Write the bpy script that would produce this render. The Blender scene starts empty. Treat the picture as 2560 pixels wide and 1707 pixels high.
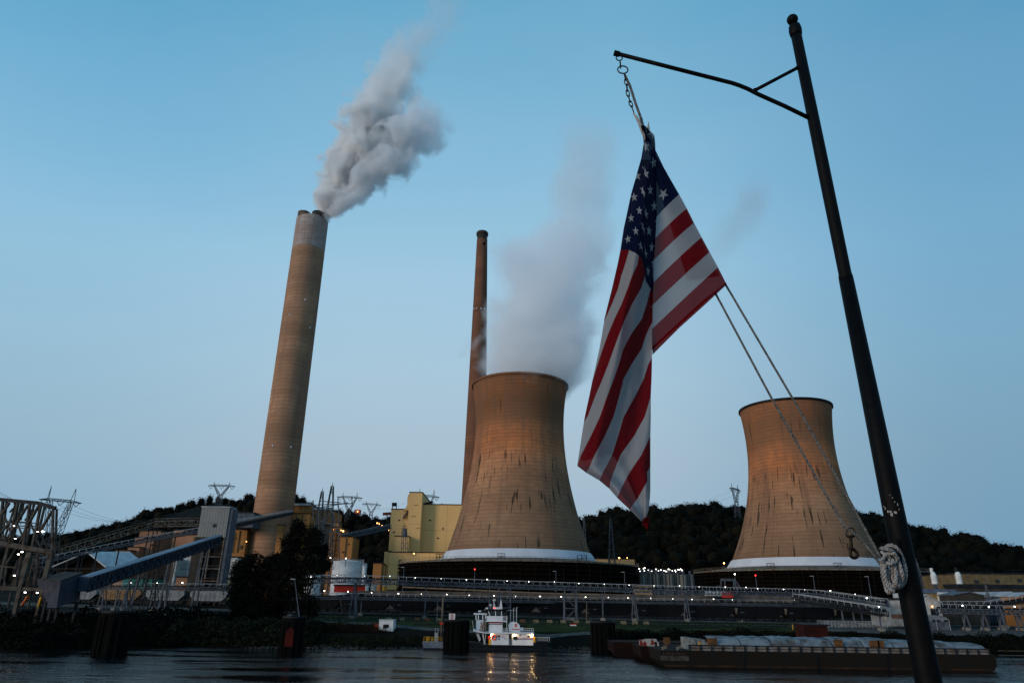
import bpy, math, random
import numpy as np
from mathutils import Vector, Matrix, noise as mnoise
random.seed(7); rng = np.random.default_rng(7)
scene = bpy.context.scene
R = math.radians
# ---------------------------------------------------------------- camera
W, H, F = 2560.0, 1707.0, 1707.0           # photograph pixels, focal length in them (24 mm)
PITCH, ROLL, EYE = R(20.7), R(0.8), 11.0
fw = Vector((0, math.cos(PITCH), math.sin(PITCH)))
up0 = Vector((0, -math.sin(PITCH), math.cos(PITCH))); rt0 = Vector((1, 0, 0))
rt = rt0*math.cos(ROLL)+up0*math.sin(ROLL); up = -rt0*math.sin(ROLL)+up0*math.cos(ROLL)
O = Vector((0, 0, EYE))
cam = bpy.data.cameras.new('camera'); cam.sensor_width = 36; cam.lens = F*36/W
cam.clip_start = 0.05; cam.clip_end = 20000
cob = bpy.data.objects.new('camera', cam); scene.collection.objects.link(cob)
cob.matrix_world = Matrix(((rt.x, up.x, -fw.x, 0), (rt.y, up.y, -fw.y, 0), (rt.z, up.z, -fw.z, EYE), (0, 0, 0, 1)))
scene.camera = cob
# ---------------------------------------------------------------- sky and light
SUN_EL, SUN_AZ = 6.0, 235.0      # low evening light, from behind the camera's left
world = bpy.data.worlds.new('World'); scene.world = world; world.use_nodes = True
wt = world.node_tree; wn, wl = wt.nodes, wt.links; wn.clear()
wo = wn.new('ShaderNodeOutputWorld'); wb = wn.new('ShaderNodeBackground')
sky = wn.new('ShaderNodeTexSky'); sky.sky_type = 'NISHITA'; sky.sun_disc = False
sky.sun_elevation = R(SUN_EL); sky.sun_rotation = R(SUN_AZ); sky.altitude = 200
sky.air_density = 1.0; sky.dust_density = 0.6; sky.ozone_density = 2.2
wtc = wn.new('ShaderNodeTexCoord'); wsx = wn.new('ShaderNodeSeparateXYZ')
wl.new(wtc.outputs['Generated'], wsx.inputs[0])
wr = wn.new('ShaderNodeValToRGB')            # dusk tint of the sky by height above the horizon
wr.color_ramp.elements[0].position = 0.0; wr.color_ramp.elements[0].color = (0.25, 0.39, 0.54, 1)
wr.color_ramp.elements[1].position = 1.0; wr.color_ramp.elements[1].color = (0.03, 0.17, 0.36, 1)
for p, c in ((0.06, (0.33, 0.465, 0.595)), (0.186, (0.395, 0.525, 0.63)), (0.30, (0.40, 0.58, 0.71)), (0.435, (0.355, 0.59, 0.765)), (0.58, (0.245, 0.51, 0.715)), (0.72, (0.140, 0.41, 0.625))):
    e = wr.color_ramp.elements.new(p); e.color = (*c, 1)
wl.new(wsx.outputs['Z'], wr.inputs[0])
wm = wn.new('ShaderNodeMix'); wm.data_type = 'RGBA'; wm.inputs[0].default_value = 0.93
wg = wn.new('ShaderNodeMix'); wg.data_type = 'RGBA'; wg.blend_type = 'MULTIPLY'; wg.inputs[0].default_value = 1
wl.new(sky.outputs[0], wg.inputs[6]); wg.inputs[7].default_value = (0.10, 0.10, 0.10, 1)
wl.new(wg.outputs[2], wm.inputs[6]); wl.new(wr.outputs[0], wm.inputs[7])
# thin high cloud
wno = wn.new('ShaderNodeTexNoise'); wno.inputs['Scale'].default_value = 2.2; wno.inputs['Detail'].default_value = 4
wmp = wn.new('ShaderNodeMapping'); wmp.inputs['Scale'].default_value = (0.8, 1, 3.0)
wl.new(wtc.outputs['Generated'], wmp.inputs[0]); wl.new(wmp.outputs[0], wno.inputs[0])
wmr = wn.new('ShaderNodeMapRange'); wmr.inputs[1].default_value = 0.45; wmr.inputs[2].default_value = 0.75
wmr.inputs[3].default_value = 0; wmr.inputs[4].default_value = 0.10
wl.new(wno.outputs[0], wmr.inputs[0])
wc = wn.new('ShaderNodeMix'); wc.data_type = 'RGBA'; wl.new(wmr.outputs[0], wc.inputs[0])
wl.new(wm.outputs[2], wc.inputs[6]); wc.inputs[7].default_value = (0.48, 0.56, 0.64, 1)
# the afterglow is behind the viewer's left; away from the middle the sky turns deeper blue
def wtint(src, sock, a, b, colour, zlo=None):
    q = wn.new('ShaderNodeMapRange'); q.interpolation_type = 'SMOOTHSTEP'; q.inputs[1].default_value = a; q.inputs[2].default_value = b; wl.new(wsx.outputs['X'], q.inputs[0]); f = q.outputs[0]
    if zlo:
        z = wn.new('ShaderNodeMapRange'); z.inputs[1].default_value = zlo[0]; z.inputs[2].default_value = zlo[1]; wl.new(wsx.outputs['Z'], z.inputs[0])
        mu_ = wn.new('ShaderNodeMath'); mu_.operation = 'MULTIPLY'; wl.new(f, mu_.inputs[0]); wl.new(z.outputs[0], mu_.inputs[1]); f = mu_.outputs[0]
    t = wn.new('ShaderNodeMix'); t.data_type = 'RGBA'; t.blend_type = 'MULTIPLY'; wl.new(f, t.inputs[0]); wl.new(sock, t.inputs[6]); t.inputs[7].default_value = (*colour, 1)
    return t.outputs[2]
so_ = wtint(None, wc.outputs[2], .10, .60, (.52, .70, .80))
so_ = wtint(None, so_, -.08, -.50, (.66, .86, .93), (.40, .72))
so_ = wtint(None, so_, -.20, -.62, (.80, .92, .97))
wv = wn.new('ShaderNodeVectorMath'); wv.operation = 'SCALE'; wl.new(so_, wv.inputs[0]); wv.inputs['Scale'].default_value = 1.03
wl.new(wv.outputs[0], wb.inputs[0]); wb.inputs[1].default_value = 1.0
wl.new(wb.outputs[0], wo.inputs[0])
sl = bpy.data.lights.new('sun', 'SUN'); sl.energy = 1.8; sl.angle = R(22); sl.color = (1.0, 0.83, 0.68)
so = bpy.data.objects.new('sun', sl); scene.collection.objects.link(so)
az = R(SUN_AZ); sd = Vector((math.sin(az)*math.cos(R(12)), math.cos(az)*math.cos(R(12)), math.sin(R(12))))
so.rotation_euler = sd.to_track_quat('Z', 'Y').to_euler()
scene.view_settings.view_transform = 'Standard'; scene.view_settings.look = 'None'
scene.view_settings.exposure = 0.0; scene.view_settings.gamma = 1.0
scene.render.engine = 'CYCLES'
cy = scene.cycles
cy.use_denoising = True; cy.use_adaptive_sampling = True; cy.adaptive_threshold = 0.02
cy.max_bounces = 8; cy.diffuse_bounces = 2; cy.glossy_bounces = 3; cy.transmission_bounces = 4
cy.transparent_max_bounces = 12; cy.volume_bounces = 5; cy.volume_step_rate = 0.06; cy.volume_max_steps = 512
cy.sample_clamp_indirect = 4
# ---------------------------------------------------------------- helpers
def at(x, y, Y):
    d = fw + rt*((x-W/2)/F) - up*((y-H/2)/F)
    return O + d*(Y/d.y)
def proj(p):
    d = Vector(p)-O; z = d.dot(fw)
    return W/2+F*d.dot(rt)/z, H/2-F*d.dot(up)/z
def ztop(p, y):
    lo, hi = -40.0, 900.0
    for _ in range(50):
        m = (lo+hi)/2
        if proj((p[0], p[1], m))[1] > y: lo = m
        else: hi = m
    return lo
def hor(x): return proj((0, 0, 0)) if False else (H/2 + F*math.tan(PITCH)/1.0*1.0 + (x-W/2)*math.tan(ROLL))
def mat(name, col, col2=None, rough=.85, scale=.5, detail=4, metal=0.0, bump=0.0, stretch=(1, 1, 1), lo=.35, hi=.65, spec=.12, transl=0):
    m = bpy.data.materials.new(name); m.use_nodes = True
    n, l = m.node_tree.nodes, m.node_tree.links; b = n['Principled BSDF']
    if col2 is None: col2 = tuple(c*.62 for c in col)
    tc = n.new('ShaderNodeTexCoord'); mp = n.new('ShaderNodeMapping'); mp.inputs['Scale'].default_value = stretch
    no = n.new('ShaderNodeTexNoise'); no.inputs['Scale'].default_value = scale; no.inputs['Detail'].default_value = detail
    r = n.new('ShaderNodeValToRGB'); r.color_ramp.elements[0].position = lo; r.color_ramp.elements[1].position = hi
    r.color_ramp.elements[0].color = (*col2, 1); r.color_ramp.elements[1].color = (*col, 1)
    l.new(tc.outputs['Object'], mp.inputs[0]); l.new(mp.outputs[0], no.inputs[0]); l.new(no.outputs[0], r.inputs[0])
    l.new(r.outputs[0], b.inputs['Base Color'])
    b.inputs['Roughness'].default_value = rough; b.inputs['Metallic'].default_value = metal
    b.inputs['Specular IOR Level'].default_value = spec
    if bump:
        bp = n.new('ShaderNodeBump'); bp.inputs['Strength'].default_value = bump; bp.inputs['Distance'].default_value = .1
        l.new(no.outputs[0], bp.inputs['Height']); l.new(bp.outputs[0], b.inputs['Normal'])
    m['ramp'] = r.name
    return m
def emis(name, col, s):
    m = bpy.data.materials.new(name); m.use_nodes = True
    b = m.node_tree.nodes['Principled BSDF']; b.inputs['Base Color'].default_value = (*[min(1, c) for c in col], 1)
    b.inputs['Emission Color'].default_value = (*col, 1); b.inputs['Emission Strength'].default_value = s
    return m
def tag(o, label=None, cat=None, group=None, kind=None):
    if label: o['label'] = label
    if cat: o['category'] = cat
    if group: o['group'] = group
    if kind: o['kind'] = kind
    return o
def thing(name, label, cat, loc=(0, 0, 0), group=None):
    o = bpy.data.objects.new(name, None); scene.collection.objects.link(o); o.location = loc
    o.empty_display_size = .5
    return tag(o, label, cat, group)
ROOT = {}
def rootloc(p):
    while p.parent: p = p.parent
    return Vector(p.location)
class MB:
    def __init__(s): s.v = []; s.f = []; s.m = []
    def add(s, vs, fs, mi=0):
        k = len(s.v); s.v += [tuple(v) for v in vs]
        s.f += [tuple(i+k for i in f) for f in fs]; s.m += [mi]*len(fs); return s
    def hexa(s, p, mi=0):   # p: 4 bottom (ccw), 4 top
        return s.add(p, [(3, 2, 1, 0), (4, 5, 6, 7), (0, 1, 5, 4), (1, 2, 6, 5), (2, 3, 7, 6), (3, 0, 4, 7)], mi)
    def box(s, x0, x1, y0, y1, z0, z1, mi=0):
        return s.hexa([(x0, y0, z0), (x1, y0, z0), (x1, y1, z0), (x0, y1, z0), (x0, y0, z1), (x1, y0, z1), (x1, y1, z1), (x0, y1, z1)], mi)
    def bar(s, p, q, w, h=None, mi=0):
        p, q = Vector(p), Vector(q); h = h or w; d = (q-p)
        if d.length < 1e-6: return s
        d.normalize(); u = d.cross(Vector((0, 0, 1)))
        if u.length < 1e-3: u = Vector((1, 0, 0))
        u.normalize(); n = u.cross(d).normalized(); u = u*(w/2); n = n*(h/2)
        return s.hexa([p-u-n, p+u-n, q+u-n, q-u-n, p-u+n, p+u+n, q+u+n, q-u+n], mi)
    def tube(s, pts, r, n=8, mi=0, cap=True):
        pts = [Vector(p) for p in pts]; rs = r if isinstance(r, (list, tuple)) else [r]*len(pts)
        k0 = len(s.v); u = None
        for i, p in enumerate(pts):
            d = (pts[min(i+1, len(pts)-1)]-pts[max(i-1, 0)]).normalized()
            if u is None:
                u = d.cross(Vector((0, 0, 1)))
                if u.length < 1e-3: u = d.cross(Vector((1, 0, 0)))
            u = (u-d*u.dot(d)).normalized(); w = d.cross(u)
            for j in range(n):
                a = 2*math.pi*j/n; s.v.append(tuple(p+(u*math.cos(a)+w*math.sin(a))*rs[i]))
        for i in range(len(pts)-1):
            for j in range(n):
                a, b = k0+i*n+j, k0+i*n+(j+1) % n
                s.f.append((a, b, b+n, a+n)); s.m.append(mi)
        if cap:
            s.f.append(tuple(k0+j for j in range(n))[::-1]); s.f.append(tuple(k0+(len(pts)-1)*n+j for j in range(n))); s.m += [mi, mi]
        return s
    def lathe(s, prof, c, n=32, mi=0, closed=False):
        k0 = len(s.v); m = len(prof)
        for r, z in prof:
            for j in range(n):
                a = 2*math.pi*j/n; s.v.append((c[0]+r*math.cos(a), c[1]+r*math.sin(a), c[2]+z))
        for i in range(m if closed else m-1):
            for j in range(n):
                a = k0+i*n+j; b = k0+i*n+(j+1) % n; i2 = (i+1) % m; a2 = k0+i2*n+j; b2 = k0+i2*n+(j+1) % n
                s.f.append((a, b, b2, a2)); s.m.append(mi)
        return s
    def cyl(s, c, r, h, n=16, mi=0, r2=None):
        r2 = r if r2 is None else r2
        s.lathe([(r, 0), (r2, h)], c, n, mi); k = len(s.v)
        s.f.append(tuple(range(k-2*n, k-n))[::-1]); s.f.append(tuple(range(k-n, k))); s.m += [mi, mi]; return s
    def ball(s, c, r, n=8, mi=0, sq=(1, 1, 1)):
        k0 = len(s.v); c = Vector(c); rings = n
        s.v.append((c.x, c.y, c.z-r*sq[2]))
        for i in range(1, rings):
            t = math.pi*i/rings
            for j in range(n*2):
                a = math.pi*j/n
                s.v.append((c.x+r*sq[0]*math.sin(t)*math.cos(a), c.y+r*sq[1]*math.sin(t)*math.sin(a), c.z-r*sq[2]*math.cos(t)))
        s.v.append((c.x, c.y, c.z+r*sq[2])); N = 2*n
        for j in range(N): s.f.append((k0, k0+1+(j+1) % N, k0+1+j)); s.m.append(mi)
        for i in range(rings-2):
            for j in range(N):
                a = k0+1+i*N+j; b = k0+1+i*N+(j+1) % N
                s.f.append((a, b, b+N, a+N)); s.m.append(mi)
        e = len(s.v)-1
        for j in range(N): s.f.append((e-N+j, e-N+(j+1) % N, e)); s.m.append(mi)
        return s
    def pbox(s, x0, x1, y0, y1, Y, d, mi=0):   # a box whose front face shows at these pixels, d deep
        ym, xm = (y0+y1)/2, (x0+x1)/2
        X0, X1 = at(x0, ym, Y).x, at(x1, ym, Y).x
        b = at(xm, y1, Y); z1 = ztop(b, y0)
        return s.box(X0, X1, Y, Y+d, b.z, z1, mi)
    def prism(s, pts, v, mi=0):    # closed outline swept by v
        pts = [Vector(p) for p in pts]; v = Vector(v); n = len(pts)
        return s.add(pts+[p+v for p in pts], [tuple(range(n))[::-1], tuple(range(n, 2*n))]+[(i, (i+1) % n, n+(i+1) % n, n+i) for i in range(n)], mi)
    def build(s, name, mats, parent=None, origin=None, smooth=False):
        me = bpy.data.meshes.new(name)
        off = rootloc(parent) if parent is not None else Vector(origin or (0, 0, 0))
        me.from_pydata([(v[0]-off.x, v[1]-off.y, v[2]-off.z) for v in s.v], [], s.f)
        if not isinstance(mats, (list, tuple)): mats = [mats]
        for m in mats: me.materials.append(m)
        if len(mats) > 1: me.polygons.foreach_set('material_index', s.m)
        if smooth: me.polygons.foreach_set('use_smooth', [True]*len(s.f))
        me.update()
        o = bpy.data.objects.new(name, me); scene.collection.objects.link(o)
        if parent is not None: o.parent = parent
        else: o.location = off
        return o
def fast(name, V, Fc, m, parent=None, smooth=False):
    me = bpy.data.meshes.new(name); V = np.asarray(V, np.float32); Fc = np.asarray(Fc, np.int32)
    if parent is not None: V = V-np.array(rootloc(parent), np.float32)
    k = Fc.shape[1]
    me.vertices.add(len(V)); me.vertices.foreach_set('co', V.ravel())
    me.loops.add(Fc.size); me.loops.foreach_set('vertex_index', Fc.ravel())
    me.polygons.add(len(Fc)); me.polygons.foreach_set('loop_start', np.arange(0, Fc.size, k, dtype=np.int32))
    if smooth: me.polygons.foreach_set('use_smooth', np.ones(len(Fc), bool))
    me.materials.append(m); me.update(calc_edges=True); me.validate()
    o = bpy.data.objects.new(name, me); scene.collection.objects.link(o)
    if parent is not None: o.parent = parent
    return o
def children(o): return [c for c in scene.collection.objects if c.parent == o]
def dup(root, loc, label, group=None):
    r = root.copy(); scene.collection.objects.link(r); r.location = loc; r['label'] = label
    if group: r['group'] = group
    for ch in list(root.children):
        c = ch.copy(); scene.collection.objects.link(c); c.parent = r
        for g in list(ch.children):
            d = g.copy(); scene.collection.objects.link(d); d.parent = c
    return r
def lerp(tab, x):
    if x <= tab[0][0]: return tab[0][1]
    for (a, p), (b, q) in zip(tab, tab[1:]):
        if x <= b: return p+(q-p)*(x-a)/(b-a)
    return tab[-1][1]
def nz(*a): return mnoise.noise(Vector(a))
# ---------------------------------------------------------------- materials
M = {}
M['black_steel'] = mat('black_steel', (.0010, .0012, .002), (.0025, .002, .002), .6, 8, bump=.1, spec=.09)
M['dark_steel'] = mat('dark_steel', (.018, .021, .027), (.009, .010, .013), .6, .6)
M['grey_steel'] = mat('grey_steel', (.095, .11, .135), (.05, .058, .072), .6, .6)
M['blue_steel'] = mat('blue_steel', (.10, .14, .20), (.05, .07, .11), .55, .5)
M['pale_steel'] = mat('pale_steel', (.36, .38, .40), (.24, .26, .28), .6, .4)
M['rusty_steel'] = mat('rusty_steel', (.14, .13, .11), (.09, .045, .025), .8, .7, lo=.38, hi=.55)
M['white'] = mat('white_paint', (.62, .63, .64), (.45, .46, .48), .6, .35)
M['dirty_white'] = mat('dirty_white_paint', (.48, .48, .46), (.26, .24, .22), .7, .5)
M['black'] = mat('black_paint', (.008, .009, .011), (.004, .004, .005), .6, .5)
M['dark_window'] = mat('dark_window_glass', (.012, .014, .018), (.006, .008, .01), .12, .5, spec=.5)
M['yellow_wall'] = mat('yellow_sheet_wall', (.90, .54, .22), (.82, .48, .19), .75, .06, stretch=(1, 1, .5), lo=.3, hi=.7)
M['orange_wall'] = mat('ochre_sheet_wall', (.36, .165, .052), (.28, .125, .040), .8, .07, stretch=(1, 1, .3))
M['salmon_wall'] = mat('salmon_sheet_wall', (.33, .17, .10), (.26, .13, .075), .8, .1)
M['brown_wall'] = mat('brown_wall', (.12, .085, .06), (.07, .05, .04), .85, .15)
M['concrete'] = mat('concrete', (.22, .20, .175), (.13, .12, .105), .9, .3, 6)
M['dark_concrete'] = mat('dark_concrete', (.05, .044, .038), (.028, .025, .022), .9, .4, 6)
M['red'] = mat('red_paint', (.50, .035, .018), (.35, .02, .012), .6, .5)
M['yellow'] = mat('yellow_paint', (.60, .30, .02), (.42, .2, .02), .6, .6)
M['orange'] = mat('orange_paint', (.55, .12, .02), (.4, .09, .02), .6, .6)
M['teal'] = mat('teal_paint', (.04, .21, .18), (.03, .15, .13), .7, .4)
M['roof_white'] = mat('white_roof_edge', (.6, .62, .64), None, .6, .4)
M['lamp_white'] = emis('white_lamp_glow', (1.0, .93, .80), 11)
M['lamp_orange'] = emis('orange_lamp_glow', (1.0, .38, .10), 16)
M['lamp_red'] = emis('red_lamp_glow', (1.0, .03, .02), 5)
M['lamp_green'] = emis('pale_green_lamp_glow', (.75, 1.0, .85), 22)
M['rope'] = mat('grey_rope_fibre', (.34, .33, .32), (.15, .14, .14), .95, 60, bump=.3)
M['chain'] = mat('galvanised_chain', (.05, .045, .04), (.025, .018, .014), .5, 30, metal=.6)
M['brass'] = mat('worn_brass_snap', (.035, .02, .011), (.014, .008, .006), .5, 40, metal=.5)
M['leaf_dark'] = mat('dark_leaves', (.004, .0055, .003), (.002, .0028, .002), .9, .25, spec=.1)
M['leaf'] = mat('green_leaves', (.012, .018, .006), (.003, .004, .0025), .85, .8, spec=.15)
M['leaf_forest'] = mat('forest_leaves', (.0095, .0082, .0045), (.0022, .0030, .0022), .95, .05, 6, spec=.05, lo=.4, hi=.62)
M['bark'] = mat('bark', (.03, .025, .02), None, .95, 3)
# ---------------------------------------------------------------- terrain
RIDGE = [(-600, 1345), (-200, 1345), (60, 1336), (138, 1331), (197, 1326), (241, 1316), (287, 1300), (333, 1291), (358, 1274), (395, 1266), (436, 1259), (460, 1251),
 (492, 1243), (542, 1233), (565, 1233), (577, 1250), (607, 1234), (639, 1230), (690, 1226), (735, 1231), (763, 1243), (776, 1255), (790, 1266), (827, 1272), (860, 1269), (887, 1272), (917, 1286),
 (952, 1289), (1010, 1283), (1096, 1262), (1135, 1255), (1250, 1262), (1400, 1285), (1448, 1290), (1490, 1281), (1508, 1277), (1535, 1268), (1558, 1270), (1637, 1258), (1664, 1263), (1708, 1256),
 (1742, 1257), (1780, 1249), (1803, 1255), (1856, 1263), (1950, 1262), (2050, 1265), (2118, 1271), (2192, 1277), (2261, 1301), (2302, 1310), (2359, 1321), (2380, 1334), (2391, 1326), (2449, 1335),
 (2476, 1355), (2513, 1362), (2536, 1360), (2560, 1371), (2700, 1400), (3200, 1430)]
YR = 900.0
_rt = []
for px, py in RIDGE:
    p = at(px, py, YR); _rt.append((p.x/YR, p.z-11))
def shore(X): return lerp([(-200, 148), (-98, 150), (-72, 170), (0, 175), (60, 180), (400, 182)], X) + 1.2*nz(X*.08, 3, 0)
def plant(X): return lerp([(-90, 9.5), (-55, 13)], X)
def gz(X, Y):
    s = shore(X); d = Y-s
    if d < 0: return max(-4, d*.4)
    z = lerp([(0, 0), (2, .7), (8, 2.7), (20, 4.8), (50, 5.5), (62, 6.1), (118, 6.4)], d)
    if Y > 284:
        zp = plant(X)
        z = zp if Y < 470 else zp
        if Y > 450:
            t = min(1, (Y-450)/(YR-450)); zr = lerp(_rt, X/Y) if Y < YR else lerp(_rt, X/YR)
            t = t*t*(3-2*t)*.35+t*.65
            z = zp+(zr-zp)*t + 4*nz(X*.02, Y*.02, 5)*t*(1-t)*4
            if Y > YR: z = zr-(Y-YR)*.05
    elif X < -55 and Y > 245:
        z += (plant(X)-z)*min(1, (Y-245)/39)
    return z
def leaf_forest_ground(): pass
Ys = list(np.arange(96, 200, 3.0))+list(np.arange(200, 283.9, 6))+[283.9, 284.1]+list(np.arange(290, 450, 20))+list(np.arange(450, 960, 15))+[1000, 1100, 1400, 2000, 4000]
qs = np.linspace(-1.35, 1.35, 170)
V = []; 
for Y in Ys:
    for q in qs:
        X = q*max(Y, 260)*1.0 if Y < 260 else q*Y
        V.append((X, Y, gz(X, Y)))
n = len(qs); Fc = [(i*n+j, i*n+j+1, (i+1)*n+j+1, (i+1)*n+j) for i in range(len(Ys)-1) for j in range(n-1)]
mg = mat('riverbank_ground', (.0035, .0045, .0025), (.006, .0045, .003), .95, .12, 6, spec=.05)
g = fast('ground', V, Fc, mg, smooth=False); tag(g, kind='structure')
nb = MB().box(-60, 60, -25, 7.5, 8.2, 9.4)
tag(nb.build('near_bank', M['dark_concrete']), kind='structure')
# water
mw = bpy.data.materials.new('river_water'); mw.use_nodes = True
n_, l_ = mw.node_tree.nodes, mw.node_tree.links; b_ = n_['Principled BSDF']
b_.inputs['Base Color'].default_value = (.003, .004, .0045, 1); b_.inputs['Roughness'].default_value = .07
b_.inputs['IOR'].default_value = 1.33; b_.inputs['Specular IOR Level'].default_value = .5
tc = n_.new('ShaderNodeTexCoord'); prev = None
# wind patches: long streaks of rippled and calm water
mp = n_.new('ShaderNodeMapping'); mp.inputs['Scale'].default_value = (.022, .16, 1); no = n_.new('ShaderNodeTexNoise'); no.inputs['Scale'].default_value = 1; no.inputs['Detail'].default_value = 4; no.inputs['Roughness'].default_value = .6
pr_ = n_.new('ShaderNodeMapRange'); pr_.inputs[1].default_value = .40; pr_.inputs[2].default_value = .60; pr_.inputs[3].default_value = .12; pr_.inputs[4].default_value = 1
l_.new(tc.outputs['Object'], mp.inputs[0]); l_.new(mp.outputs[0], no.inputs[0]); l_.new(no.outputs[0], pr_.inputs[0])
for sc_, st, dist in (((.25, .55, 1), .8, .55), ((.8, 1.7, 1), 1.0, .28), ((2.6, 4.2, 1), 1.0, .09)):
    mp = n_.new('ShaderNodeMapping'); mp.inputs['Scale'].default_value = sc_
    no = n_.new('ShaderNodeTexNoise'); no.inputs['Scale'].default_value = 1; no.inputs['Detail'].default_value = 3
    bp = n_.new('ShaderNodeBump'); bp.inputs['Distance'].default_value = dist
    l_.new(pr_.outputs[0], bp.inputs['Strength'])
    l_.new(tc.outputs['Object'], mp.inputs[0]); l_.new(mp.outputs[0], no.inputs[0]); l_.new(no.outputs[0], bp.inputs['Height'])
    if prev: l_.new(prev.outputs[0], bp.inputs['Normal'])
    prev = bp
l_.new(prev.outputs[0], b_.inputs['Normal'])
wat = fast('water', [(-900, 7.6, 0), (900, 7.6, 0), (900, 190, 0), (-900, 190, 0)], [(0, 1, 2, 3)], mw); tag(wat, kind='structure')
# paths and strips on the bank, draped sheets
def strip(name, m, pts, w, lift=.05, kind='structure'):
    V = []; Fc = []; P = []
    for (a, b), (c, d) in zip(pts, pts[1:]):
        k = max(2, int(math.hypot(c-a, d-b)/4))
        for i in range(k): P.append((a+(c-a)*i/k, b+(d-b)*i/k))
    P.append(pts[-1])
    for i, (x, y) in enumerate(P):
        ww = w(x) if callable(w) else w
        for j in range(5):
            yy = y+ww*(j/4-.5); V.append((x, yy, gz(x, yy)+lift+.02*j*0))
    for i in range(len(P)-1):
        for j in range(4): a = i*5+j; Fc.append((a, a+5, a+6, a+1))
    return tag(fast(name, V, Fc, m), kind=kind)
m_gravel = mat('gravel', (.085, .085, .08), (.04, .04, .038), .95, .6, 8, spec=.1)
m_grass = mat('short_grass', (.024, .036, .009), (.012, .018, .006), .95, .25, 8, spec=.05)
strip('riverside_road', m_gravel, [(-130, 206), (-40, 208), (40, 210), (90, 210), (190, 206)], 4.5, .09)
strip('track_ballast', m_gravel, [(-200, 262), (-60, 240), (60, 228), (260, 216)], 9, .10)
strip('boat_ramp_path', m_gravel, [(-50, 196), (-32, 190), (-8, 186), (10, 184), (24, 189)], 3.2, .07)
strip('gravel_yard', m_gravel, [(78, 203), (100, 200), (150, 198), (230, 198)], 11, .13)
strip('mown_grass', m_grass, [(-64, 197), (-20, 196), (40, 197), (84, 196)], 17, .05)
strip('trackside_grass', m_grass, [(-64, 218), (60, 219), (130, 219)], 15, .05)
# ---------------------------------------------------------------- forest on the hills
def blob(rad, lev=1, seed=0):
    import bmesh
    bm = bmesh.new(); bmesh.ops.create_icosphere(bm, subdivisions=lev, radius=1)
    v = np.array([x.co[:] for x in bm.verts]); f = np.array([[q.index for q in p.verts] for p in bm.faces]); bm.free()
    rr = np.random.default_rng(seed); v = v*(1+rr.uniform(-.34, .3, (len(v), 1)))*rad
    return v, f
def quads(cent, nrm_jit, size, rg):
    n = len(cent); a = rg.normal(size=(n, 3)); a /= np.linalg.norm(a, axis=1)[:, None]
    b = rg.normal(size=(n, 3)); b -= a*(a*b).sum(1)[:, None]; b /= np.linalg.norm(b, axis=1)[:, None]
    s = np.asarray(size).reshape(-1, 1)*np.ones((n, 1)); a = a*s; b = b*s*.8
    V = np.stack([cent-a, cent-b*.6, cent+a, cent+b*.7], 1).reshape(-1, 3)
    return V, np.arange(4*n).reshape(n, 4)
FV, FF, QV = [], [], []; base = 0
variants = [blob(1, 2, s) for s in range(6)]
def forest_tree(x, y, z, h, w, nl):
    global base
    v, f = variants[rng.integers(6)]; an = rng.uniform(0, 6.28); c, s = math.cos(an), math.sin(an)
    vv = np.empty_like(v); vv[:, 0] = (v[:, 0]*c-v[:, 1]*s)*w*.72; vv[:, 1] = (v[:, 0]*s+v[:, 1]*c)*w*.72; vv[:, 2] = v[:, 2]*h*.40
    FV.append(vv+np.array([x, y, z+h*.5])); FF.append(f+base); base += len(v)
    p = rng.normal(size=(nl, 3)); p /= np.linalg.norm(p, axis=1)[:, None]; p *= rng.uniform(.6, 1.25, (nl, 1))
    QV.append(p*np.array([w, w, h*.52])+np.array([x, y, z+h*.5]))
cnt = 0
for row, Y in enumerate(np.arange(520, 935, 13)):
    step = 13/ Y
    for q in np.arange(-.95, .95, step):
        qq = q+rng.uniform(-.45, .45)*step; y = Y+rng.uniform(-6, 6); x = qq*y
        px, py = proj((x, y, gz(x, y)))
        if px < -120 or px > 2700 or 400 < px < 600 and 1245 < py < 1330 and Y < 860: continue
        near = Y > 830
        h = rng.uniform(10, 19) if not near else rng.uniform(6, 13)*(1.25 if rng.random() < .15 else 1)
        forest_tree(x, y, gz(x, y)-1.5, h, h*rng.uniform(.34, .5), 300 if near else 80); cnt += 1
print('forest trees', cnt)
fr = fast('forest', np.concatenate(FV), np.concatenate(FF), M['leaf_forest'])
q, f4 = quads(np.concatenate(QV), 0, rng.uniform(.35, .95, sum(map(len, QV))), rng)
fl = fast('forest_foliage', q, f4, M['leaf_forest']); 
tag(fr, 'dark dense forest covering the hills behind the power station', 'forest', kind='stuff')
fl.parent = fr; fl['kind'] = 'stuff'
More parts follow.
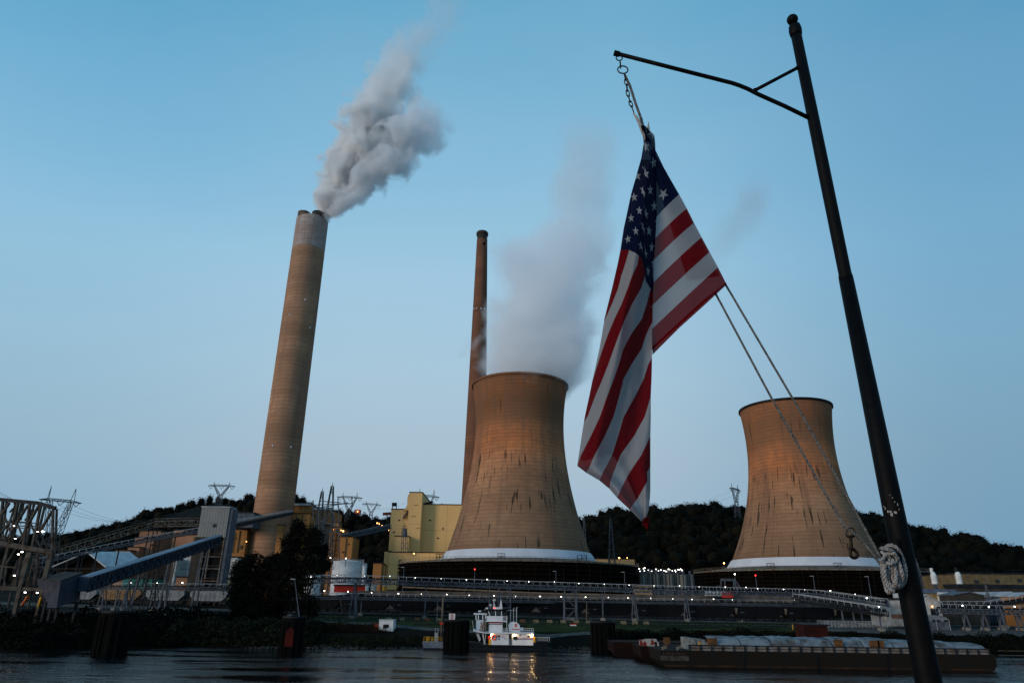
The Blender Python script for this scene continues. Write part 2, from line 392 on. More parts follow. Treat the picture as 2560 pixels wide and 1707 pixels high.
# ---------------------------------------------------------------- stacks and cooling towers
def shader_tower(name, c_lo, c_hi, c_dark, Rr, z0, z1, seed, course=1.6, streak=1.0, band=None):
    """board-marked concrete: horizontal courses, blotches, long dark runs of damp"""
    m = bpy.data.materials.new(name); m.use_nodes = True
    n, l = m.node_tree.nodes, m.node_tree.links; b = n['Principled BSDF']; b.inputs['Roughness'].default_value = .9
    b.inputs['Specular IOR Level'].default_value = .1
    tc = n.new('ShaderNodeTexCoord'); sx = n.new('ShaderNodeSeparateXYZ'); l.new(tc.outputs['Object'], sx.inputs[0])
    def mth(op, a, bb=None, c=None, clamp=False):
        q = n.new('ShaderNodeMath'); q.operation = op; q.use_clamp = clamp
        for i, v in enumerate((a, bb, c)):
            if v is None: continue
            if isinstance(v, (int, float)): q.inputs[i].default_value = v
            else: l.new(v, q.inputs[i])
        return q.outputs[0]
    ang = mth('ARCTAN2', sx.outputs['X'], mth('MULTIPLY', sx.outputs['Y'], -1)); u = mth('MULTIPLY', ang, Rr)
    def nse(su, sz, det=4, off=0, rough=.5):
        cx = n.new('ShaderNodeCombineXYZ'); l.new(mth('MULTIPLY', u, su), cx.inputs[0]); l.new(mth('MULTIPLY', sx.outputs['Z'], sz), cx.inputs[1]); cx.inputs[2].default_value = seed+off
        q = n.new('ShaderNodeTexNoise'); q.inputs['Scale'].default_value = 1; q.inputs['Detail'].default_value = det; q.inputs['Roughness'].default_value = rough
        l.new(cx.outputs[0], q.inputs[0]); return q.outputs[0]
    def mr(x, a, bb, c=0., d=1.):
        q = n.new('ShaderNodeMapRange'); l.new(x, q.inputs[0])
        for i, v in enumerate((a, bb, c, d)): q.inputs[i+1].default_value = v
        return q.outputs[0]
    def mix(f, a, bb, mode='MIX'):
        q = n.new('ShaderNodeMix'); q.data_type = 'RGBA'; q.blend_type = mode
        if isinstance(f, (int, float)): q.inputs[0].default_value = f
        else: l.new(f, q.inputs[0])
        for i, v in ((6, a), (7, bb)):
            if isinstance(v, tuple): q.inputs[i].default_value = (*v, 1)
            else: l.new(v, q.inputs[i])
        return q.outputs[2]
    col = mix(mr(nse(.01, .055, 3), .38, .62), c_lo, c_hi)
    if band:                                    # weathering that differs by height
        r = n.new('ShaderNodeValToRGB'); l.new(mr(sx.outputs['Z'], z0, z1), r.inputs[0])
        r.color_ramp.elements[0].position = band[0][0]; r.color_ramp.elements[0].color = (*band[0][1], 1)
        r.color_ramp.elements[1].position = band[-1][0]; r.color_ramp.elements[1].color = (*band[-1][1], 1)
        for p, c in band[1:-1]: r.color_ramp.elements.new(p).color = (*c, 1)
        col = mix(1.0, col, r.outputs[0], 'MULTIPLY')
    col = mix(mr(nse(.12, .5, 6, 3, .7), .35, .75, 0, .55), col, c_dark)
    col = mix(mr(nse(.16, .012, 5, 7, .65), .48, .66, 0, .6), col, c_dark)
    col = mix(mr(nse(.035, .03, 4, 13, .6), .45, .62, 0, .45), col, tuple(v_*1.25 for v_ in c_dark))
    col = mix(mth('MULTIPLY', mr(nse(.9, .02, 3, 17, .6), .60, .70, 0, .6), mr(sx.outputs['Z'], z1-(z1-z0)*.34, z1)), col, (.06, .05, .04))
    # courses
    fr_ = mth('FRACT', mth('MULTIPLY', sx.outputs['Z'], 1/course)); ln = mth('GREATER_THAN', fr_, .82)
    fv = mth('FRACT', mth('MULTIPLY', u, 1/(course*1.5))); lv = mth('MULTIPLY', mth('GREATER_THAN', fv, .90), .18)
    lines = mth('MULTIPLY', mth('ADD', ln, lv, clamp=True), mr(nse(.06, .25, 3, 9), .3, .65, .12, .6))
    col = mix(lines, col, tuple(c*.6 for c in c_dark))
    crs = n.new('ShaderNodeTexWhiteNoise'); crs.noise_dimensions = '2D'; cx = n.new('ShaderNodeCombineXYZ')
    l.new(mth('FLOOR', mth('MULTIPLY', u, 1/(course*1.5))), cx.inputs[0]); l.new(mth('FLOOR', mth('MULTIPLY', sx.outputs['Z'], 1/course)), cx.inputs[1]); l.new(cx.outputs[0], crs.inputs[0])
    col = mix(mth('MULTIPLY', crs.outputs['Value'], .22), col, c_dark)
    # damp runs
    if streak:
        st = mth('MULTIPLY', mr(nse(.55, .055, 2, 20), .61, .65), mr(nse(.06, .05, 2, 31), .40, .5)); 
        st = mth('MULTIPLY', st, mr(sx.outputs['Z'], z0+(z1-z0)*.62, z0+(z1-z0)*.5)); 
        st2 = mth('MULTIPLY', mr(nse(.5, .03, 2, 44), .62, .70), mr(sx.outputs['Z'], z0+(z1-z0)*.7, z0+(z1-z0)*.8))
        col = mix(mth('MULTIPLY', mth('MAXIMUM', st, mth('MULTIPLY', st2, .7)), .9*streak, clamp=True), col, (.018, .018, .015))
    l.new(col, b.inputs['Base Color'])
    bp = n.new('ShaderNodeBump'); bp.inputs['Strength'].default_value = .25; bp.inputs['Distance'].default_value = .15
    l.new(lines, bp.inputs['Height']); bp.invert = True; l.new(bp.outputs[0], b.inputs['Normal'])
    return m
def stack_tube(c, prof, n=96): return MB().lathe(prof, c, n)
# tall two-flue stack
bx = at(682, 1295, 450); zb = 13
c = Vector((bx.x, 450, zb)); zt = ztop((c.x+0, 450-11, 0), 533)
st = thing('chimney_stack', 'wide tan concrete smokestack with pale top, white smoke pouring from its flue', 'smokestack', c, 'power station smokestacks')
Rb, Rt = 12.4, 11.6
hpx = lambda y: ztop((c.x, 450-11, 0), y)-zb
zw = hpx(612)
m1 = shader_tower('stack_concrete', (.30, .155, .085), (.45, .245, .14), (.18, .108, .072), 12, 0, zt-zb, 3, 2.6, 0)
m1t = shader_tower('stack_top_paint', (.36, .28, .25), (.42, .36, .33), (.17, .11, .085), 12, 0, zt-zb, 6, 2.2, 0)
Rz = lambda z: Rb+(Rt-Rb)*z/(zt-zb)
MB().lathe([(Rz(z), z) for z in np.linspace(0, zw, 40)], c, 96).build('shaft', m1, st, smooth=True)
hh = zt-zb
MB().lathe([(Rz(zw), zw), (Rz(hh), hh-.8), (Rz(hh)-.8, hh), (Rz(hh)-1.4, hh), (0.01, hh+.2)], c, 96).build('painted_top', m1t, st, smooth=False)
flue = []
for px, r in ((765, 4.5), (802, 4.6)):
    fx = at(px, 530, 450).x*1.0; p = at(px, 545, 450)
    fc = Vector((c.x+(px-784)*.29, 450-4, zb+hh-1)); flue.append(fc)
    MB().lathe([(r, 0), (r+.1, 5.2), (r-.5, 5.3), (r-.6, 0)], fc, 40).build('flue', M['brown_wall'] if px < 780 else M['dark_concrete'], st, smooth=False)
for z, a in ((hpx(788), -105), (hpx(1115), -100), (hpx(812), -30), (hpx(1115), -45), (hpx(748), -60), (hpx(740), 176)):
    r = Rz(z); a = R(a); MB().ball((c.x+r*math.cos(a), c.y+r*math.sin(a), zb+z), .7, 5).build('beacon', M['white'], st)
# slender tapered stack
bx = at(1184, 1262, 600)
c = Vector((bx.x, 600, 20)); zt = ztop((c.x, 595, 0), 575)
s2 = thing('chimney_stack', 'slender tapering red-brown smokestack standing behind the steaming cooling tower', 'smokestack', c, 'power station smokestacks')
hh = zt-20
m2 = shader_tower('brown_stack_concrete', (.16, .068, .040), (.22, .095, .052), (.10, .052, .035), 9, 0, hh, 8, 2.8, 0)
prof = [(12.5, 0)]+[(12.5-(12.5-5.1)*min(1, (z/hh)**.85), z) for z in np.linspace(4, hh-9, 30)]
MB().lathe(prof, c, 64).build('shaft', m2, s2, smooth=True)
MB().lathe([(5.0, hh-9), (5.1, hh-4), (5.9, hh-3.5), (6.0, hh-1), (5.3, hh), (4.6, hh), (4.5, hh-9)], c, 48).build('cap_ring', M['dark_concrete'], s2)
zc_ = ztop((c.x, 590, 0), 770)-20
for a in (-125, -108, -80, -60): 
    r = 9.4; MB().ball((c.x+r*math.cos(R(a)), c.y+r*math.sin(R(a)), 20+zc_), .75, 5).build('beacon', M['white'], s2)
zc_ = ztop((c.x, 590, 0), 605)-20
MB().box(c.x+1.2, c.x+4, c.y-8, c.y-5, 20+zc_, 20+zc_+1).build('platform', M['dark_steel'], s2)
def cooling_tower(label, px, Y, wts, ycol, yrim, seed, rim_dark, ring_px, ringlabel):
    """wts: (y pixel, width in pixels) of the shell from top to base"""
    b = at(px, wts[-1][0], Y); cx = b.x
    prof = []
    for y, w in wts:
        r = 0
        for _ in range(6):
            z = ztop((cx, Y-(r if y == wts[0][0] else .1*r), 0), y)
            zc = (Vector((cx, Y, z))-O).dot(fw); r = w/2*zc/F*.985
        prof.append((r, z))
    zg = gz(cx, Y)
    t = thing('cooling_tower', label, 'cooling tower', (cx, Y, zg), 'hyperbolic cooling towers')
    z1, z0 = prof[0][1], min(z for r, z in prof); prof = [prof[0]]+[p for p in prof[1:] if p[1] < z1-1]
    tab = sorted([(z, r) for r, z in prof])
    # smooth profile by quadratic fit of r over z
    A = np.polyfit([z for z, r in tab], [r for z, r in tab], 3)
    rr = lambda z: float(np.polyval(A, z))
    zz = np.linspace(z0, z1, 60); C = (cx, Y, 0)
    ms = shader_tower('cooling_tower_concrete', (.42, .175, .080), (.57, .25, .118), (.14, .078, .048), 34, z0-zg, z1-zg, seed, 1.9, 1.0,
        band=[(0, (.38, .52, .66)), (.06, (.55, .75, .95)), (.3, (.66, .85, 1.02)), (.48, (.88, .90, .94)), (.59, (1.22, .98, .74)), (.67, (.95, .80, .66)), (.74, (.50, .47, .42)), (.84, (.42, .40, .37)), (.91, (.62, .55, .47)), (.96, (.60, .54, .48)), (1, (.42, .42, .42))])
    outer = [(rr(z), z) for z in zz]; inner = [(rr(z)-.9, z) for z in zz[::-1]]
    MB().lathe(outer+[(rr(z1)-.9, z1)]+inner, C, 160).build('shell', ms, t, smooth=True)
    MB().lathe([(rr(z1)+.02, z1-1.1), (rr(z1)+.5, z1-1.0), (rr(z1)+.5, z1+.1), (rr(z1)-1.0, z1+.1)], C, 160).build('rim', M['black'] if rim_dark else ms, t)
    # white collar and deck
    Rr = ring_px/2*((Vector((cx, Y, z0-8))-O).dot(fw))/F
    zcol = z0-2.6; R0 = rr(z0)
    MB().lathe([(R0-.5, z0+.3), (R0+.4, z0+.3), (R0+3.2, zcol-1.2), (R0+3.2, zcol-1.6)], C, 128).build('collar', M['white_collar'], t, smooth=False)
    zrim = ztop((cx, Y-Rr, 0), yrim)
    M_ = MB()
    M_.lathe([(R0+3.0, zcol-1.3), (Rr-.2, zrim), (Rr+.5, zrim), (Rr+.5, zrim-.7)], C, 128).build('deck', M['rusty_steel'], t)
    # louvred drum below the deck
    zb0 = zg; L = [(Rr, zrim-.7)]; k = int((zrim-.7-zb0)/1.75); dz = (zrim-.7-zb0)/k
    for i in range(k):
        z = zrim-.7-i*dz; L += [(Rr-.9, z-.12), (Rr+.35, z-dz*.9), (Rr-.1, z-dz)]
    L += [(Rr-4, zb0), (Rr-4, zrim-.7)]
    MB().lathe(L, C, 120).build('louvre_ring', M['louvre'], t)
    rib = MB()
    for i in range(0, 120, 2):
        a = 2*math.pi*i/120
        if math.sin(a) > .35: continue
        x, y = cx+(Rr+.42)*math.cos(a), Y+(Rr+.42)*math.sin(a)
        rib.bar((x, y, zb0), (x, y, zrim-.7), .22)
    rib.build('louvre_posts', M['louvre_post'], t)
    rl = MB(); N = 150; pr = []
    for i in range(N+1):
        a = 2*math.pi*i/N; p = Vector((cx+(Rr+.3)*math.cos(a), Y+(Rr+.3)*math.sin(a), zrim)); pr.append(p)
        rl.bar(p, p+Vector((0, 0, 1.3)), .12)
    for p, q in zip(pr, pr[1:]):
        for h in (1.3, .7): rl.bar(p+Vector((0, 0, h)), q+Vector((0, 0, h)), .11)
    rl.build('railing', M['rusty_steel'], t)
    for a, s in ((-98, 1), (-62, 1.3), (-128, 1)):
        a = R(a); x, y = cx+(Rr-2)*math.cos(a), Y+(Rr-2)*math.sin(a); q = MB()
        for dx in (-1.6, 0, 1.6):
            for dy in (0, 1.6): q.bar((x+dx*s, y+dy, zrim), (x+dx*s, y+dy, zrim+2.6), .16)
        for h in (1.3, 2.6):
            q.bar((x-1.6*s, y, zrim+h), (x+1.6*s, y, zrim+h), .14); q.bar((x-1.6*s, y+1.6, zrim+h), (x+1.6*s, y+1.6, zrim+h), .14)
        q.bar((x-1.6*s, y, zrim+.2), (x+1.6*s, y, zrim+2.4), .12)
        q.build('valve_platform', M['dark_steel'], t)
    return t, cx, rr, z0, z1, Rr, zrim, zg
M['white_collar'] = mat('white_collar_sheet', (.52, .54, .58), (.45, .46, .50), .6, .12, 2, stretch=(1, 1, .05))
M['louvre_post'] = mat('louvre_post_timber', (.014, .010, .006), (.006, .005, .004), .95, .5)
M['louvre'] = mat('dark_louvre_boards', (.0055, .0032, .0018), (.0014, .0012, .001), .95, .35, 6, stretch=(.4, .4, 2), spec=.05)
f1 = 1.0
T1 = cooling_tower('steaming brown concrete cooling tower behind the towboat, left of the flag', 1296, 375,
    [(930, 238), (960, 243), (1010, 232), (1059, 223), (1110, 224), (1150, 234), (1198, 256), (1248, 281), (1298, 305), (1345, 336), (1383, 364)], 1378, 1398, 11, False, 592, '')
T2 = cooling_tower('brown cooling tower with a thin black rim and no steam, right of the flag', 2012, 385,
    [(993, 220), (1012, 221), (1060, 211), (1110, 209), (1160, 213), (1210, 224), (1260, 245), (1310, 280), (1360, 318), (1402, 354)], 1400, 1421, 17, True, 545, '')
# ---------------------------------------------------------------- smoke and steam
def plume(name, pairs, Y, dens, color, seed, amp, nscale, sharp, parent=None, dscale=1.0, aniso=.0, absorb=0, depth=1.0, exc=.72):
    """pairs: left/right outline points of the plume in the photograph; a round volume of that width at depth Y"""
    cs = []; rs = []
    for (a, b), (c_, d_) in pairs:
        p, q = at(a, b, Y), at(c_, d_, Y); cs.append((p+q)/2); rs.append((p-q).length/2)
    P0, P1 = cs[0], cs[-1]; ax = (P1-P0); L = ax.length; ax.normalize()
    sx_ = Vector((0, 1, 0)).cross(ax).normalized(); sy = ax.cross(sx_).normalized()   # sx_ lies across the plume, sy along the view
    ts = [(p-P0).dot(ax)/L for p in cs]; off = [(p-P0).dot(sx_) for p in cs]
    RM = max(rs)*1.6; om = max(abs(o) for o in off)+1e-3
    mb = MB(); ring = []
    n = 14; rows = 26; prev = None; vs = []
    tt = list(zip(ts, off)); tr = list(zip(ts, rs))
    for i in range(rows+1):
        t = -.015+1.03*i/rows; o = lerp(tt, t); r = lerp(tr, t)*1.42+1.0
        for j in range(n):
            a = 2*math.pi*j/n; vs.append(P0+ax*(t*L)+sx_*(o+r*math.cos(a))+sy*(r*depth*math.sin(a)))
    fs = [(i*n+j, i*n+(j+1) % n, (i+1)*n+(j+1) % n, (i+1)*n+j) for i in range(rows) for j in range(n)]
    fs += [tuple(range(n))[::-1], tuple(rows*n+j for j in range(n))]
    rot = Matrix((sx_, sy, ax)).transposed().to_4x4(); mw_ = Matrix.Translation(P0) @ rot; inv = mw_.inverted()
    me = bpy.data.meshes.new(name); me.from_pydata([tuple(inv @ v) for v in vs], [], fs)
    o = bpy.data.objects.new(name, me); scene.collection.objects.link(o); o.matrix_world = mw_
    m = bpy.data.materials.new(name+'_volume'); m.use_nodes = True; nd, l = m.node_tree.nodes, m.node_tree.links; nd.clear()
    out = nd.new('ShaderNodeOutputMaterial'); pv = nd.new('ShaderNodeVolumePrincipled'); l.new(pv.outputs[0], out.inputs['Volume'])
    pv.inputs['Color'].default_value = (*color, 1); pv.inputs['Anisotropy'].default_value = aniso
    tc = nd.new('ShaderNodeTexCoord'); s = nd.new('ShaderNodeSeparateXYZ'); l.new(tc.outputs['Object'], s.inputs[0])
    def mth(op, a, bb=None, c=None, clamp=False):
        q = nd.new('ShaderNodeMath'); q.operation = op; q.use_clamp = clamp
        for i, v in enumerate((a, bb, c)):
            if v is None: continue
            if isinstance(v, (int, float)): q.inputs[i].default_value = v
            else: l.new(v, q.inputs[i])
        return q.outputs[0]
    t = mth('DIVIDE', s.outputs['Z'], L)
    def curve(pts, mx):      # table of values along the plume as a float curve, 0..1 both ways
        q = nd.new('ShaderNodeFloatCurve'); l.new(mth('MULTIPLY_ADD', t, .9, .05), q.inputs['Value'])
        cv = q.mapping.curves[0]; pts = [(.05+.9*min(1, max(0, a)), b/mx) for a, b in pts]
        pts = [(0, pts[0][1])]+pts+[(1, pts[-1][1])]
        while len(cv.points) < len(pts): cv.points.new(.5, .5)
        for p, (a, b) in zip(cv.points, pts): p.location = (a, b); p.handle_type = 'VECTOR'
        q.mapping.update(); return mth('MULTIPLY', q.outputs[0], mx)
    oc = mth('SUBTRACT', curve([(a, b+om) for a, b in zip(ts, off)], 2*om), om)
    rc = curve(list(zip(ts, rs)), max(rs)); dc = curve(dens, 1.0)
    dx = mth('SUBTRACT', s.outputs['X'], oc); dy = mth('DIVIDE', s.outputs['Y'], depth)
    rad = mth('SQRT', mth('ADD', mth('MULTIPLY', dx, dx), mth('MULTIPLY', dy, dy)))
    e = mth('SUBTRACT', 1.0, mth('DIVIDE', rad, rc))
    no = nd.new('ShaderNodeTexNoise'); no.inputs['Scale'].default_value = nscale; no.inputs['Detail'].default_value = 7; no.inputs['Roughness'].default_value = .56
    no.inputs['Distortion'].default_value = .3; no.noise_dimensions = '4D'; no.inputs['W'].default_value = seed
    l.new(tc.outputs['Object'], no.inputs['Vector'])
    nn = mth('MULTIPLY', mth('SUBTRACT', no.outputs[0], .5), 2*amp)
    val = mth('ADD', mth('MULTIPLY', e, exc), nn)
    dn = mth('MULTIPLY', mth('MULTIPLY', val, sharp, clamp=True), mth('MULTIPLY', dc, dscale))
    dn = mth('MULTIPLY', dn, mth('GREATER_THAN', t, -.012))
    l.new(dn, pv.inputs['Density'])
    me.materials.append(m)
    if parent is not None:
        o.parent = parent; o.matrix_parent_inverse = parent.matrix_world.inverted()
    return o
E1 = [((786, 528), (820, 540)), ((784, 500), (838, 534)), ((798, 452), (872, 500)), ((818, 405), (910, 455)), ((846, 350), (955, 405)), ((868, 296), (985, 352)), ((892, 240), (1000, 285)),
      ((930, 190), (1040, 225)), ((960, 130), (1062, 165)), ((1000, 85), (1090, 115)), ((1050, 40), (1150, 80)), ((1085, -45), (1190, 10))]
sm = plume('smoke_plume', E1, 446, [(0, 1), (.2, .85), (.42, .45), (.55, .24), (.68, .11), (.8, .035), (.93, .022), (1, .006)], (.955, .942, .935), 2.0, 1.05, .066, 3.0, dscale=.42, exc=.62, absorb=.1)
tag(sm, 'grey smoke plume blowing up to the right from the wide smokestack', 'smoke', kind='stuff')
bpy.context.view_layer.update()
E1b = [((812, 524), (838, 540)), ((842, 488), (884, 516)), ((868, 445), (928, 488)), ((905, 395), (985, 450)), ((950, 340), (1045, 400)), ((995, 290), (1100, 350)), ((1040, 255), (1150, 305))]
plume('smoke_lobe', E1b, 440, [(0, .8), (.4, .55), (.7, .4), (.9, .22), (1, .02)], (.92, .93, .945), 5.0, 1.1, .07, 3.8, parent=sm, dscale=.34, exc=.66)
E2 = [((1205, 975), (1400, 975)), ((1180, 925), (1460, 950)), ((1188, 875), (1488, 905)), ((1216, 825), (1500, 850)), ((1232, 770), (1505, 780)), ((1228, 700), (1510, 710)), ((1235, 650), (1525, 650)),
      ((1340, 590), (1535, 600)), ((1370, 520), (1545, 530)), ((1375, 430), (1530, 440)), ((1380, 360), (1560, 370)), ((1400, 300), (1570, 310))]
s2p = plume('steam_cloud', E2, 372, [(0, 1), (.15, .9), (.35, .55), (.5, .38), (.62, .32), (.8, .24), (.92, .16), (1, .0)], (.955, .965, .985), 9.0, .85, .045, 3.4, dscale=.085, exc=.80)
tag(s2p, 'pale soft steam cloud rising from the left cooling tower', 'steam', kind='stuff')
E3 = [((1720, 660), (1800, 690)), ((1760, 580), (1860, 620)), ((1820, 500), (1930, 540)), ((1870, 420), (1960, 460))]
s3p = plume('steam_wisp', E3, 380, [(0, .1), (.3, .5), (.7, .8), (1, .05)], (.80, .82, .88), 14.0, .7, .05, 1.4, dscale=.034)
tag(s3p, 'faint drifting steam wisp in the sky between the flag and the pole', 'steam', kind='stuff')
# ---------------------------------------------------------------- flagpole, rigging, flag (foreground, about four metres away)
YP = 3.9
def pp(x, y, dy=0): return at(x, y, YP+dy)
pb = pp(2322, 1707); pt = pp(1986, 66)
# the pole as a straight line through both, carried on down to the bank
dirp = (pt-pb).normalized(); p0 = pb+dirp*((9.4-pb.z)/dirp.z)
pole = thing('flagpole', 'black steel flagpole with ball top and side arm, in the foreground', 'flagpole', p0)
def on(y):     # point of the pole axis at this pixel row
    a, b = 0.0, 1.2
    for _ in range(40):
        m = (a+b)/2
        if proj(pb+(pt-pb)*m)[1] > y: a = m
        else: b = m
    return pb+(pt-pb)*a
wpx = lambda y, w: w/2*((on(y)-O).dot(fw))/F
mpole = M['black_steel']
MB().tube([p0, on(1690), on(1300), on(700)], [wpx(1690, 62), wpx(1690, 61), wpx(1300, 50), wpx(700, 34)], 28).build('lower_shaft', mpole, pole, smooth=True)
MB().tube([on(702), on(692), on(684), on(400), on(84)], [wpx(700, 34), wpx(690, 33), wpx(684, 30), wpx(400, 29), wpx(90, 25)], 28).build('upper_shaft', mpole, pole, smooth=True)
MB().tube([on(92), on(86), on(76), on(66), on(62)], [wpx(80, 25)+0*1, wpx(80, 29), wpx(80, 31), wpx(66, 27), wpx(66, 14)], 24).build('collar', mpole, pole, smooth=True)
pf = pp(1981, 50); MB().ball(pf, wpx(60, 27), 12).build('ball_finial', mpole, pole, smooth=True)
sc = lambda y: ((on(y)-O).dot(fw))/F
# side arm and brace
arm = [pp(x, y) for x, y in ((1536, 133), (1700, 175), (1830, 208), (1848, 214), (1870, 223), (1895, 236), (1960, 265), (2024, 296))]
MB().tube(arm, [.0145]*len(arm), 16).build('arm', mpole, pole, smooth=True)
MB().tube([pp(1535, 133), pp(1549, 136.5)], .021, 6).build('arm_cap', mpole, pole)
MB().tube([pp(1884, 228), pp(1998, 168)], .0125, 14).build('brace', mpole, pole, smooth=True)
for x, y in ((2018, 290), (1994, 170), (1888, 226)): MB().ball(pp(x, y), .019, 6, sq=(1, 1, .8)).build('weld', mpole, pole, smooth=True)
# chipped paint patch low on the pole
mchip = mat('chipped_primer', (.34, .33, .31), None, .9, 40)
chips = [((2238, 1283), 5, 4), ((2231, 1288), 3, 5), ((2222, 1279), 2, 4), ((2216, 1271), 1.5, 4), ((2228, 1280), 4, 2), ((2246, 1276), 1.5, 3), ((2243, 1264), 1.2, 4), ((2236, 1257), 2, 1.3), ((2231, 1247), 1.4, 1.5), ((2226, 1240), 2, 1.2), ((2212, 1266), 1, 2)]
q = MB()
for (x, y), w, h in chips:
    ax_ = on(y); r = wpx(1300, 50)
    s_ = sc(y); cpx, cpy = proj(ax_); u_ = max(-.95, min(.95, (x-cpx)*s_/r))
    vw = (O-ax_); vw = (vw-dirp*vw.dot(dirp)).normalized(); side = dirp.cross(vw).normalized()
    if side.x < 0: side = -side
    nrm = side*u_+vw*math.sqrt(1-u_*u_); p = ax_+nrm*(r+.0006); tu = dirp.cross(nrm)
    k = 7; pts = [p+tu*(math.cos(6.28*i/k)*w*s_*random.uniform(.6, 1.3))+dirp*(math.sin(6.28*i/k)*h*s_*random.uniform(.6, 1.3)) for i in range(k)]
    q.prism(pts, nrm*.0008)
q.build('chipped_paint', mchip, pole)
# cleat the rope is made fast to
ck = on(1405); q = MB(); vw = (O-ck).normalized()
cl = pp(2252, 1400, -.06)
q.tube([pp(2262, 1400), cl], .012, 8); q.tube([pp(2240, 1345, -.07), pp(2250, 1400, -.07), pp(2252, 1462, -.07)], [.007, .012, .007], 8)
q.build('cleat', mpole, pole)
# rings and chain under the arm tip
def ringpts(c, rx, rz, axis, n=16): return [c+axis[0]*rx*math.cos(6.2832*i/n)+axis[1]*rz*math.sin(6.2832*i/n) for i in range(n+1)]
ch = thing('chain', 'rusty chain and shackle rings hanging from the arm tip down to the flag', 'chain', pp(1548, 143))
X_, Z_ = Vector((1, 0, 0)), Vector((0, 0, 1)); Y_ = Vector((0, 1, 0))
MB().tube(ringpts(pp(1548, 146), .022, .022, (X_, Z_)), .0045, 8, cap=False).build('eye_ring', M['chain'], ch, smooth=True)
MB().tube(ringpts(pp(1551, 163), .010, .030, (Y_*.8+X_*.3, Z_)), .0045, 8, cap=False).build('shackle', M['chain'], ch, smooth=True)
MB().tube(ringpts(pp(1557, 175), .037, .034, (X_, Z_)), .005, 8, cap=False).build('large_ring', M['chain'], ch, smooth=True)
cpts = [(1562, 188), (1564, 200), (1567, 213), (1568, 227), (1571, 241), (1575, 254), (1579, 267), (1584, 280)]
for i, (a, b) in enumerate(zip(cpts, cpts[1:])):
    p, q_ = pp(*a), pp(*b); c_ = (p+q_)/2; d_ = (q_-p); ln_ = d_.length*.66; d_.normalize(); s_ = X_ if i % 2 else (Y_*.85+X_*.4).normalized()
    MB().tube(ringpts(c_, .011, ln_, (s_, d_)), .004, 7, cap=False).build('link', M['chain'], ch, smooth=True)
def rope(name, pts, r, parent=None, pitch=.045, m=None, origin=None, strands=3):
    """laid rope: three strands wound round the line through pts"""
    P = [Vector(p) for p in pts]; L = [0]
    for a, b in zip(P, P[1:]): L.append(L[-1]+(b-a).length)
    n = max(8, int(L[-1]/(pitch/7))); q = MB(); line = []
    for i in range(n+1):
        s = L[-1]*i/n; k = max(0, min(len(P)-2, next((j for j in range(len(L)-1) if L[j+1] >= s), len(P)-2)))
        f_ = (s-L[k])/max(1e-9, L[k+1]-L[k]); line.append((P[k].lerp(P[k+1], f_), (P[k+1]-P[k]).normalized(), s))
    for t_ in range(strands):
        pts_ = []
        u = None
        for p, d, s in line:
            if u is None: u = d.cross(Vector((.3, 1, .1))).normalized()
            u = (u-d*u.dot(d)).normalized(); w = d.cross(u); a = 2*math.pi*(s/pitch+t_/strands)
            pts_.append(p+(u*math.cos(a)+w*math.sin(a))*r*.60)
        q.tube(pts_, r*.50, 6)
    return q.build(name, m or M['rope'], parent, origin=origin or P[0], smooth=True)
def smooth_line(pts, k=8):
    out = []; P = [pts[0]]+list(pts)+[pts[-1]]
    for i in range(1, len(P)-2):
        a, b, c, d = P[i-1], P[i], P[i+1], P[i+2]
        for j in range(k):
            t = j/k; out.append(tuple(.5*((2*b[x])+(-a[x]+c[x])*t+(2*a[x]-5*b[x]+4*c[x]-d[x])*t*t+(-a[x]+3*b[x]-3*c[x]+d[x])*t**3) for x in range(len(a))))
    out.append(tuple(pts[-1])); return out
# the halyard: from the flag corner down to the cleat, two falls
mrd = mat('weathered_rope_fibre', (.21, .205, .20), (.07, .066, .062), .95, 80, bump=.3)
tag(rope('halyard', [pp(*a) for a in ((1812, 708), (1990, 1010), (2130, 1262), (2205, 1400), (2212, 1415))], .0068, m=mrd, pitch=.036), 'thin grey halyard running from the flag corner, the right-hand of two, to the rope coil', 'rope', 'halyard lines')
tag(rope('halyard', [pp(*a) for a in ((1788, 732), (1925, 988), (2050, 1210), (2112, 1318))], .0068, m=mrd, pitch=.036), 'thin grey halyard below the flag, the left-hand of two, ending at the snap hook', 'rope', 'halyard lines')
tag(rope('rope_tail', [pp(*a) for a in ((2114, 1318), (2150, 1345), (2180, 1382), (2212, 1425))], .0075, m=mrd), 'thicker rope length between the snap hook and the coil on the pole', 'rope')
tag(rope('rope_tail', [pp(*a) for a in ((1562, 188), (1575, 215), (1590, 262), (1604, 300), (1612, 335))], .0095, m=mrd), 'doubled rope between the arm ring and the head of the flag', 'rope')
# snap hook
sh = thing('snap_hook', 'worn brass swivel snap hook dangling from the left halyard', 'snap hook', pp(2124, 1320))
MB().tube([pp(*a) for a in smooth_line([(2118, 1340), (2115, 1334), (2119, 1323), (2127, 1319), (2134, 1322), (2137, 1333), (2133, 1341)])], .0050, 8).build('swivel_eye', M['chain'], sh, smooth=True)
MB().tube([pp(*a) for a in ((2117, 1339), (2125, 1341), (2135, 1339))], .008, 8).build('swivel', M['brass'], sh, smooth=True)
MB().tube([pp(*a) for a in ((2126, 1340), (2127, 1350), (2128, 1368), (2129, 1374))], [.009, .009, .011, .012], 10).build('shank', M['brass'], sh, smooth=True)
MB().tube([pp(*a) for a in smooth_line([(2128, 1370), (2136, 1374), (2143, 1383), (2142, 1391), (2135, 1394), (2128, 1390), (2126, 1380), (2127, 1370)])], .0088, 10).build('hook', M['brass'], sh, smooth=True)
MB().tube([pp(*a) for a in ((2118, 1357), (2120, 1371), (2126, 1374))], .003, 6).build('thumb_latch', M['brass'], sh, smooth=True)
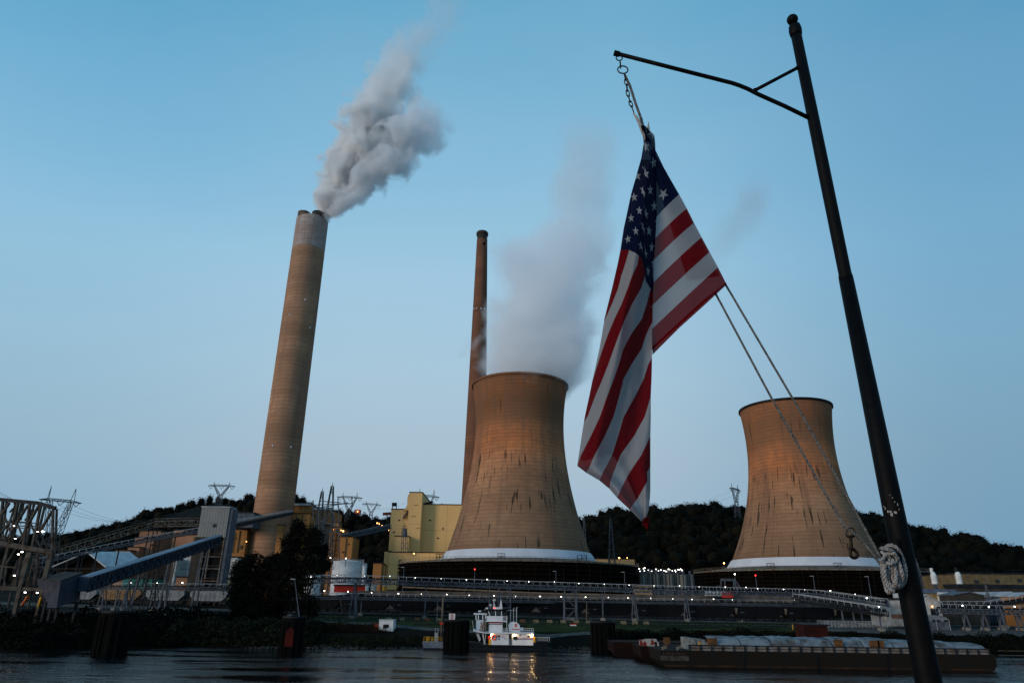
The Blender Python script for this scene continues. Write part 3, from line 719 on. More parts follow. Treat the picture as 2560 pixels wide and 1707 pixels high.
# rope coil on the cleat
coil = thing('rope_coil', 'thick grey rope coiled and knotted on the pole cleat', 'rope', pp(2240, 1400, -.07))
loops = [[(2210, 1372), (2226, 1362), (2247, 1375), (2262, 1412), (2264, 1442), (2256, 1462), (2238, 1466), (2222, 1442), (2214, 1410)],
         [(2203, 1378), (2216, 1388), (2236, 1404), (2246, 1432), (2248, 1458), (2236, 1470), (2222, 1456), (2220, 1428)],
         [(2207, 1400), (2206, 1430), (2213, 1462), (2220, 1480), (2228, 1478)],
         [(2212, 1404), (2212, 1440), (2222, 1466), (2234, 1480)],
         [(2222, 1376), (2240, 1392), (2252, 1420), (2256, 1446), (2248, 1464), (2234, 1448), (2230, 1416), (2224, 1396)],
         [(2204, 1404), (2218, 1384), (2236, 1384), (2242, 1400), (2228, 1410), (2210, 1404)],
         [(2230, 1398), (2240, 1430), (2238, 1460), (2228, 1466)], [(2202, 1370), (2216, 1372), (2232, 1378), (2244, 1396)]]
for i, lp in enumerate(loops):
    z_ = [-.075, -.088, -.085, -.100, -.102, -.114, -.112, -.12][i]
    rope('rope_loop', [pp(a, b, z_+.012*math.sin(k*.5+i)) for k, (a, b) in enumerate(smooth_line(lp, 6))], .0102, coil, pitch=.062)
# ---------------------------------------------------------------- the flag
mf = bpy.data.materials.new('flag_nylon'); mf.use_nodes = True
nd, l = mf.node_tree.nodes, mf.node_tree.links; nd.clear()
def mth(op, a, bb=None, c=None, clamp=False):
    q = nd.new('ShaderNodeMath'); q.operation = op; q.use_clamp = clamp
    for i, v in enumerate((a, bb, c)):
        if v is None: continue
        if isinstance(v, (int, float)): q.inputs[i].default_value = v
        else: l.new(v, q.inputs[i])
    return q.outputs[0]
def mixc(f, a, b):
    q = nd.new('ShaderNodeMix'); q.data_type = 'RGBA'; l.new(f, q.inputs[0])
    for i, v in ((6, a), (7, b)):
        if isinstance(v, tuple): q.inputs[i].default_value = (*v, 1)
        else: l.new(v, q.inputs[i])
    return q.outputs[2]
uv = nd.new('ShaderNodeUVMap'); uv.uv_map = 'UVMap'; s = nd.new('ShaderNodeSeparateXYZ'); l.new(uv.outputs[0], s.inputs[0])
U, Vv = s.outputs['X'], s.outputs['Y']            # U 0..1 hoist to fly, V in stripes from the top, 0..13
odd = mth('GREATER_THAN', mth('MODULO', Vv, 2.0), 1.0)
stripes = mixc(odd, (.20, .004, .007), (.42, .42, .44))
incan = mth('MULTIPLY', mth('LESS_THAN', U, .4), mth('LESS_THAN', Vv, 7.0))
def star(off):
    sx_ = mth('SUBTRACT', mth('MODULO', mth('ADD', mth('SUBTRACT', mth('MULTIPLY', U, 12/.4), off), 13.0), 2.0), 1.0)
    sy_ = mth('SUBTRACT', mth('MODULO', mth('ADD', mth('SUBTRACT', mth('MULTIPLY', Vv, 10/7), off), 13.0), 2.0), 1.0)
    x = mth('MULTIPLY', sx_, .4/12*24.7); y = mth('MULTIPLY', sy_, .7)   # both in stripe widths
    r = mth('SQRT', mth('ADD', mth('MULTIPLY', x, x), mth('MULTIPLY', y, y)))
    a = mth('ARCTAN2', x, mth('MULTIPLY', y, -1.0)); k = math.pi/5
    af = mth('ABSOLUTE', mth('SUBTRACT', mth('MODULO', mth('ADD', a, math.pi*2+k), 2*k), k))
    lx, ly = mth('MULTIPLY', r, mth('COSINE', af)), mth('MULTIPLY', r, mth('SINE', af))
    Rr = .36
    return mth('LESS_THAN', mth('ADD', mth('MULTIPLY', lx, .2245), mth('MULTIPLY', ly, .691)), .2245*Rr)
inb = mth('MULTIPLY', mth('MULTIPLY', mth('GREATER_THAN', U, .4/24), mth('LESS_THAN', U, .4*23/24)), mth('MULTIPLY', mth('GREATER_THAN', Vv, .35), mth('LESS_THAN', Vv, 6.65)))
stars = mth('MULTIPLY', mth('MAXIMUM', star(1.0), star(2.0)), inb)
col = mixc(incan, stripes, mixc(stars, (.0045, .008, .04), (.36, .38, .41)))
# hem at the fly: two lines of stitching
hem = mth('MULTIPLY', mth('GREATER_THAN', U, .982), mth('LESS_THAN', mth('FRACT', mth('MULTIPLY', U, 150.0)), .3))
col = mixc(mth('MULTIPLY', hem, .45), col, (.42, .12, .13))
di = nd.new('ShaderNodeBsdfDiffuse'); tr = nd.new('ShaderNodeBsdfTranslucent'); mx = nd.new('ShaderNodeMixShader'); mx.inputs[0].default_value = .62
l.new(col, di.inputs[0]); l.new(col, tr.inputs[0]); l.new(di.outputs[0], mx.inputs[1]); l.new(tr.outputs[0], mx.inputs[2])
wv_ = nd.new('ShaderNodeTexNoise'); wv_.inputs['Scale'].default_value = 500; bp = nd.new('ShaderNodeBump'); bp.inputs['Strength'].default_value = .15; bp.inputs['Distance'].default_value = .002
l.new(wv_.outputs[0], bp.inputs['Height']); l.new(bp.outputs[0], di.inputs['Normal'])
ts = nd.new('ShaderNodeBsdfTransparent'); m2_ = nd.new('ShaderNodeMixShader'); m2_.inputs[0].default_value = .03
l.new(mx.outputs[0], m2_.inputs[1]); l.new(ts.outputs[0], m2_.inputs[2])
ou = nd.new('ShaderNodeOutputMaterial'); l.new(m2_.outputs[0], ou.inputs[0])
# left (front) panel: rows at a pixel height, with x -> V in stripes read along the row
ROWS = [(314, [(1601, 1.5), (1612, 1.9)], 0), (338, [(1608, 1.2), (1636, 2.2)], 0), (360, [(1609, 1.2), (1638, 2.2)], 0), (396, [(1603, 1.0), (1622, 1.6), (1640, 2.3)], 0), (442, [(1590, .6), (1620, 1.6), (1641, 2.5)], 0), (484, [(1578, .4), (1612, 1.6), (1641, 2.8)], 0),
 (526, [(1569, .2), (1606, 1.7), (1642, 3.1)], 0), (572, [(1559, .1), (1602, 1.9), (1640, 3.5)], 0), (625, [(1551, .05), (1573, 1), (1604, 2.2), (1637, 4)], 0), (660, [(1544, .05), (1563, 1), (1594, 2), (1612, 2.9), (1635, 4.3)], 0),
 (690, [(1537, .1), (1553, 1), (1580, 2), (1613, 3), (1635, 4.7)], 0), (721, [(1530, .2), (1545, 1), (1569, 2), (1603, 3), (1627, 4), (1633, 4.4)], 0), (760, [(1520, .5), (1530, 1), (1554, 2), (1580, 3), (1617, 4), (1632, 4.6)], 0),
 (797, [(1511, .9), (1536, 2), (1563, 3), (1605, 4), (1631, 4.9)], 0), (835, [(1505, 1.35), (1520, 2), (1548, 3), (1578, 4), (1616, 5), (1630, 5.3)], 0), (874, [(1498, 1.7), (1506, 2), (1534, 3), (1557, 4), (1603, 5), (1630, 5.7)], 0),
 (910, [(1490, 1.8), (1494, 2), (1521, 3), (1547, 4), (1579, 5), (1621, 6), (1630, 6.25)], 0), (946, [(1482, 1.95), (1483, 2), (1507, 3), (1535, 4), (1559, 5), (1610, 6), (1629, 6.5)], 0), (990, [(1473, 2.4), (1488, 3), (1518, 4), (1548, 5), (1588, 6), (1627, 7)], 0),
 (1041, [(1462, 2.8), (1469, 3), (1500, 4), (1534, 5), (1559, 6), (1612, 7), (1627, 7.3)], 0), (1090, [(1454, 3.4), (1477, 4), (1512, 5), (1545, 6), (1585, 7), (1626, 8)], 0), (1137, [(1447, 3.85), (1453, 4), (1486, 5), (1531, 6), (1550, 7), (1604, 8), (1626, 8.7)], 0),
 (1164, [(1443, 4), (1475, 5), (1517, 6), (1540, 7), (1585, 8), (1626, 9)], 0), (1181, [(1465, 5), (1508, 6), (1533, 7), (1574, 8), (1626, 9.2)], 0), (1201, [(1499, 6), (1526, 7), (1562, 8), (1619, 9), (1626, 9.2)], 0),
 (1221, [(1523, 7), (1552, 8), (1608, 9), (1626, 9.5)], 0), (1244, [(1543, 8), (1595, 9), (1625, 9.7)], 0), (1273, [(1574, 9), (1622, 9.9)], 0), (1303, [(1604, 10), (1612, 10.05)], 0)]
CE = [(1530, 624), (1551, 624), (1573, 625), (1590, 633), (1604, 645), (1612, 675), (1613, 700), (1620, 712), (1628, 724), (1640, 735)]   # lower end of the blue field, U = .4
BE = [(1430, 1160), (1443, 1168), (1465, 1181), (1499, 1201), (1523, 1221), (1543, 1244), (1574, 1273), (1604, 1305), (1612, 1310), (1650, 1330)]
def Uof(x, y):
    yc = lerp(CE, x); yb = lerp(BE, x)
    return .4*(y-300)/(yc-300) if y < yc else min(1, .4+.6*(y-yc)/max(1, yb-yc))
def row_at(y):
    for (ya, A, _), (yb, B, _) in zip(ROWS, ROWS[1:]):
        if ya <= y <= yb:
            f = (y-ya)/(yb-ya); return f, A, B
    return 1, ROWS[-1][1], ROWS[-1][1]
def xofV(tab, v):        # tab of (x, V): x at V
    t = [(b, a) for a, b in tab]; return lerp(t, v)
NC = 48; fv, ff, fuv = [], [], []
ysl = sorted(set(list(np.arange(314, 1303, 6.0))+[r[0] for r in ROWS]))
def panel(rows, flip=False):
    k0 = len(fv); nr = len(rows); nc = len(rows[0])
    for r in rows:
        for (x, y, dy, u, v) in r: fv.append(pp(x, y, dy)); fuv.append((u, v))
    for i in range(nr-1):
        for j in range(nc-1):
            a = k0+i*nc+j; ff.append((a, a+nc, a+nc+1, a+1))
rows = []
for y in ysl:
    f, A, B = row_at(y)
    xl = A[0][0]*(1-f)+B[0][0]*f; xr = A[-1][0]*(1-f)+B[-1][0]*f
    vl = A[0][1]*(1-f)+B[0][1]*f; vr = A[-1][1]*(1-f)+B[-1][1]*f; r = []
    for j in range(NC+1):
        c_ = j/NC; x = xl+(xr-xl)*c_
        def vat(tab):
            a, b = tab[0][0], tab[-1][0]; lo, hi = 0, 1
            return lerp(tab, a+(b-a)*c_)
        # interpolate along stripes: find V so that the x at V between the two rows fits
        lo_, hi_ = vl, vr
        for _ in range(24):
            m_ = (lo_+hi_)/2
            def ex(tab, v):
                if v < tab[0][1]: 
                    s_ = (tab[1][0]-tab[0][0])/(tab[1][1]-tab[0][1]); return tab[0][0]+(v-tab[0][1])*s_
                if v > tab[-1][1]:
                    s_ = (tab[-1][0]-tab[-2][0])/(tab[-1][1]-tab[-2][1]); return tab[-1][0]+(v-tab[-1][1])*s_
                return xofV(tab, v)
            if ex(A, m_)*(1-f)+ex(B, m_)*f < x: lo_ = m_
            else: hi_ = m_
        v = (lo_+hi_)/2
        low = (y-338)/965
        dy = -.05+.085*abs(c_-.5)**2*4*min(1, low*2+.2)+.050*math.sin(c_*8+low*4)*min(1, low*3)+.014*math.sin(c_*17+low*9)
        dy += .014*nz(x*.022, y*.012, 3)+.006*nz(x*.06, y*.03, 8)
        r.append((x, y, dy, Uof(x, y), v))
    rows.append(r)
panel(rows)
front = rows
# right panel: from the fold to the hoist edge, the cloth seen from its back
HOIST = [(1612, 335), (1618, 350), (1640, 378), (1660, 420), (1680, 455), (1698, 486), (1717, 521), (1735, 557), (1754, 593), (1774, 630), (1795, 668), (1815, 708)]
HV = [2.7, 3.1, 4.0, 5.1, 6.1, 7, 8, 9, 10, 11, 12, 13]
FOLD = [(1612, 335), (1628, 350), (1636, 390), (1638, 440), (1642, 500), (1641, 551), (1640, 601), (1637, 655), (1634, 713), (1632, 769), (1631, 828), (1630, 882)]
rows = []; N2 = 60
for i in range(N2+1):
    t = i/N2*(len(HV)-1); k = min(len(HV)-2, int(t)); f = t-k
    hx, hy = [HOIST[k][d]*(1-f)+HOIST[k+1][d]*f for d in (0, 1)]; gx, gy = [FOLD[k][d]*(1-f)+FOLD[k+1][d]*f for d in (0, 1)]
    v = HV[k]*(1-f)+HV[k+1]*f; ln_ = math.hypot(hx-gx, hy-gy); r = []
    for j in range(25):
        c_ = j/24; bow = -5*math.sin(math.pi*c_)*min(1, ln_/150)
        gx_ = gx-7*min(1, ln_/60); x, y = hx+(gx_-hx)*c_, hy+(gy-hy)*c_+bow*.8*math.sin(math.pi*min(1, max(0, t/(len(HV)-1)))**.7)
        dy = -.02+.045*c_**2+.018*math.sin(c_*5+v*.35)+.012*nz(x*.02, y*.02, 5) ; r.append((x, y, dy, c_*ln_/1013, min(v, 12.999)))
    rows.append(r)
panel(rows)
# doubled strip behind the hoist edge (darker where two layers hang together)
rows = []
for i in range(31):
    t = i/30; hx, hy = lerp([(0, 1628), (.3, 1665), (1, 1800)], t), lerp([(0, 372), (.3, 428), (1, 690)], t)
    lx, ly = lerp([(0, 1622), (.2, 1642), (1, 1719)], t), lerp([(0, 380), (.2, 455), (1, 703)], t)
    v = lerp([(372, 2.2), (420, 4), (486, 7), (690, 12.6)], hy); r = []
    for j in range(9):
        c_ = j/8; x, y = hx+(lx-hx)*c_, hy+(ly-hy)*c_
        vv = v+(y-hy)*.0+c_*math.hypot(hx-lx, hy-ly)*-.002
        r.append((x, y, .012+.01*c_, .06, 7.6 if j == 0 else 7.5))
    rows.append(r)
panel(rows)
# cloth behind the front panel, folded back, stopping above the fly hem
rows = []
for y in np.arange(400, 1251, 10):
    f, A, B = row_at(y); xl = A[0][0]*(1-f)+B[0][0]*f+1; xr = A[-1][0]*(1-f)+B[-1][0]*f-1
    for lim in ((1142, 1443, 1137), ): pass
    r = []
    for j in range(21):
        c_ = j/20; x = xl+(xr-xl)*c_; yl = lerp([(1440, 1140), (1460, 1152), (1528, 1131), (1553, 1169), (1578, 1217), (1592, 1249), (1630, 1249)], x)
        yy = min(y, yl); low = (yy-338)/965; tb = front[min(len(front)-1, int((yy-314)/6.0))]
        dy = .03+.05*abs(c_-.5)**2*4*min(1, low*2)+.02*math.sin(c_*5+low*3)
        vv = 6.5-2.0*c_+low*2.2; r.append((x, yy, dy, .45+.4*low, 1.5))
    rows.append(r)
panel(rows)
# rolled hem along the flag's lower edge and the bunched head, small red tip
panel([[(1816, 706, -.022, .02, 12.5), (1816, 712, -.02, .02, 12.5)], [(1760, 749, -.02, .1, 12.5), (1760, 764, -.03, .1, 12.5)], [(1700, 803, -.0, .18, 12.5), (1700, 818, -.04, .18, 12.5)], [(1631, 866, .02, .24, 12.5), (1631, 887, .02, .24, 12.5)]])
panel([[(1604, 1302, -.03, .99, 10.5), (1620, 1288, -.03, .9, 10.5)], [(1608, 1312, -.02, .99, 10.5), (1622, 1302, -.02, .9, 10.5)], [(1617, 1324, -.01, .99, 10.5), (1619, 1322, -.01, .9, 10.5)]])
me = bpy.data.meshes.new('flag'); org = pp(1612, 335)
me.from_pydata([tuple(p-org) for p in fv], [], ff); me.materials.append(mf)
ul = me.uv_layers.new(name='UVMap')
for lp in me.loops: ul.data[lp.index].uv = fuv[lp.vertex_index]
me.polygons.foreach_set('use_smooth', [True]*len(ff)); me.update()
fo = bpy.data.objects.new('flag', me); scene.collection.objects.link(fo); fo.location = org
tag(fo, 'large red, white and blue stars and stripes flag hanging folded from the pole arm', 'flag')
# white canvas heading twisted at the top of the flag
hd = MB(); hc = mat('canvas_heading', (.40, .39, .37), (.22, .21, .20), .9, 60)
A_ = [(1583, 283, 4), (1590, 292, 7), (1598, 306, 9), (1604, 322, 10), (1611, 338, 11), (1616, 352, 12)]
hd.tube([pp(x, y, -.015) for x, y, w in A_], [w*.0013 for x, y, w in A_], 10)
hd.prism([pp(1622, 303, -.02), pp(1625, 330, -.02), pp(1619, 336, -.02), pp(1617, 318, -.02)], (0, .004, 0))
o = hd.build('heading', hc, fo, smooth=True)
# ---------------------------------------------------------------- plant buildings
def pcen(x0, x1, y1, Y): p = at((x0+x1)/2, y1, Y); return Vector((p.x, p.y, min(p.z, gz(p.x, Y))))
def ground_z(x, y, Y): p = at(x, y, Y); return gz(p.x, Y)
def bbox(mb, x0, x1, y0, Y, d, y1=None, mi=0):
    """box with its front at depth Y showing between these pixels, standing on the ground (or at pixel y1)"""
    ym = y0+20 if y1 is None else (y0+y1)/2
    X0, X1 = at(x0, ym, Y).x, at(x1, ym, Y).x; z1 = ztop(((X0+X1)/2, Y, 0), y0)
    z0 = gz((X0+X1)/2, Y)-.3 if y1 is None else ztop(((X0+X1)/2, Y, 0), y1)
    mb.box(X0, X1, Y, Y+d, z0, z1, mi); return X0, X1, z0, z1
def seams(mb, X0, X1, Y, z0, z1, step, t=.05, w=.12, horiz=None):
    x = X0+step
    while x < X1-.2: mb.box(x, x+w, Y-t, Y, z0, z1); x += step
    if horiz:
        for z in horiz: mb.box(X0, X1, Y-t*1.4, Y-t*.05, z, z+w*1.3)
def building(name, label, cat, parts, wallm, group=None, roofm=None, seam=6, seamm=None, extra=None, Y0=None):
    """parts: (x0, x1, ytop, Y, depth[, ybottom]) blocks of one building"""
    x0, x1, y0, Y, d = parts[0][:5]; X0 = at(x0, y0+30, Y).x; X1 = at(x1, y0+30, Y).x
    t = thing(name, label, cat, ((X0+X1)/2, Y, gz((X0+X1)/2, Y)), group)
    sm_ = MB(); ex = []
    for p in parts:
        w = MB(); b = bbox(w, *p[:5], p[5] if len(p) > 5 else None); ex.append(b)
        w.build('wall', wallm if len(p) < 7 else p[6], t)
        r = MB(); r.box(b[0]-.35, b[1]+.35, p[3]-.35, p[3]+p[4]+.35, b[3]+.003, b[3]+(.55 if roofm is None else 1.3)); r.build('roof', roofm or M['dark_steel'], t)
        if seam: seams(sm_, b[0], b[1], p[3], b[2]+.5, b[3]-.3, seam, horiz=[b[2]+(b[3]-b[2])*q for q in (.33, .66)] if b[3]-b[2] > 14 else None)
    if seam and sm_.v: sm_.build('panel_seams', seamm or wallm, t)
    return t, ex
M['yellow_seam'] = mat('yellow_seam', (.52, .33, .13)); M['orange_seam'] = mat('ochre_seam', (.17, .09, .035))
M['roofing'] = mat('grey_roofing', (.12, .13, .14))
# yellow powerhouse
pt_, ex = building('powerhouse', 'huge pale yellow powerhouse block with a tall stair tower, left of the steaming cooling tower', 'building',
    [(1055, 1235, 1262, 500, 60), (1023, 1055, 1231, 492, 60), (977, 1024, 1273, 495, 60), (986, 1021, 1341, 486, 9), (972, 1112, 1381, 478, 14), (960, 973, 1378, 484, 16), (941, 961, 1412, 480, 14)], M['yellow_wall'], seam=9, seamm=M['yellow_seam'])
MB().prism([at(1010, 1275, 492.3), at(1023.5, 1275, 492.3), at(1023.5, 1233, 492.3), at(1019, 1240, 492.3), at(1018, 1262, 492.3)], (0, 40, 0)).build('sloped_shoulder', M['yellow_wall'], pt_)
q = MB()
for a, b in (((1008, 1295), (1021, 1276)),): q.bar(at(*a, 493.5), at(*b, 493.5), 1.6, 1)
q.build('inclined_duct', M['brown_wall'], pt_)
q = MB()
for x in (981, 991): q.bar(at(x, 1273, 497), at(x+.4, 1260, 497), .5)
q.bar(at(980, 1260.5, 497), at(992, 1260.5, 497), .9, 2.5); q.build('roof_hoist', M['dark_steel'], pt_)
q = MB()
for x in range(1057, 1088, 4): q.bar(at(x, 1262, 501), at(x, 1256, 501), .35)
q.bar(at(1056, 1256.5, 501), at(1086, 1256.5, 501), .35); q.bar(at(1062, 1260, 502), at(1082, 1253, 502), 1.2); q.build('roof_plant', M['dark_steel'], pt_)
q = MB(); X0 = at(1106, 1323, 500); q.box(X0.x, X0.x+.8, 499.6, 500.3, X0.z, X0.z+1.2); q.build('vent', M['dark_window'], pt_)
# transformer tower standing on its ledge
lt = thing('steel_headframe', 'small steel framework tower carrying grey drum and conductors, before the yellow powerhouse', 'headframe', at(1012, 1380, 474))
q = MB()
for x in (1003, 1008, 1014, 1019): q.bar(at(x, 1382, 474), at(x+(1011.5-x)*.3, 1318, 474), .35)
for y in (1370, 1356, 1342, 1330): q.bar(at(1004, y, 474), at(1018, y, 474), .25)
for a, b in (((1004, 1370), (1018, 1356)), ((1004, 1356), (1018, 1342)), ((1018, 1370), (1004, 1356))): q.bar(at(*a, 474), at(*b, 474), .2)
q.build('frame', M['grey_steel'], lt)
b_ = at(1011.5, 1340, 475); MB().cyl((b_.x, 475, b_.z), 1.6, 5, 12, r2=1.2).build('drum', M['grey_steel'], lt)
q = MB(); q.bar(at(1011, 1325, 475), at(1012, 1308, 475), .3); q.bar(at(1005, 1316, 475), at(1018, 1314, 475), .25); q.build('mast', M['dark_steel'], lt)
# ochre boiler house in blocks behind the stack base
bh, ex = building('boiler_house', 'ochre boiler house of stepped blocks with white roof edges behind the foreground tree', 'building',
    [(724, 773, 1284, 452, 30), (735, 776, 1262, 470, 30), (775, 828, 1274, 476, 30), (671, 707, 1312, 440, 20), (616, 671, 1326, 452, 20), (579, 616, 1324, 436, 22), (775, 826, 1313, 462, 12, None, M['brown_wall']), (824, 851, 1318, 456, 22), (849, 881, 1342, 452, 20), (830, 846, 1306, 458, 8)],
    M['orange_wall'], roofm=None, seam=8, seamm=M['orange_seam'])
q = MB()
for x0, x1, y, Y in ((734, 777, 1260.5, 469.5), (774, 829, 1271.5, 475.5)):
    a, b = at(x0, y+1.5, Y), at(x1, y+1.5, Y); q.box(a.x, b.x, Y-.6, Y+.2, a.z-.2, a.z+1.1)
q.build('white_roof_edge', M['roof_white'], bh)
q = MB(); q.bar(at(616, 1328, 449), at(669, 1331, 449), .8); q.bar(at(617, 1352, 449), at(668, 1354, 449), .5); 
for x in (622, 640, 662): q.bar(at(x, 1328, 449.5), at(x-2, 1372, 449.5), .45)
q.build('pipe_rack', M['pale_steel'], bh)
q = MB(); bbox(q, 617, 627, 1330, 450.5, 1.2, 1345); bbox(q, 619, 664, 1355, 450.5, 1.2, 1369); q.build('dark_opening', M['dark_concrete'], bh)
q = MB(); a = at(597, 1367, 435.5); q.box(a.x, a.x+1.8, 435.4, 436, a.z-1, a.z+1.2); q.build('small_red_window', M['brown_wall'], bh)
q = MB(); a = at(793, 1300, 475); q.box(a.x, a.x+1.2, 474.6, 475.4, a.z-1.5, a.z+1.5); q.build('white_hatch', M['white'], bh)
# pipes, ladders and vents on the boiler house walls
for x, y0, y1, Y, w in ((742, 1286, 1312, 451.6, .5), (756, 1286, 1330, 451.6, .35), (690, 1314, 1360, 439.6, .4), (842, 1320, 1390, 455.6, .35), (866, 1344, 1392, 451.6, .4), (600, 1326, 1380, 435.6, .4), (588, 1330, 1380, 435.6, .3)):
    MB().bar(at(x, y0, Y), (at(x, y0, Y).x, Y, at(x, y1, Y).z), w).build('wall_pipe', M['brown_wall'], bh)
for x, y, Y, w, h in ((730, 1296, 452, .9, 1.4), (765, 1300, 452, 1.1, .8), (752, 1270, 470, 1, .9), (804, 1286, 476, 1.2, .8), (818, 1296, 476, .8, 1.3), (684, 1330, 440, .9, 1.1), (700, 1345, 440, 1.2, .8), (872, 1360, 452, 1, 1), (835, 1350, 456, .8, 1.2), (590, 1345, 436, .9, .9), (858, 1380, 452, 1.6, .9)):
    a = at(x, y, Y-.1); MB().box(a.x-w/2, a.x+w/2, Y-.16, Y-.002, a.z-h/2, a.z+h/2).build('vent_louvre', M['dark_concrete'], bh)
q = MB(); zz_ = gz(at(840, 1310, 455).x, 455)+2; s_ = 1
while zz_ < ztop(at(840, 1310, 454), 1322)-3:
    a = at(838, 1350, 454).x; q.bar((a-1.5*s_, 454, zz_), (a+1.5*s_, 454, zz_+3), .3); q.bar((a-2, 454, zz_+3), (a+2, 454, zz_+3), .25); zz_ += 3; s_ = -s_
for dx in (-2, 2): q.bar((at(838, 1350, 454).x+dx, 454, gz(a, 454)), (at(838, 1350, 454).x+dx, 454, zz_), .25)
q.build('outside_stair', M['dark_steel'], bh)
for x, y in ((1040, 1262), (1034, 1290), (1046, 1320)): a = at(x, y, 491.9); MB().box(a.x-1.6, a.x+1.6, 491.8, 491.998, a.z-.3, a.z+.3).build('wall_ledge', M['yellow_seam'], pt_)
for x, y in ((1075, 1300), (1095, 1345), (998, 1300), (985, 1330), (1080, 1400), (1000, 1400)): a = at(x, y, 499.9); Yq = 500 if x > 1060 and y < 1380 else (495 if y < 1380 else 478); a = at(x, y, Yq); MB().box(a.x-.7, a.x+.7, Yq-.12, Yq-.002, a.z-.5, a.z+.5).build('vent', M['dark_concrete'], pt_)
gh, ex = building('precipitator_house', 'grey corrugated shed with dark ridged wall between the transfer tower and the wide smokestack', 'building', [(588, 633, 1282, 425, 14, 1318)], M['grey_steel'], seam=1.6, seamm=M['dark_steel'])
building('salmon_hopper_house', 'stepped salmon coloured industrial building behind the sloping blue-grey conveyor', 'building', [(284, 322, 1376, 430, 18), (316, 345, 1368, 436, 16), (334, 381, 1344, 442, 20), (346, 402, 1327, 450, 20), (432, 456, 1325, 450, 16), (452, 490, 1337, 445, 16)], M['salmon_wall'], seam=7, seamm=M['brown_wall'])
building('salmon_pump_house', 'small flat salmon brick hut beside a lamp under the transfer tower', 'building', [(438, 469, 1443, 292, 6)], M['salmon_wall'], seam=0)
building('teal_shed', 'long low teal green shed under the sloping conveyor', 'shed', [(303, 391, 1446, 292, 7)], M['teal'], seam=2.2, seamm=M['teal'])
building('green_box_shed', 'small pale green metal box shed at the foot of the transfer tower', 'shed', [(548, 577, 1447, 290, 5)], mat('pale_green_metal', (.17, .2, .14)), seam=0)
building('white_silo_house', 'white sheet metal hopper building seen below the sloping conveyor', 'building', [(436, 482, 1384, 330, 12), (432, 440, 1398, 325, 6)], M['dirty_white'], seam=3, seamm=M['grey_steel'])
building('white_annex', 'narrow white annex between the transfer tower and the dark tree', 'building', [(566, 592, 1393, 330, 10)], M['dirty_white'], seam=0)
building('yellow_annex', 'low yellow flat-roofed annex showing behind the right end of the left cooling tower basin', 'building', [(1490, 1587, 1397, 452, 26)], M['yellow_wall'], seam=9, seamm=M['yellow_seam'])
building('ochre_silo_house', 'narrow ochre bin house standing between the white tank and the powerhouse', 'building', [(932, 953, 1408, 420, 9)], M['orange_wall'], seam=0)
building('beige_switch_hut', 'beige electrical hut with two boxes at the foot of the grey silos', 'building', [(1588, 1631, 1464, 300, 5)], mat('beige_wall', (.36, .25, .14)), seam=3.6, seamm=M['brown_wall'])
building('workshop', 'long tan flat-roofed workshop with three small windows at the right edge', 'building', [(2409, 2640, 1435, 300, 30)], mat('tan_wall', (.16, .12, .065)), seam=0)
wk = bpy.data.objects['workshop']
for x, y in ((2441, 1453), (2493, 1452), (2549, 1450)):
    a = at(x, y, 299.8); q = MB(); q.box(a.x-.7, a.x+.7, 299.6, 300.05, a.z-.6, a.z+.6); q.build('window', M['dark_window'], wk)
building('long_low_warehouse', 'low dark warehouse under the tan workshop', 'building', [(2400, 2640, 1470, 262, 8)], M['dark_concrete'], roofm=M['dark_steel'], seam=0)
yb = building('yellow_workshop', 'yellow single-storey workshop with pale blue roof right of the flagpole', 'building', [(2310, 2392, 1483, 238, 9)], mat('muted_yellow_wall', (.30, .21, .08)), roofm=M['blue_steel'], seam=0)[0]
q = MB(); a = at(2359, 1496, 237.8); q.box(a.x-1.8, a.x+1.8, 237.3, 238.05, a.z-1.8, a.z+2); q.build('white_door', M['white'], yb)
def gable(name, label, x0, x1, ye, yr, Y, d, wallm, roofm, ybase=None, group=None, cat='building', door=None, over=.4):
    """gable end faces the river: eaves at pixel row ye, ridge at yr"""
    X0, X1 = at(x0, ye, Y).x, at(x1, ye, Y).x; xm = (X0+X1)/2; zg = gz(xm, Y)-.2 if ybase is None else ztop((xm, Y, 0), ybase)
    ze, zr = ztop((xm, Y, 0), ye), ztop((xm, Y, 0), yr)
    t = thing(name, label, cat, (xm, Y, zg), group)
    MB().prism([(X0, Y, zg), (X1, Y, zg), (X1, Y, ze), (xm, Y, zr), (X0, Y, ze)], (0, d, 0)).build('wall', wallm, t)
    q = MB()
    for s, XA in ((1, X1), (-1, X0)):
        n = Vector((-(ze-zr), 0, abs(XA-xm))).normalized()*.25; n.x *= s
        e = Vector((XA+s*over, 0, ze-over*(zr-ze)/abs(XA-xm))); r = Vector((xm, 0, zr))
        q.hexa([Vector((r.x, Y-over, r.z+.01)), Vector((e.x, Y-over, e.z+.01)), Vector((e.x, Y+d+over, e.z+.01)), Vector((r.x, Y+d+over, r.z+.01)),
                Vector((r.x, Y-over, r.z+.27)), Vector((e.x, Y-over, e.z+.27)), Vector((e.x, Y+d+over, e.z+.27)), Vector((r.x, Y+d+over, r.z+.27))])
    q.build('roof', roofm, t)
    if door:
        a, b = at(door[0], door[3], Y), at(door[1], door[2], Y); w = MB(); w.box(a.x, b.x, Y-.06, Y+.05, zg, b.z); w.build('door', M['dark_window'], t)
    return t, xm, zg, ze, zr, X0, X1
gable('grey_warehouse', 'grey gabled warehouse with dark open door right of the lattice mast', 2515, 2545, 1489, 1480, 232, 25, M['grey_steel'], M['pale_steel'], door=(2530, 2542, 1491, 1502))
gable('open_canopy', 'open-sided grey roofed canopy beside the yellow workshop', 2385, 2460, 1488, 1480, 226, 8, M['dark_concrete'], M['grey_steel'])
gable('ochre_shed', 'small ochre shed at the far right edge above the rising conveyor', 2545, 2590, 1490, 1482, 222, 8, M['orange_wall'], M['pale_steel'])
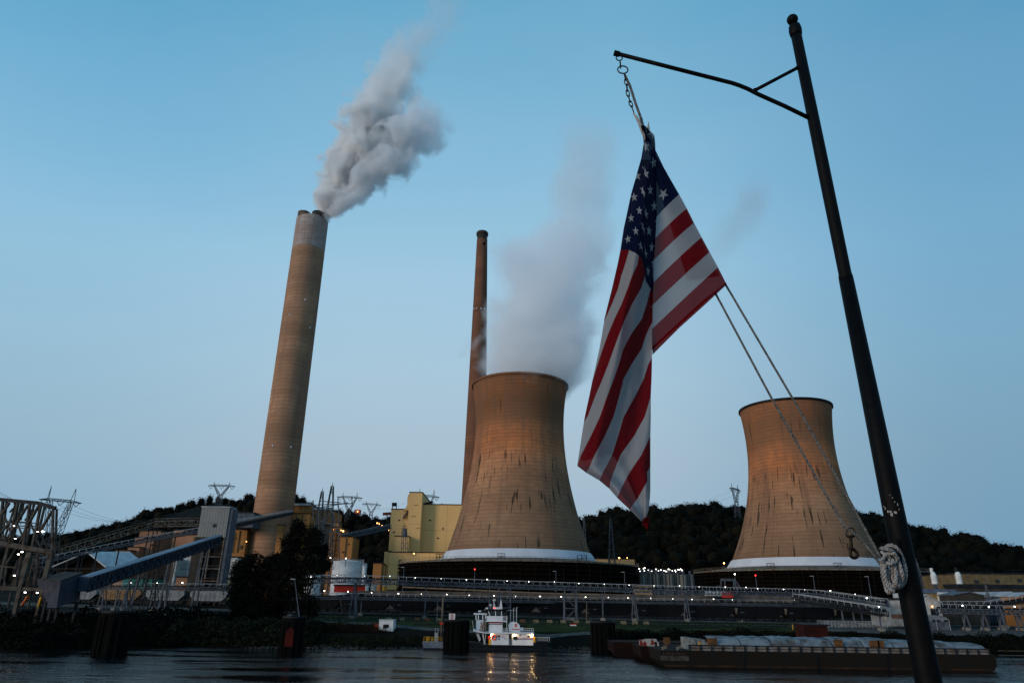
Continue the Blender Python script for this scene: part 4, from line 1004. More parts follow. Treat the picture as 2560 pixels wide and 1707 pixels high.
# white block house on the bank, partly behind the flagpole
wb_, xm, zg_, ze, zr, X0, X1 = gable('white_pump_house', 'weathered white gabled pump house with a lit lamp, right behind the flagpole', 2283, 2350, 1505, 1487, 208, 13, M['dirty_white'], M['pale_steel'], door=(2328, 2345, 1521, 1536))
a = at(2331, 1515, 207.7); MB().ball(a, .14, 5).build('lamp', M['lamp_orange'], wb_)
MB().box(X0, X1, 208-.05, 208+.0, zg_, zg_+.5).build('stained_base', M['rusty_steel'], wb_)
wh, ex = building('white_block_house', 'weathered white block house left of the flagpole with a round roof tank', 'building', [(2216, 2290, 1499, 213, 10)], M['dirty_white'], roofm=None, seam=2.6, seamm=M['pale_steel'])
q = MB(); a = at(2250, 1500, 216); q.cyl((a.x, 217, ex[0][3]+.5), 1.2, 1.4, 12); q.build('roof_tank', M['pale_steel'], wh)
q = MB(); a = at(2254, 1517, 212.8); q.box(a.x-.25, a.x+.25, 212.7, 213.05, a.z-.35, a.z+.35); q.build('window', M['dark_window'], wh); q = MB(); a = at(2219, 1508, 212.8); q.box(a.x-.6, a.x+.4, 212.7, 213.05, a.z-.9, a.z+1.0); q.build('window', M['dark_window'], wh)
q = MB(); a = at(2250, 1541, 212.8); q.box(a.x-2.4, a.x+2.8, 212.74, 213.03, a.z-.4, a.z+.7); q.build('rust_stain_panel', mat('faded_red_panel', (.25, .12, .09)), wh)
# domed tarpaulin canopy
tc_ = thing('boat_canopy', 'pale grey tarpaulin canopy tent in front of the white pump house', 'canopy', pcen(2306, 2374, 1558, 200))
X0, X1 = at(2306, 1548, 200).x, at(2374, 1548, 200).x; z0 = gz(X0, 200); z1 = ztop((X0, 200, 0), 1548); z2 = ztop((X0, 200, 0), 1537)
MB().prism([(X0, 200, z1), (X1, 200, z1), (X1-1, 200, z1+.7), (X1-2.2, 200, z2), (X0+2, 200, z2+.1), (X0+.6, 200, z1+.8)], (0, 5, 0)).build('roof', mat('grey_tarpaulin', (.17, .19, .21), (.11, .12, .14), .7, .9, bump=.4), tc_)
q = MB()
for x in (X0+.1, (X0+X1)/2, X1-.2):
    for y in (200.1, 204.8): q.bar((x, y, z0), (x, y, z1), .1)
q.build('posts', M['pale_steel'], tc_)
MB().box(X0+.2, X1-.2, 200.4, 204.6, z0+.1, z1-.5).build('stored_boat', M['grey_steel'], tc_)
# white cement silos on the right
for i, (x0, y0, x1, y1, lab) in enumerate(((2333, 1432, 2341, 1480, 'tall slim white silo with a top valve, nearer the flagpole'), (2393, 1431, 2402, 1470, 'slim white silo with a dark top fitting, beside the tan workshop'))):
    Y = 285; b = at(x1, y1, Y); xx = at((x0+x1)/2, (y0+y1)/2, Y).x; zt_ = ztop((xx, Y, 0), y0); w = at(x1+7, y1, Y).x-b.x
    t = thing('white_silo', lab, 'silo', (xx, Y, gz(xx, Y)), 'white silos right of the flagpole')
    MB().cyl((xx, Y, gz(xx, Y)+6), w, zt_-gz(xx, Y)-6.8, 20).build('barrel', M['white'], t)
    MB().lathe([(w, -.8), (w*.6, .3), (.3, .5)], (xx, Y, zt_), 20).build('top_cone', M['white'], t)
    MB().cyl((xx-.4, Y, zt_+.3), .6, 1.6, 8).build('vent', M['white'] if not i else M['dark_steel'], t)
    for a in range(4): MB().bar((xx+w*.7*math.cos(a*1.57+.78), Y+w*.7*math.sin(a*1.57+.78), gz(xx, Y)), (xx+w*.7*math.cos(a*1.57+.78), Y+w*.7*math.sin(a*1.57+.78), gz(xx, Y)+6), .3).build('support_leg', M['grey_steel'], t)
# white tanks and the red banded base
def tank(label, x0, x1, yt, Y, m, roof=True, ladder=True, band=None, name='storage_tank'):
    r = (at(x1, yt+20, Y).x-at(x0, yt+20, Y).x)/2; cx = at((x0+x1)/2, yt+20, Y).x; zg = gz(cx, Y); zt_ = ztop((cx, Y-r, 0), yt)
    t = thing(name, label, 'tank', (cx, Y, zg)); MB().cyl((cx, Y, zg), r, zt_-zg, 48).build('barrel', m, t, smooth=False)
    MB().lathe([(r+.15, -.3), (r+.15, .15), (r*.98, .3), (.01, r*.12+.3)], (cx, Y, zt_), 48).build('roof', m, t)
    q = MB(); n = 40
    for i in range(n):
        a = 2*math.pi*i/n; p = Vector((cx+r*math.cos(a), Y+r*math.sin(a), zt_+.15)); a2 = 2*math.pi*(i+1)/n; p2 = Vector((cx+r*math.cos(a2), Y+r*math.sin(a2), zt_+.15))
        q.bar(p, p+Vector((0, 0, 1.1)), .07); q.bar(p+Vector((0, 0, 1.1)), p2+Vector((0, 0, 1.1)), .07)
    q.build('railing', M['pale_steel'], t)
    if band: MB().lathe([(r+.05, band[0]), (r+.12, band[0]), (r+.12, band[1]), (r+.05, band[1])], (cx, Y, zg), 48).build('painted_band', M['red'], t)
    return t, cx, r, zg, zt_
tank('large round white storage tank with a railing round its roof', 831, 907, 1403, 330, M['white'])
tank('narrow white tank against the right side of the large white tank', 905, 916, 1415, 326, M['white'])
tank('white tank half hidden behind the dark foreground tree', 762, 800, 1440, 310, M['white'])
building('red_containment_wall', 'bright red low wall band in front of the large white tank', 'wall', [(835, 912, 1464, 300, 8, 1480)], M['red'], seam=0)
for i, (x0, x1, m, lab) in enumerate(((912, 921, 'white', 'small white upright tank right of the red wall, left one of a pair'), (926, 940, 'dirty_white', 'squat stained white tank right of the red wall, right one of a pair'), (955, 963, 'yellow', 'small yellow tank at the foot of the powerhouse'))):
    tank(lab, x0, x1, 1466, 300, M[m], name='small_tank')
# grey silo cluster
for i in range(8):
    x0 = 1598+i*17; Y = 352+2*(i % 2); r = (at(x0+18, 1450, Y).x-at(x0, 1450, Y).x)/2; cx = at(x0+9, 1450, Y).x; zg = gz(cx, Y)
    zt_ = ztop((cx, Y-r, 0), 1434+(2 if i > 5 else 0)-(3 if i < 2 else 0))
    if i == 0:
        silo0 = thing('grey_silo', '', 'silo', (cx, Y, zg), 'row of grey silos between the cooling towers')
        MB().cyl((cx, Y, zg), r, zt_-zg, 24).build('barrel', mat('stained_grey_silo', (.20, .195, .18), (.10, .10, .095), .9, .5, stretch=(1, 1, .12)), silo0)
        q = MB(); q.cyl((cx, Y, zt_), r*.35, 1.8, 12); q.box(cx-r, cx+r, Y-.4, Y+.4, zt_, zt_+.3); q.build('filling_head', M['grey_steel'], silo0)
        q = MB()
        for a in (-110, -60): q.bar((cx+(r+.1)*math.cos(R(a)), Y+(r+.1)*math.sin(R(a)), zg), (cx+(r+.1)*math.cos(R(a)), Y+(r+.1)*math.sin(R(a)), zt_), .25)
        q.build('ladder', M['dark_steel'], silo0); s0 = silo0; zs0 = zt_-zg
    else: s0 = dup(silo0, (cx, Y, zg+(zt_-zg-zs0)), '')
    s0['label'] = ['leftmost', 'second', 'third', 'fourth', 'fifth', 'sixth', 'seventh', 'rightmost'][i]+' grey silo in the row between the two cooling towers, counted from the left'
# ---------------------------------------------------------------- transfer tower and the coal conveyors on the left
tt = thing('transfer_tower', 'tall grey-white transfer tower where the coal conveyors meet, dark open frame below', 'tower', (at(535, 1450, 262).x, 262, ground_z(535, 1450, 262)))
def post(mb, x0, y0, x1, y1, Y, w=.4, mi=0): mb.bar(at(x0, y0, Y), at(x1, y1, Y), w, mi=mi)
q = MB(); b = bbox(q, 499, 569, 1268, 262, 6, 1342); q.build('cladding', mat('pale_grey_cladding', (.24, .235, .225), (.18, .175, .165), .8, .25, stretch=(1, 1, .15)), tt)
MB().box(b[0]-.25, b[1]+.25, 261.7, 268.3, b[3], b[3]+.4).build('roof', M['pale_steel'], tt)
zg = gz(b[0], 262); q = MB(); q.box(b[1]+.003, b[1]+1.1, 262.4, 267.9, zg+3, b[3]-.4); q.build('side_wing', M['grey_steel'], tt)
q = MB(); q.box(b[0]-.9, b[0]+2.3, 261.9, 267, zg, b[2]); q.build('stair_shaft', M['dark_concrete'], tt)
q = MB(); q.box(b[0]+2.3, b[1]-.2, 264.5, 267.9, zg, b[2]); q.build('dark_core', M['black'], tt)
q = MB()
for x in (b[0]+3, (b[0]+b[1])/2, b[1]-.4): q.bar((x, 262.3, zg), (x, 262.3, b[2]), .4)
zz_ = zg+4
while zz_ < b[2]: q.bar((b[0]+2.4, 262.2, zz_), (b[1], 262.2, zz_), .3); q.bar((b[0]+2.4, 262.1, zz_+1), (b[1], 262.1, zz_+1), .08); zz_ += 4.2
q.bar((b[0]+3, 262.3, zg+.2), (b[1], 262.3, zg+8), .2); q.build('open_frame', M['rusty_steel'], tt)
q = MB(); a = at(536, 1313, 261.9); q.box(a.x-.6, a.x+.6, 261.8, 262.1, a.z-.6, a.z+.6); q.build('window', M['dark_window'], tt)
q = MB()
seams(q, b[0], b[1], 262, b[2]+.2, b[3]-.2, 1.1, t=.04, w=.06, horiz=[b[2]+(b[3]-b[2])*.48]); q.build('panel_seams', M['grey_steel'], tt)
def truss(mb, P, Q, h, w, n, t=.25, deck=True):
    """box girder conveyor bridge from P to Q: chords, verticals, diagonals on both faces"""
    P, Q = Vector(P), Vector(Q); d = (Q-P); s = Vector((0, 0, 1)).cross(d).normalized()*(w/2); U = Vector((0, 0, h))
    for k in (-1, 1):
        for z in (0, 1): mb.bar(P+s*k+U*z, Q+s*k+U*z, t)
        for i in range(n+1):
            a = P+d*(i/n)+s*k; mb.bar(a, a+U, t*.7)
            if i < n: mb.bar(a+(U if i % 2 else U*0), P+d*((i+1)/n)+s*k+(U*0 if i % 2 else U), t*.55)
    if deck: mb.hexa([P-s+U*.3, P+s+U*.3, Q+s+U*.3, Q-s+U*.3, P-s+U*.38, P+s+U*.38, Q+s+U*.38, Q-s+U*.38])
# enclosed blue-grey gallery
Pa, Pb = at(204, 1478, 166), at(543, 1361, 258); Ta = ztop(Pa, 1442); Tb = ztop(Pb, 1338)
gal = thing('enclosed_conveyor', 'blue-grey enclosed conveyor gallery climbing to the transfer tower', 'conveyor', Pa)
d = (Pb-Pa).normalized(); s = Vector((d.y, -d.x, 0)).normalized(); hA, hB = Ta-Pa.z, Tb-Pb.z
q = MB(); hw = 1.15
q.hexa([Pa-s*hw, Pb-s*hw, Pb+s*hw, Pa+s*hw, Pa-s*hw+Vector((0, 0, hA)), Pb-s*hw+Vector((0, 0, hB)), Pb+s*hw+Vector((0, 0, hB)), Pa+s*hw+Vector((0, 0, hA))])
q.build('side_panels', mat('blue_grey_sheet', (.05, .065, .10), (.028, .038, .06), .6, .5, stretch=(1, 1, .2)), gal)
rl_ = MB(); k0 = 0; n = 9; vs = []
for (p, h) in ((Pa, hA), (Pb, hB)):
    for i in range(n+1): a = math.pi*i/n; vs.append(p+s*(-math.cos(a)*(hw+.25))+Vector((0, 0, h+.02+math.sin(a)*.25)))
fs = [(i, i+1, n+2+i, n+1+i) for i in range(n)]+[(n, 0, n+1, 2*n+1), tuple(range(n+1))[::-1], tuple(range(n+1, 2*n+2))]
rl_.add(vs, fs); rl_.build('curved_roof', mat('pale_blue_roof_sheet', (.15, .19, .25), (.10, .135, .18), .5, .3), gal)
q = MB(); N = 44; L_ = (Pb-Pa)
side = s if (O-Pa).dot(s) > 0 else -s
for i in range(N+1):
    a = Pa+L_*(i/N)+side*(hw+.1); h = hA+(hB-hA)*i/N; q.bar(a, a+Vector((0, 0, h)), .16)
    if i < N: b2 = Pa+L_*((i+1)/N)+side*(hw+.1); q.bar(a if i % 2 else a+Vector((0, 0, h)), b2+Vector((0, 0, h)) if i % 2 else b2, .13)
q.bar(Pa+side*(hw+.1), Pb+side*(hw+.1), .35); q.bar(Pa+side*(hw+.12)+Vector((0, 0, hA*.8)), Pb+side*(hw+.12)+Vector((0, 0, hB*.8)), .18)
q.build('truss_ribs', M['dark_steel'], gal)
for x, yt, yb, Y in ((423, 1402, 1535, 224), (506, 1375, 1483, 246), (330, 1432, 1540, 200)):
    q = MB(); p = at(x, yt, Y); g_ = gz(p.x, Y); q.bar(p, (p.x-.6, Y, g_), .45)
    q.bar(p+Vector((0, 4, 0)), (p.x-.6, Y+4, g_), .35); q.bar((p.x, Y, p.z-3), (p.x-.5, Y+4, g_+2), .2)
    q.build('support_leg', M['grey_steel'], gal)
T = 4.6
for x, Y in ((404, 235), (360, 222), (385, 228)):
    q = MB(); p = at(x, 1420, Y); g_ = gz(p.x, Y)
    for dx in (-T/2, T/2):
        q.bar((p.x+dx, Y, g_), (p.x+dx*.5, Y, p.z), .3)
    zz_ = g_; sgn = 1
    while zz_ < p.z-4: q.bar((p.x-T/2*sgn, Y, zz_), (p.x+T/2*sgn*.8, Y, zz_+4), .16); q.bar((p.x-T/2, Y, zz_+4), (p.x+T/2, Y, zz_+4), .16); zz_ += 4; sgn = -sgn
    q.build('lattice_trestle', M['dark_steel'], gal)
# loading hopper at its lower end
hp = thing('hopper_house', 'dark blue-grey hopper house at the foot of the enclosed conveyor', 'hopper', at(150, 1530, 160))
A = [at(141, 1519, 158), at(199, 1497, 168), at(165, 1500, 178), at(105, 1517, 167)]; B = [at(151, 1454, 158), at(207, 1434, 168), at(160, 1432, 178), at(92, 1450, 167)]
MB().hexa(A+B).build('wall', mat('dark_blue_sheet', (.040, .043, .062), (.025, .027, .04), .6, .4, stretch=(1, 1, .2)), hp)
MB().hexa([p+Vector((0, 0, .01)) for p in B]+[p+Vector((0, 0, .35)) for p in B]).build('roof', mat('grey_felt_roof', (.035, .035, .035), None, .9), hp)
for x in (112, 128, 145, 190): p = at(x, 1515, 164); MB().bar((p.x, 164, gz(p.x, 164)), (p.x, 164, p.z+1), .5).build('support_leg', M['dark_steel'], hp)
def conveyor(label, pts, h, w, m, legs=(), t=.22, n=None, base=None, legm=None, name='conveyor_bridge', rail=True, group='open conveyor bridges'):
    """open conveyor bridge: pts = (x, ytop, Y) of its deck line; legs = (x, kind)"""
    P = [at(*p) for p in pts]; c = thing(name, label, 'conveyor', (P[0].x, P[0].y, gz(P[0].x, P[0].y)), group)
    q = MB(); L = sum((b-a).length for a, b in zip(P, P[1:]))
    for a, b in zip(P, P[1:]):
        truss(q, a-Vector((0, 0, h)), b-Vector((0, 0, h)), h, w, max(2, int((b-a).length/(h*1.1))), t)
    q.build('girder', m, c)
    if rail:
        q = MB()
        for a, b in zip(P, P[1:]):
            k = max(2, int((b-a).length/2.2)); s_ = Vector((0, 0, 1)).cross(b-a).normalized()*(w/2)
            for i in range(k+1): p = a+(b-a)*(i/k)-s_; q.bar(p, p+Vector((0, 0, 1.1)), .08); p = a+(b-a)*(i/k)+s_; q.bar(p, p+Vector((0, 0, 1.1)), .08)
            for z in (1.1,): q.bar(a-s_+Vector((0, 0, z)), b-s_+Vector((0, 0, z)), .12); q.bar(a+s_+Vector((0, 0, z)), b+s_+Vector((0, 0, z)), .1)
        q.build('railing', M['pale_steel'] if m is not M['rusty_steel'] else m, c)
        q = MB()
        for a, b in zip(P, P[1:]): q.bar(a+Vector((0, 0, .3)), b+Vector((0, 0, .3)), w*.5, .35)
        q.build('belt_cover', M['black'], c)
    for x, kind in legs:
        for (a, b) in zip(pts, pts[1:]):
            if a[0] <= x <= b[0]:
                f = (x-a[0])/(b[0]-a[0]); y = a[1]+(b[1]-a[1])*f; Y = a[2]+(b[2]-a[2])*f
                p = at(x, y, Y)-Vector((0, 0, h)); g_ = gz(p.x, Y); q = MB(); m2 = legm or M['grey_steel']
                if kind == 'a':
                    for dx in (-.9, .9): q.bar((p.x+dx*1.1, Y-.6, g_), (p.x+dx*.15, Y-.6, p.z), .3)
                    q.bar((p.x+.9, Y+2, g_), (p.x, Y+1, p.z), .26)
                elif kind == 'p': q.bar((p.x, Y, g_), (p.x, Y, p.z), .36)
                else:
                    T = 1.9
                    for dx in (-T, T):
                        for dy in (-T, T): q.bar((p.x+dx, Y+dy, g_), (p.x+dx*.9, Y+dy*.9, p.z), .3)
                    zz_ = g_; sg = 1
                    while zz_ < p.z-1:
                        z2 = min(p.z, zz_+3.4)
                        for dy in (-T, T): q.bar((p.x-T*sg, Y+dy, zz_), (p.x+T*sg, Y+dy, z2), .14); q.bar((p.x-T, Y+dy, z2), (p.x+T, Y+dy, z2), .2)
                        zz_ = z2; sg = -sg
                q.build('support_leg', m2, c)
                q = MB(); q.box(p.x-1.1 if kind == 'l' else p.x-.6, p.x+1.1 if kind == 'l' else p.x+.6, Y-1, Y+1, g_-.2, g_+.8); q.build('footing', M['concrete'], c)
                break
    return c
conveyor('long pale upper conveyor crossing the whole yard above the black train', [(700, 1449, 214), (862, 1446, 214), (1260, 1460, 219), (1700, 1474, 226), (1994, 1481, 231), (2060, 1485, 231), (2212, 1507, 205)], 1.1, 2.4, M['grey_steel'],
    [(735, 'p'), (890, 'a'), (1066, 'p'), (1262, 'l'), (1425, 'l'), (1505, 'p'), (1583, 'a'), (1712, 'a'), (1843, 'a'), (2038, 'a'), (2058, 'a'), (2148, 'p')])
conveyor('thin lower conveyor running just above the black train roofs', [(700, 1492, 226), (860, 1491, 228), (1320, 1500, 232), (1760, 1506, 238), (2046, 1510, 238)], .7, 1.6, M['grey_steel'], [(905, 'p'), (1240, 'p'), (1620, 'p'), (1900, 'p')])
conveyor('rusty truss conveyor high on the left, in front of the wooded slope', [(60, 1398, 270), (390, 1303, 290), (497, 1301, 292)], 2.2, 2.4, M['rusty_steel'], [(208, 'p'), (216, 'p'), (250, 'p'), (393, 'l')], legm=M['dark_steel'], t=.3)
conveyor('narrow conveyor below the rusty truss one, ending at the transfer tower', [(70, 1408, 262), (250, 1371, 272), (390, 1343, 280), (496, 1326, 283)], 1.0, 1.8, M['grey_steel'], [(200, 'p'), (300, 'p'), (440, 'p')], legm=M['dark_steel'], t=.22)
conveyor('dark inclined conveyor from the transfer tower up to the ochre boiler house', [(578, 1309, 275), (727, 1279, 420)], 1.6, 2.4, M['dark_steel'], [], t=.3)
conveyor('grey enclosed-looking conveyor slanting from the ochre blocks to the yellow powerhouse', [(852, 1340, 460), (975, 1313, 486)], 2.2, 3.0, M['grey_steel'], [], t=.6)
conveyor('low conveyor deck on raking legs above the pale hopper wagons', [(236, 1466, 232), (560, 1468, 236), (700, 1474, 238)], .8, 1.8, M['grey_steel'], [(262, 'a'), (297, 'p'), (322, 'a'), (392, 'a'), (420, 'p')], t=.2)
conveyor('conveyor in the right background running to the frame edge above the bank', [(2345, 1520, 200), (2640, 1527, 203)], 1.2, 2.2, M['grey_steel'], [(2406, 'a'), (2452, 'a'), (2495, 'a'), (2540, 'a')])
conveyor('dark conveyor rising toward the right edge behind the lit lamps', [(2345, 1512, 212), (2470, 1512, 215), (2640, 1485, 220)], .8, 2.0, M['dark_steel'], [(2500, 'p')])
conveyor('second dark conveyor bridge branching down beneath the upper conveyor end', [(1990, 1493, 222), (2212, 1528, 196)], 1.2, 2.6, M['dark_steel'], [(2102, 'p'), (2130, 'p'), (2196, 'p')], rail=True)
# pipe run and retaining wall
pr = thing('steam_pipe', 'thin rust-tinted pipe run in front of the left cooling tower basin', 'pipe', at(1007, 1466, 262))
MB().tube([at(1007, 1467, 262), at(1320, 1481, 262), at(1500, 1487, 262)], .28, 8).build('pipe_run', mat('rusty_pipe', (.22, .15, .10)), pr)
q = MB()
for x in range(1015, 1500, 38): p = at(x, 1470+(x-1007)*.041, 262); q.bar((p.x, 262, p.z), (p.x, 262, gz(p.x, 262)), .2)
q.build('pipe_posts', M['dark_steel'], pr)
X0, X1 = at(866, 1490, 283.5).x, at(2070, 1500, 283.5).x
w_ = MB(); 
for i in range(40):
    xa, xb = X0+(X1-X0)*i/40, X0+(X1-X0)*(i+1)/40
    w_.box(xa, xb-.06, 283.2, 283.8, 6, plant((xa+xb)/2)+.6+.15*random.random())
rw = w_.build('retaining_wall', mat('stained_retaining_concrete', (.12, .10, .085), (.055, .048, .042), .95, .3, 6), origin=((X0+X1)/2, 283.5, 6)); tag(rw, 'long stained concrete retaining wall behind the black train', 'wall')
# ---------------------------------------------------------------- rolling stock
def track_y(X): return lerp([(-200, 262), (-60, 240), (60, 228), (260, 216)], X)
trk = MB()
def car_frame(mb, L):
    mb.box(-L/2, L/2, -1.2, 1.2, 1.05, 1.35)
def bogie(t, x):
    q = MB(); q.box(x-.4, x+.4, -.95, .95, .5, .8); q.box(x-1.3, x+1.3, -1.15, -.95, .45, .85); q.box(x-1.3, x+1.3, .95, 1.15, .45, .85)
    for dx in (-.85, .85):
        for dy in (-.8, .8): 
            n = 12; pts = [(x+dx+.46*math.cos(6.283*i/n), dy-.06, .5+.46*math.sin(6.283*i/n)) for i in range(n)]; q.prism(pts, (0, .13, 0))
    q.build('bogie', M['dark_steel'], t)
def hopper_car(name, label, L, body, group, dark=False):
    t = thing(name, label, 'rail wagon', (0, 0, 0), group)
    h = 4.4; q = MB(); e = L/2; c = L/2-2.2
    prof = [(-e+.3, 3.0), (-c, 1.3), (c, 1.3), (e-.3, 3.0), (e-.3, h-.5), (e-.6, h), (-e+.6, h), (-e+.3, h-.5)]
    q.prism([(x, -1.5, z) for x, z in prof], (0, 3.0, 0)); q.build('body', body, t)
    q = MB(); car_frame(q, L); q.build('underframe', M['black'], t)
    r = MB(); r.box(-e+.8, e-.8, -1.0, 1.0, h+.003, h+.22); r.build('roof_walk', M['dark_steel'] if dark else body, t)
    q = MB()
    for x in np.arange(-e+1, e-.9, 1.6): q.box(x, x+.12, -1.58, -1.5, 1.35 if abs(x) < c else 3.0, h-.3)
    q.build('side_posts', body, t)
    q = MB()
    for x in (-L/6, L/6, 0): q.prism([(x-1.2, -1.0, 1.04), (x+1.2, -1.0, 1.04), (x+.4, -1.0, .45), (x-.4, -1.0, .45)], (0, 2, 0))
    q.build('discharge_chutes', M['dark_steel'], t)
    for x in (-e+1.9, e-1.9): bogie(t, x)
    if dark:
        q = MB(); q.prism([(e-.25, -1.45, 3.9), (e+.55, -1.45, 3.9), (e+.3, -1.45, 2.2), (e+.0, -1.45, 2.2)], (0, 2.9, 0)); q.build('end_slope', M['rusty_steel'], t)
        q = MB(); q.box(-e+3, -e+4.2, -1.54, -1.503, 2.6, 2.8); q.box(-e+1.4, -e+2.0, -1.54, -1.503, 2.6, 2.75); q.build('stencil_marks', M['grey_steel'], t)
    return t
ords = ['leftmost', 'second', 'third', 'fourth', 'fifth', 'sixth', 'seventh', 'eighth', 'ninth', 'tenth', 'eleventh']
wl_ = [(150, 242, 'white', 'white hopper wagon partly hidden by the blue-grey hopper house'), (247, 353, 'tan', 'tan hopper wagon between two white ones at the left'), (361, 462, 'white', 'white hopper wagon just right of the tan one'), (473, 570, 'white', 'white hopper wagon next to the dark foreground tree')]
hm = {'white': mat('wagon_white', (.24, .25, .26), (.15, .15, .16), .8, .5), 'tan': mat('wagon_tan', (.24, .14, .07), (.16, .09, .045), .8, .5)}
tb_z = lambda X, Y: gz(X, Y)+.3
for i, (xa, xb, m, lab) in enumerate(wl_):
    Y = 262; A_, B_ = at(xa, 1512, Y), at(xb, 1512, Y); L = (B_-A_).x; X = (A_.x+B_.x)/2
    t = hopper_car('hopper_wagon', lab, L, hm[m], 'pale hopper wagons left of the foreground tree'); t.location = (X, Y, gz(X, Y)+.15)
xs = [790+i*122.5 for i in range(11)]
c0 = None; Lc = 16.6
for i, xx in enumerate(xs):
    X = at(xx, 1540, 234).x; Y = track_y(X)+1; Xn = at(xx, 1540, Y).x; X = Xn
    if c0 is None:
        c0 = hopper_car('black_wagon', '', Lc, mat('wagon_black', (.0035, .004, .006), (.0018, .002, .003), .6, .4), 'black hopper wagons coupled in a train along the bank', True); c = c0
    else: c = dup(c0, (0, 0, 0), '')
    c.location = (X, Y, gz(X, Y)+.15); c.rotation_euler = (0, 0, -.08)
    c['label'] = 'black hopper wagon, %s from the left in the dark train along the bank' % (ords[i] if i else 'first')
# rails under both
for nm, y0_, y1_, x0_, x1_ in (('rail_track', 0, 0, -60, 200),):
    q = MB(); P = [(x, track_y(x)+1, gz(x, track_y(x)+1)+.1) for x in range(-110, 230, 6)]
    for a, b in zip(P, P[1:]):
        for o_ in (-.72, .72): q.bar((a[0], a[1]+o_, a[2]), (b[0], b[1]+o_, b[2]), .08, .16)
    tag(q.build('rail_track', M['grey_steel'], origin=P[len(P)//2]), 'steel rails on ballast under the black wagons', 'railway')
# ---------------------------------------------------------------- coal shed with white roof slopes
Y = 292; cs = thing('coal_shed', 'open gabled coal shed with pale roof slopes and dark interior, left of the enclosed conveyor', 'shed', pcen(150, 262, 1419, Y))
ap, el, er = at(217, 1381, Y), at(122, 1421, Y), at(264, 1419, Y); zg = gz(ap.x, Y); rv = Vector((14, 34, 4.5))
q = MB(); th = Vector((0, 0, .5))
q.hexa([ap, er, er+Vector((9, 16, 1)), ap+Vector((9, 16, 1)), ap+th, er+th, er+Vector((9, 16, 1))+th, ap+Vector((9, 16, 1))+th])
q.build('roof_slope', M['white'], cs)
q = MB(); q.hexa([el, ap, ap+Vector((0, 9, 0)), el+Vector((0, 9, 0)), el+th, ap+th, ap+Vector((0, 9, 0))+th, el+Vector((0, 9, 0))+th]); q.build('roof_slope', M['pale_steel'], cs)
q = MB(); q.prism([(el.x+.5, Y+5, zg), (er.x-.5, Y+5, zg), (er.x-.5, Y+5, er.z-.4), (ap.x, Y+5, ap.z-.5), (el.x+.5, Y+5, el.z-.4)], (0, .4, 0)); q.build('back_wall', mat('dark_rust_wall', (.018, .011, .006)), cs)
q = MB()
for p in (el, (el+ap)/2, (er+ap)/2, er): q.bar(p, (p.x, p.y, zg), .4)
q.bar(at(130, 1421, Y), at(262, 1421, Y), .35); q.build('frame_posts', M['dark_steel'], cs)
# ---------------------------------------------------------------- barge unloader, weathered truss at the left edge
un = thing('barge_unloader', 'weathered grey steel truss barge unloader at the left edge of the river bank', 'truss', Vector((at(60, 1500, 166).x, 166, gz(at(60, 1500, 166).x, 166))))
mu = mat('weathered_truss_steel', (.075, .068, .058), (.034, .021, .014), .85, .5, 6, lo=.36, hi=.56)
UF, UB = 166, 180
top = [(-80, 1243), (0, 1248), (40, 1252), (96, 1257), (139, 1270)]
q = MB()
for Y in (UF, UB):
    P = [at(x, y, Y) for x, y in top]
    for a, b in zip(P, P[1:]): q.bar(a, b, .7, .8)
for x, y in top: q.bar(at(x, y, UF), at(x, y, UB), .35)
q.build('top_chord', M['dark_steel'], un)
def tp(x):
    for (a, b), (c, d) in zip(top, top[1:]):
        if a <= x <= c: return b+(d-b)*(x-a)/(c-a)
    return 1270
wide = [(8, -4, 1352, .9), (46, 22, 1360, 1.0), (76, 58, 1362, .8), (103, 80, 1370, .85), (133, 130, 1378, .75), (-30, -45, 1350, .9)]
for i, (x0, x1, yb, w) in enumerate(wide):
    MB().bar(at(x0, tp(x0), UF), at(x1, yb, UF), w*.68, .45).build('truss_post', mu, un)
    MB().bar(at(x0+9, tp(min(139, x0+9))+2, UB), at(x1+8, yb-3, UB), w*.6, .4).build('truss_post', mu, un)
for x0, y0, x1, y1, w in ((0, 1292, 24, 1256, .6), (28, 1330, 70, 1262, .6), (66, 1318, 98, 1262, .7), (98, 1330, 131, 1276, .7), (24, 1280, 48, 1256, .3), (36, 1256, 44, 1290, .3), (62, 1300, 94, 1270, .35), (73, 1262, 80, 1298, .35), (-6, 1340, 30, 1300, .6), (96, 1335, 90, 1352, .5), (92, 1350, 104, 1372, .4), (4, 1370, 26, 1332, .5)):
    MB().bar(at(x0, y0, UF), at(x1, y1, UF), w, .35).build('diagonal_brace', mu if w > .5 else M['dark_steel'], un)
for x0, y0, x1, y1, w in ((10, 1350, 40, 1256, .5), (34, 1352, 12, 1290, .4), (50, 1356, 86, 1262, .5), (64, 1358, 40, 1300, .4), (84, 1366, 112, 1268, .5), (100, 1366, 78, 1310, .35), (120, 1372, 100, 1330, .35), (0, 1300, 10, 1350, .4), (20, 1256, 0, 1290, .35), (60, 1256, 52, 1300, .3),
      (10, 1420, 40, 1370, .4), (44, 1400, 24, 1460, .35), (70, 1390, 92, 1440, .35), (88, 1390, 70, 1450, .4), (20, 1470, 44, 1410, .35), (50, 1470, 74, 1420, .35), (100, 1400, 84, 1470, .3), (4, 1430, 18, 1470, .3), (28, 1480, 20, 1520, .5), (78, 1480, 70, 1520, .5)):
    MB().bar(at(x0, y0, UB-2), at(x1, y1, UB-2), w, .3).build('rear_brace', mu if w > .38 else M['dark_steel'], un)
for k in range(14):
    x = -40+13*k; MB().bar(at(x, 1300+.09*x, UF-.3), at(x, 1306+.09*x, UF-.3), .12).build('rail_post', M['grey_steel'], un)
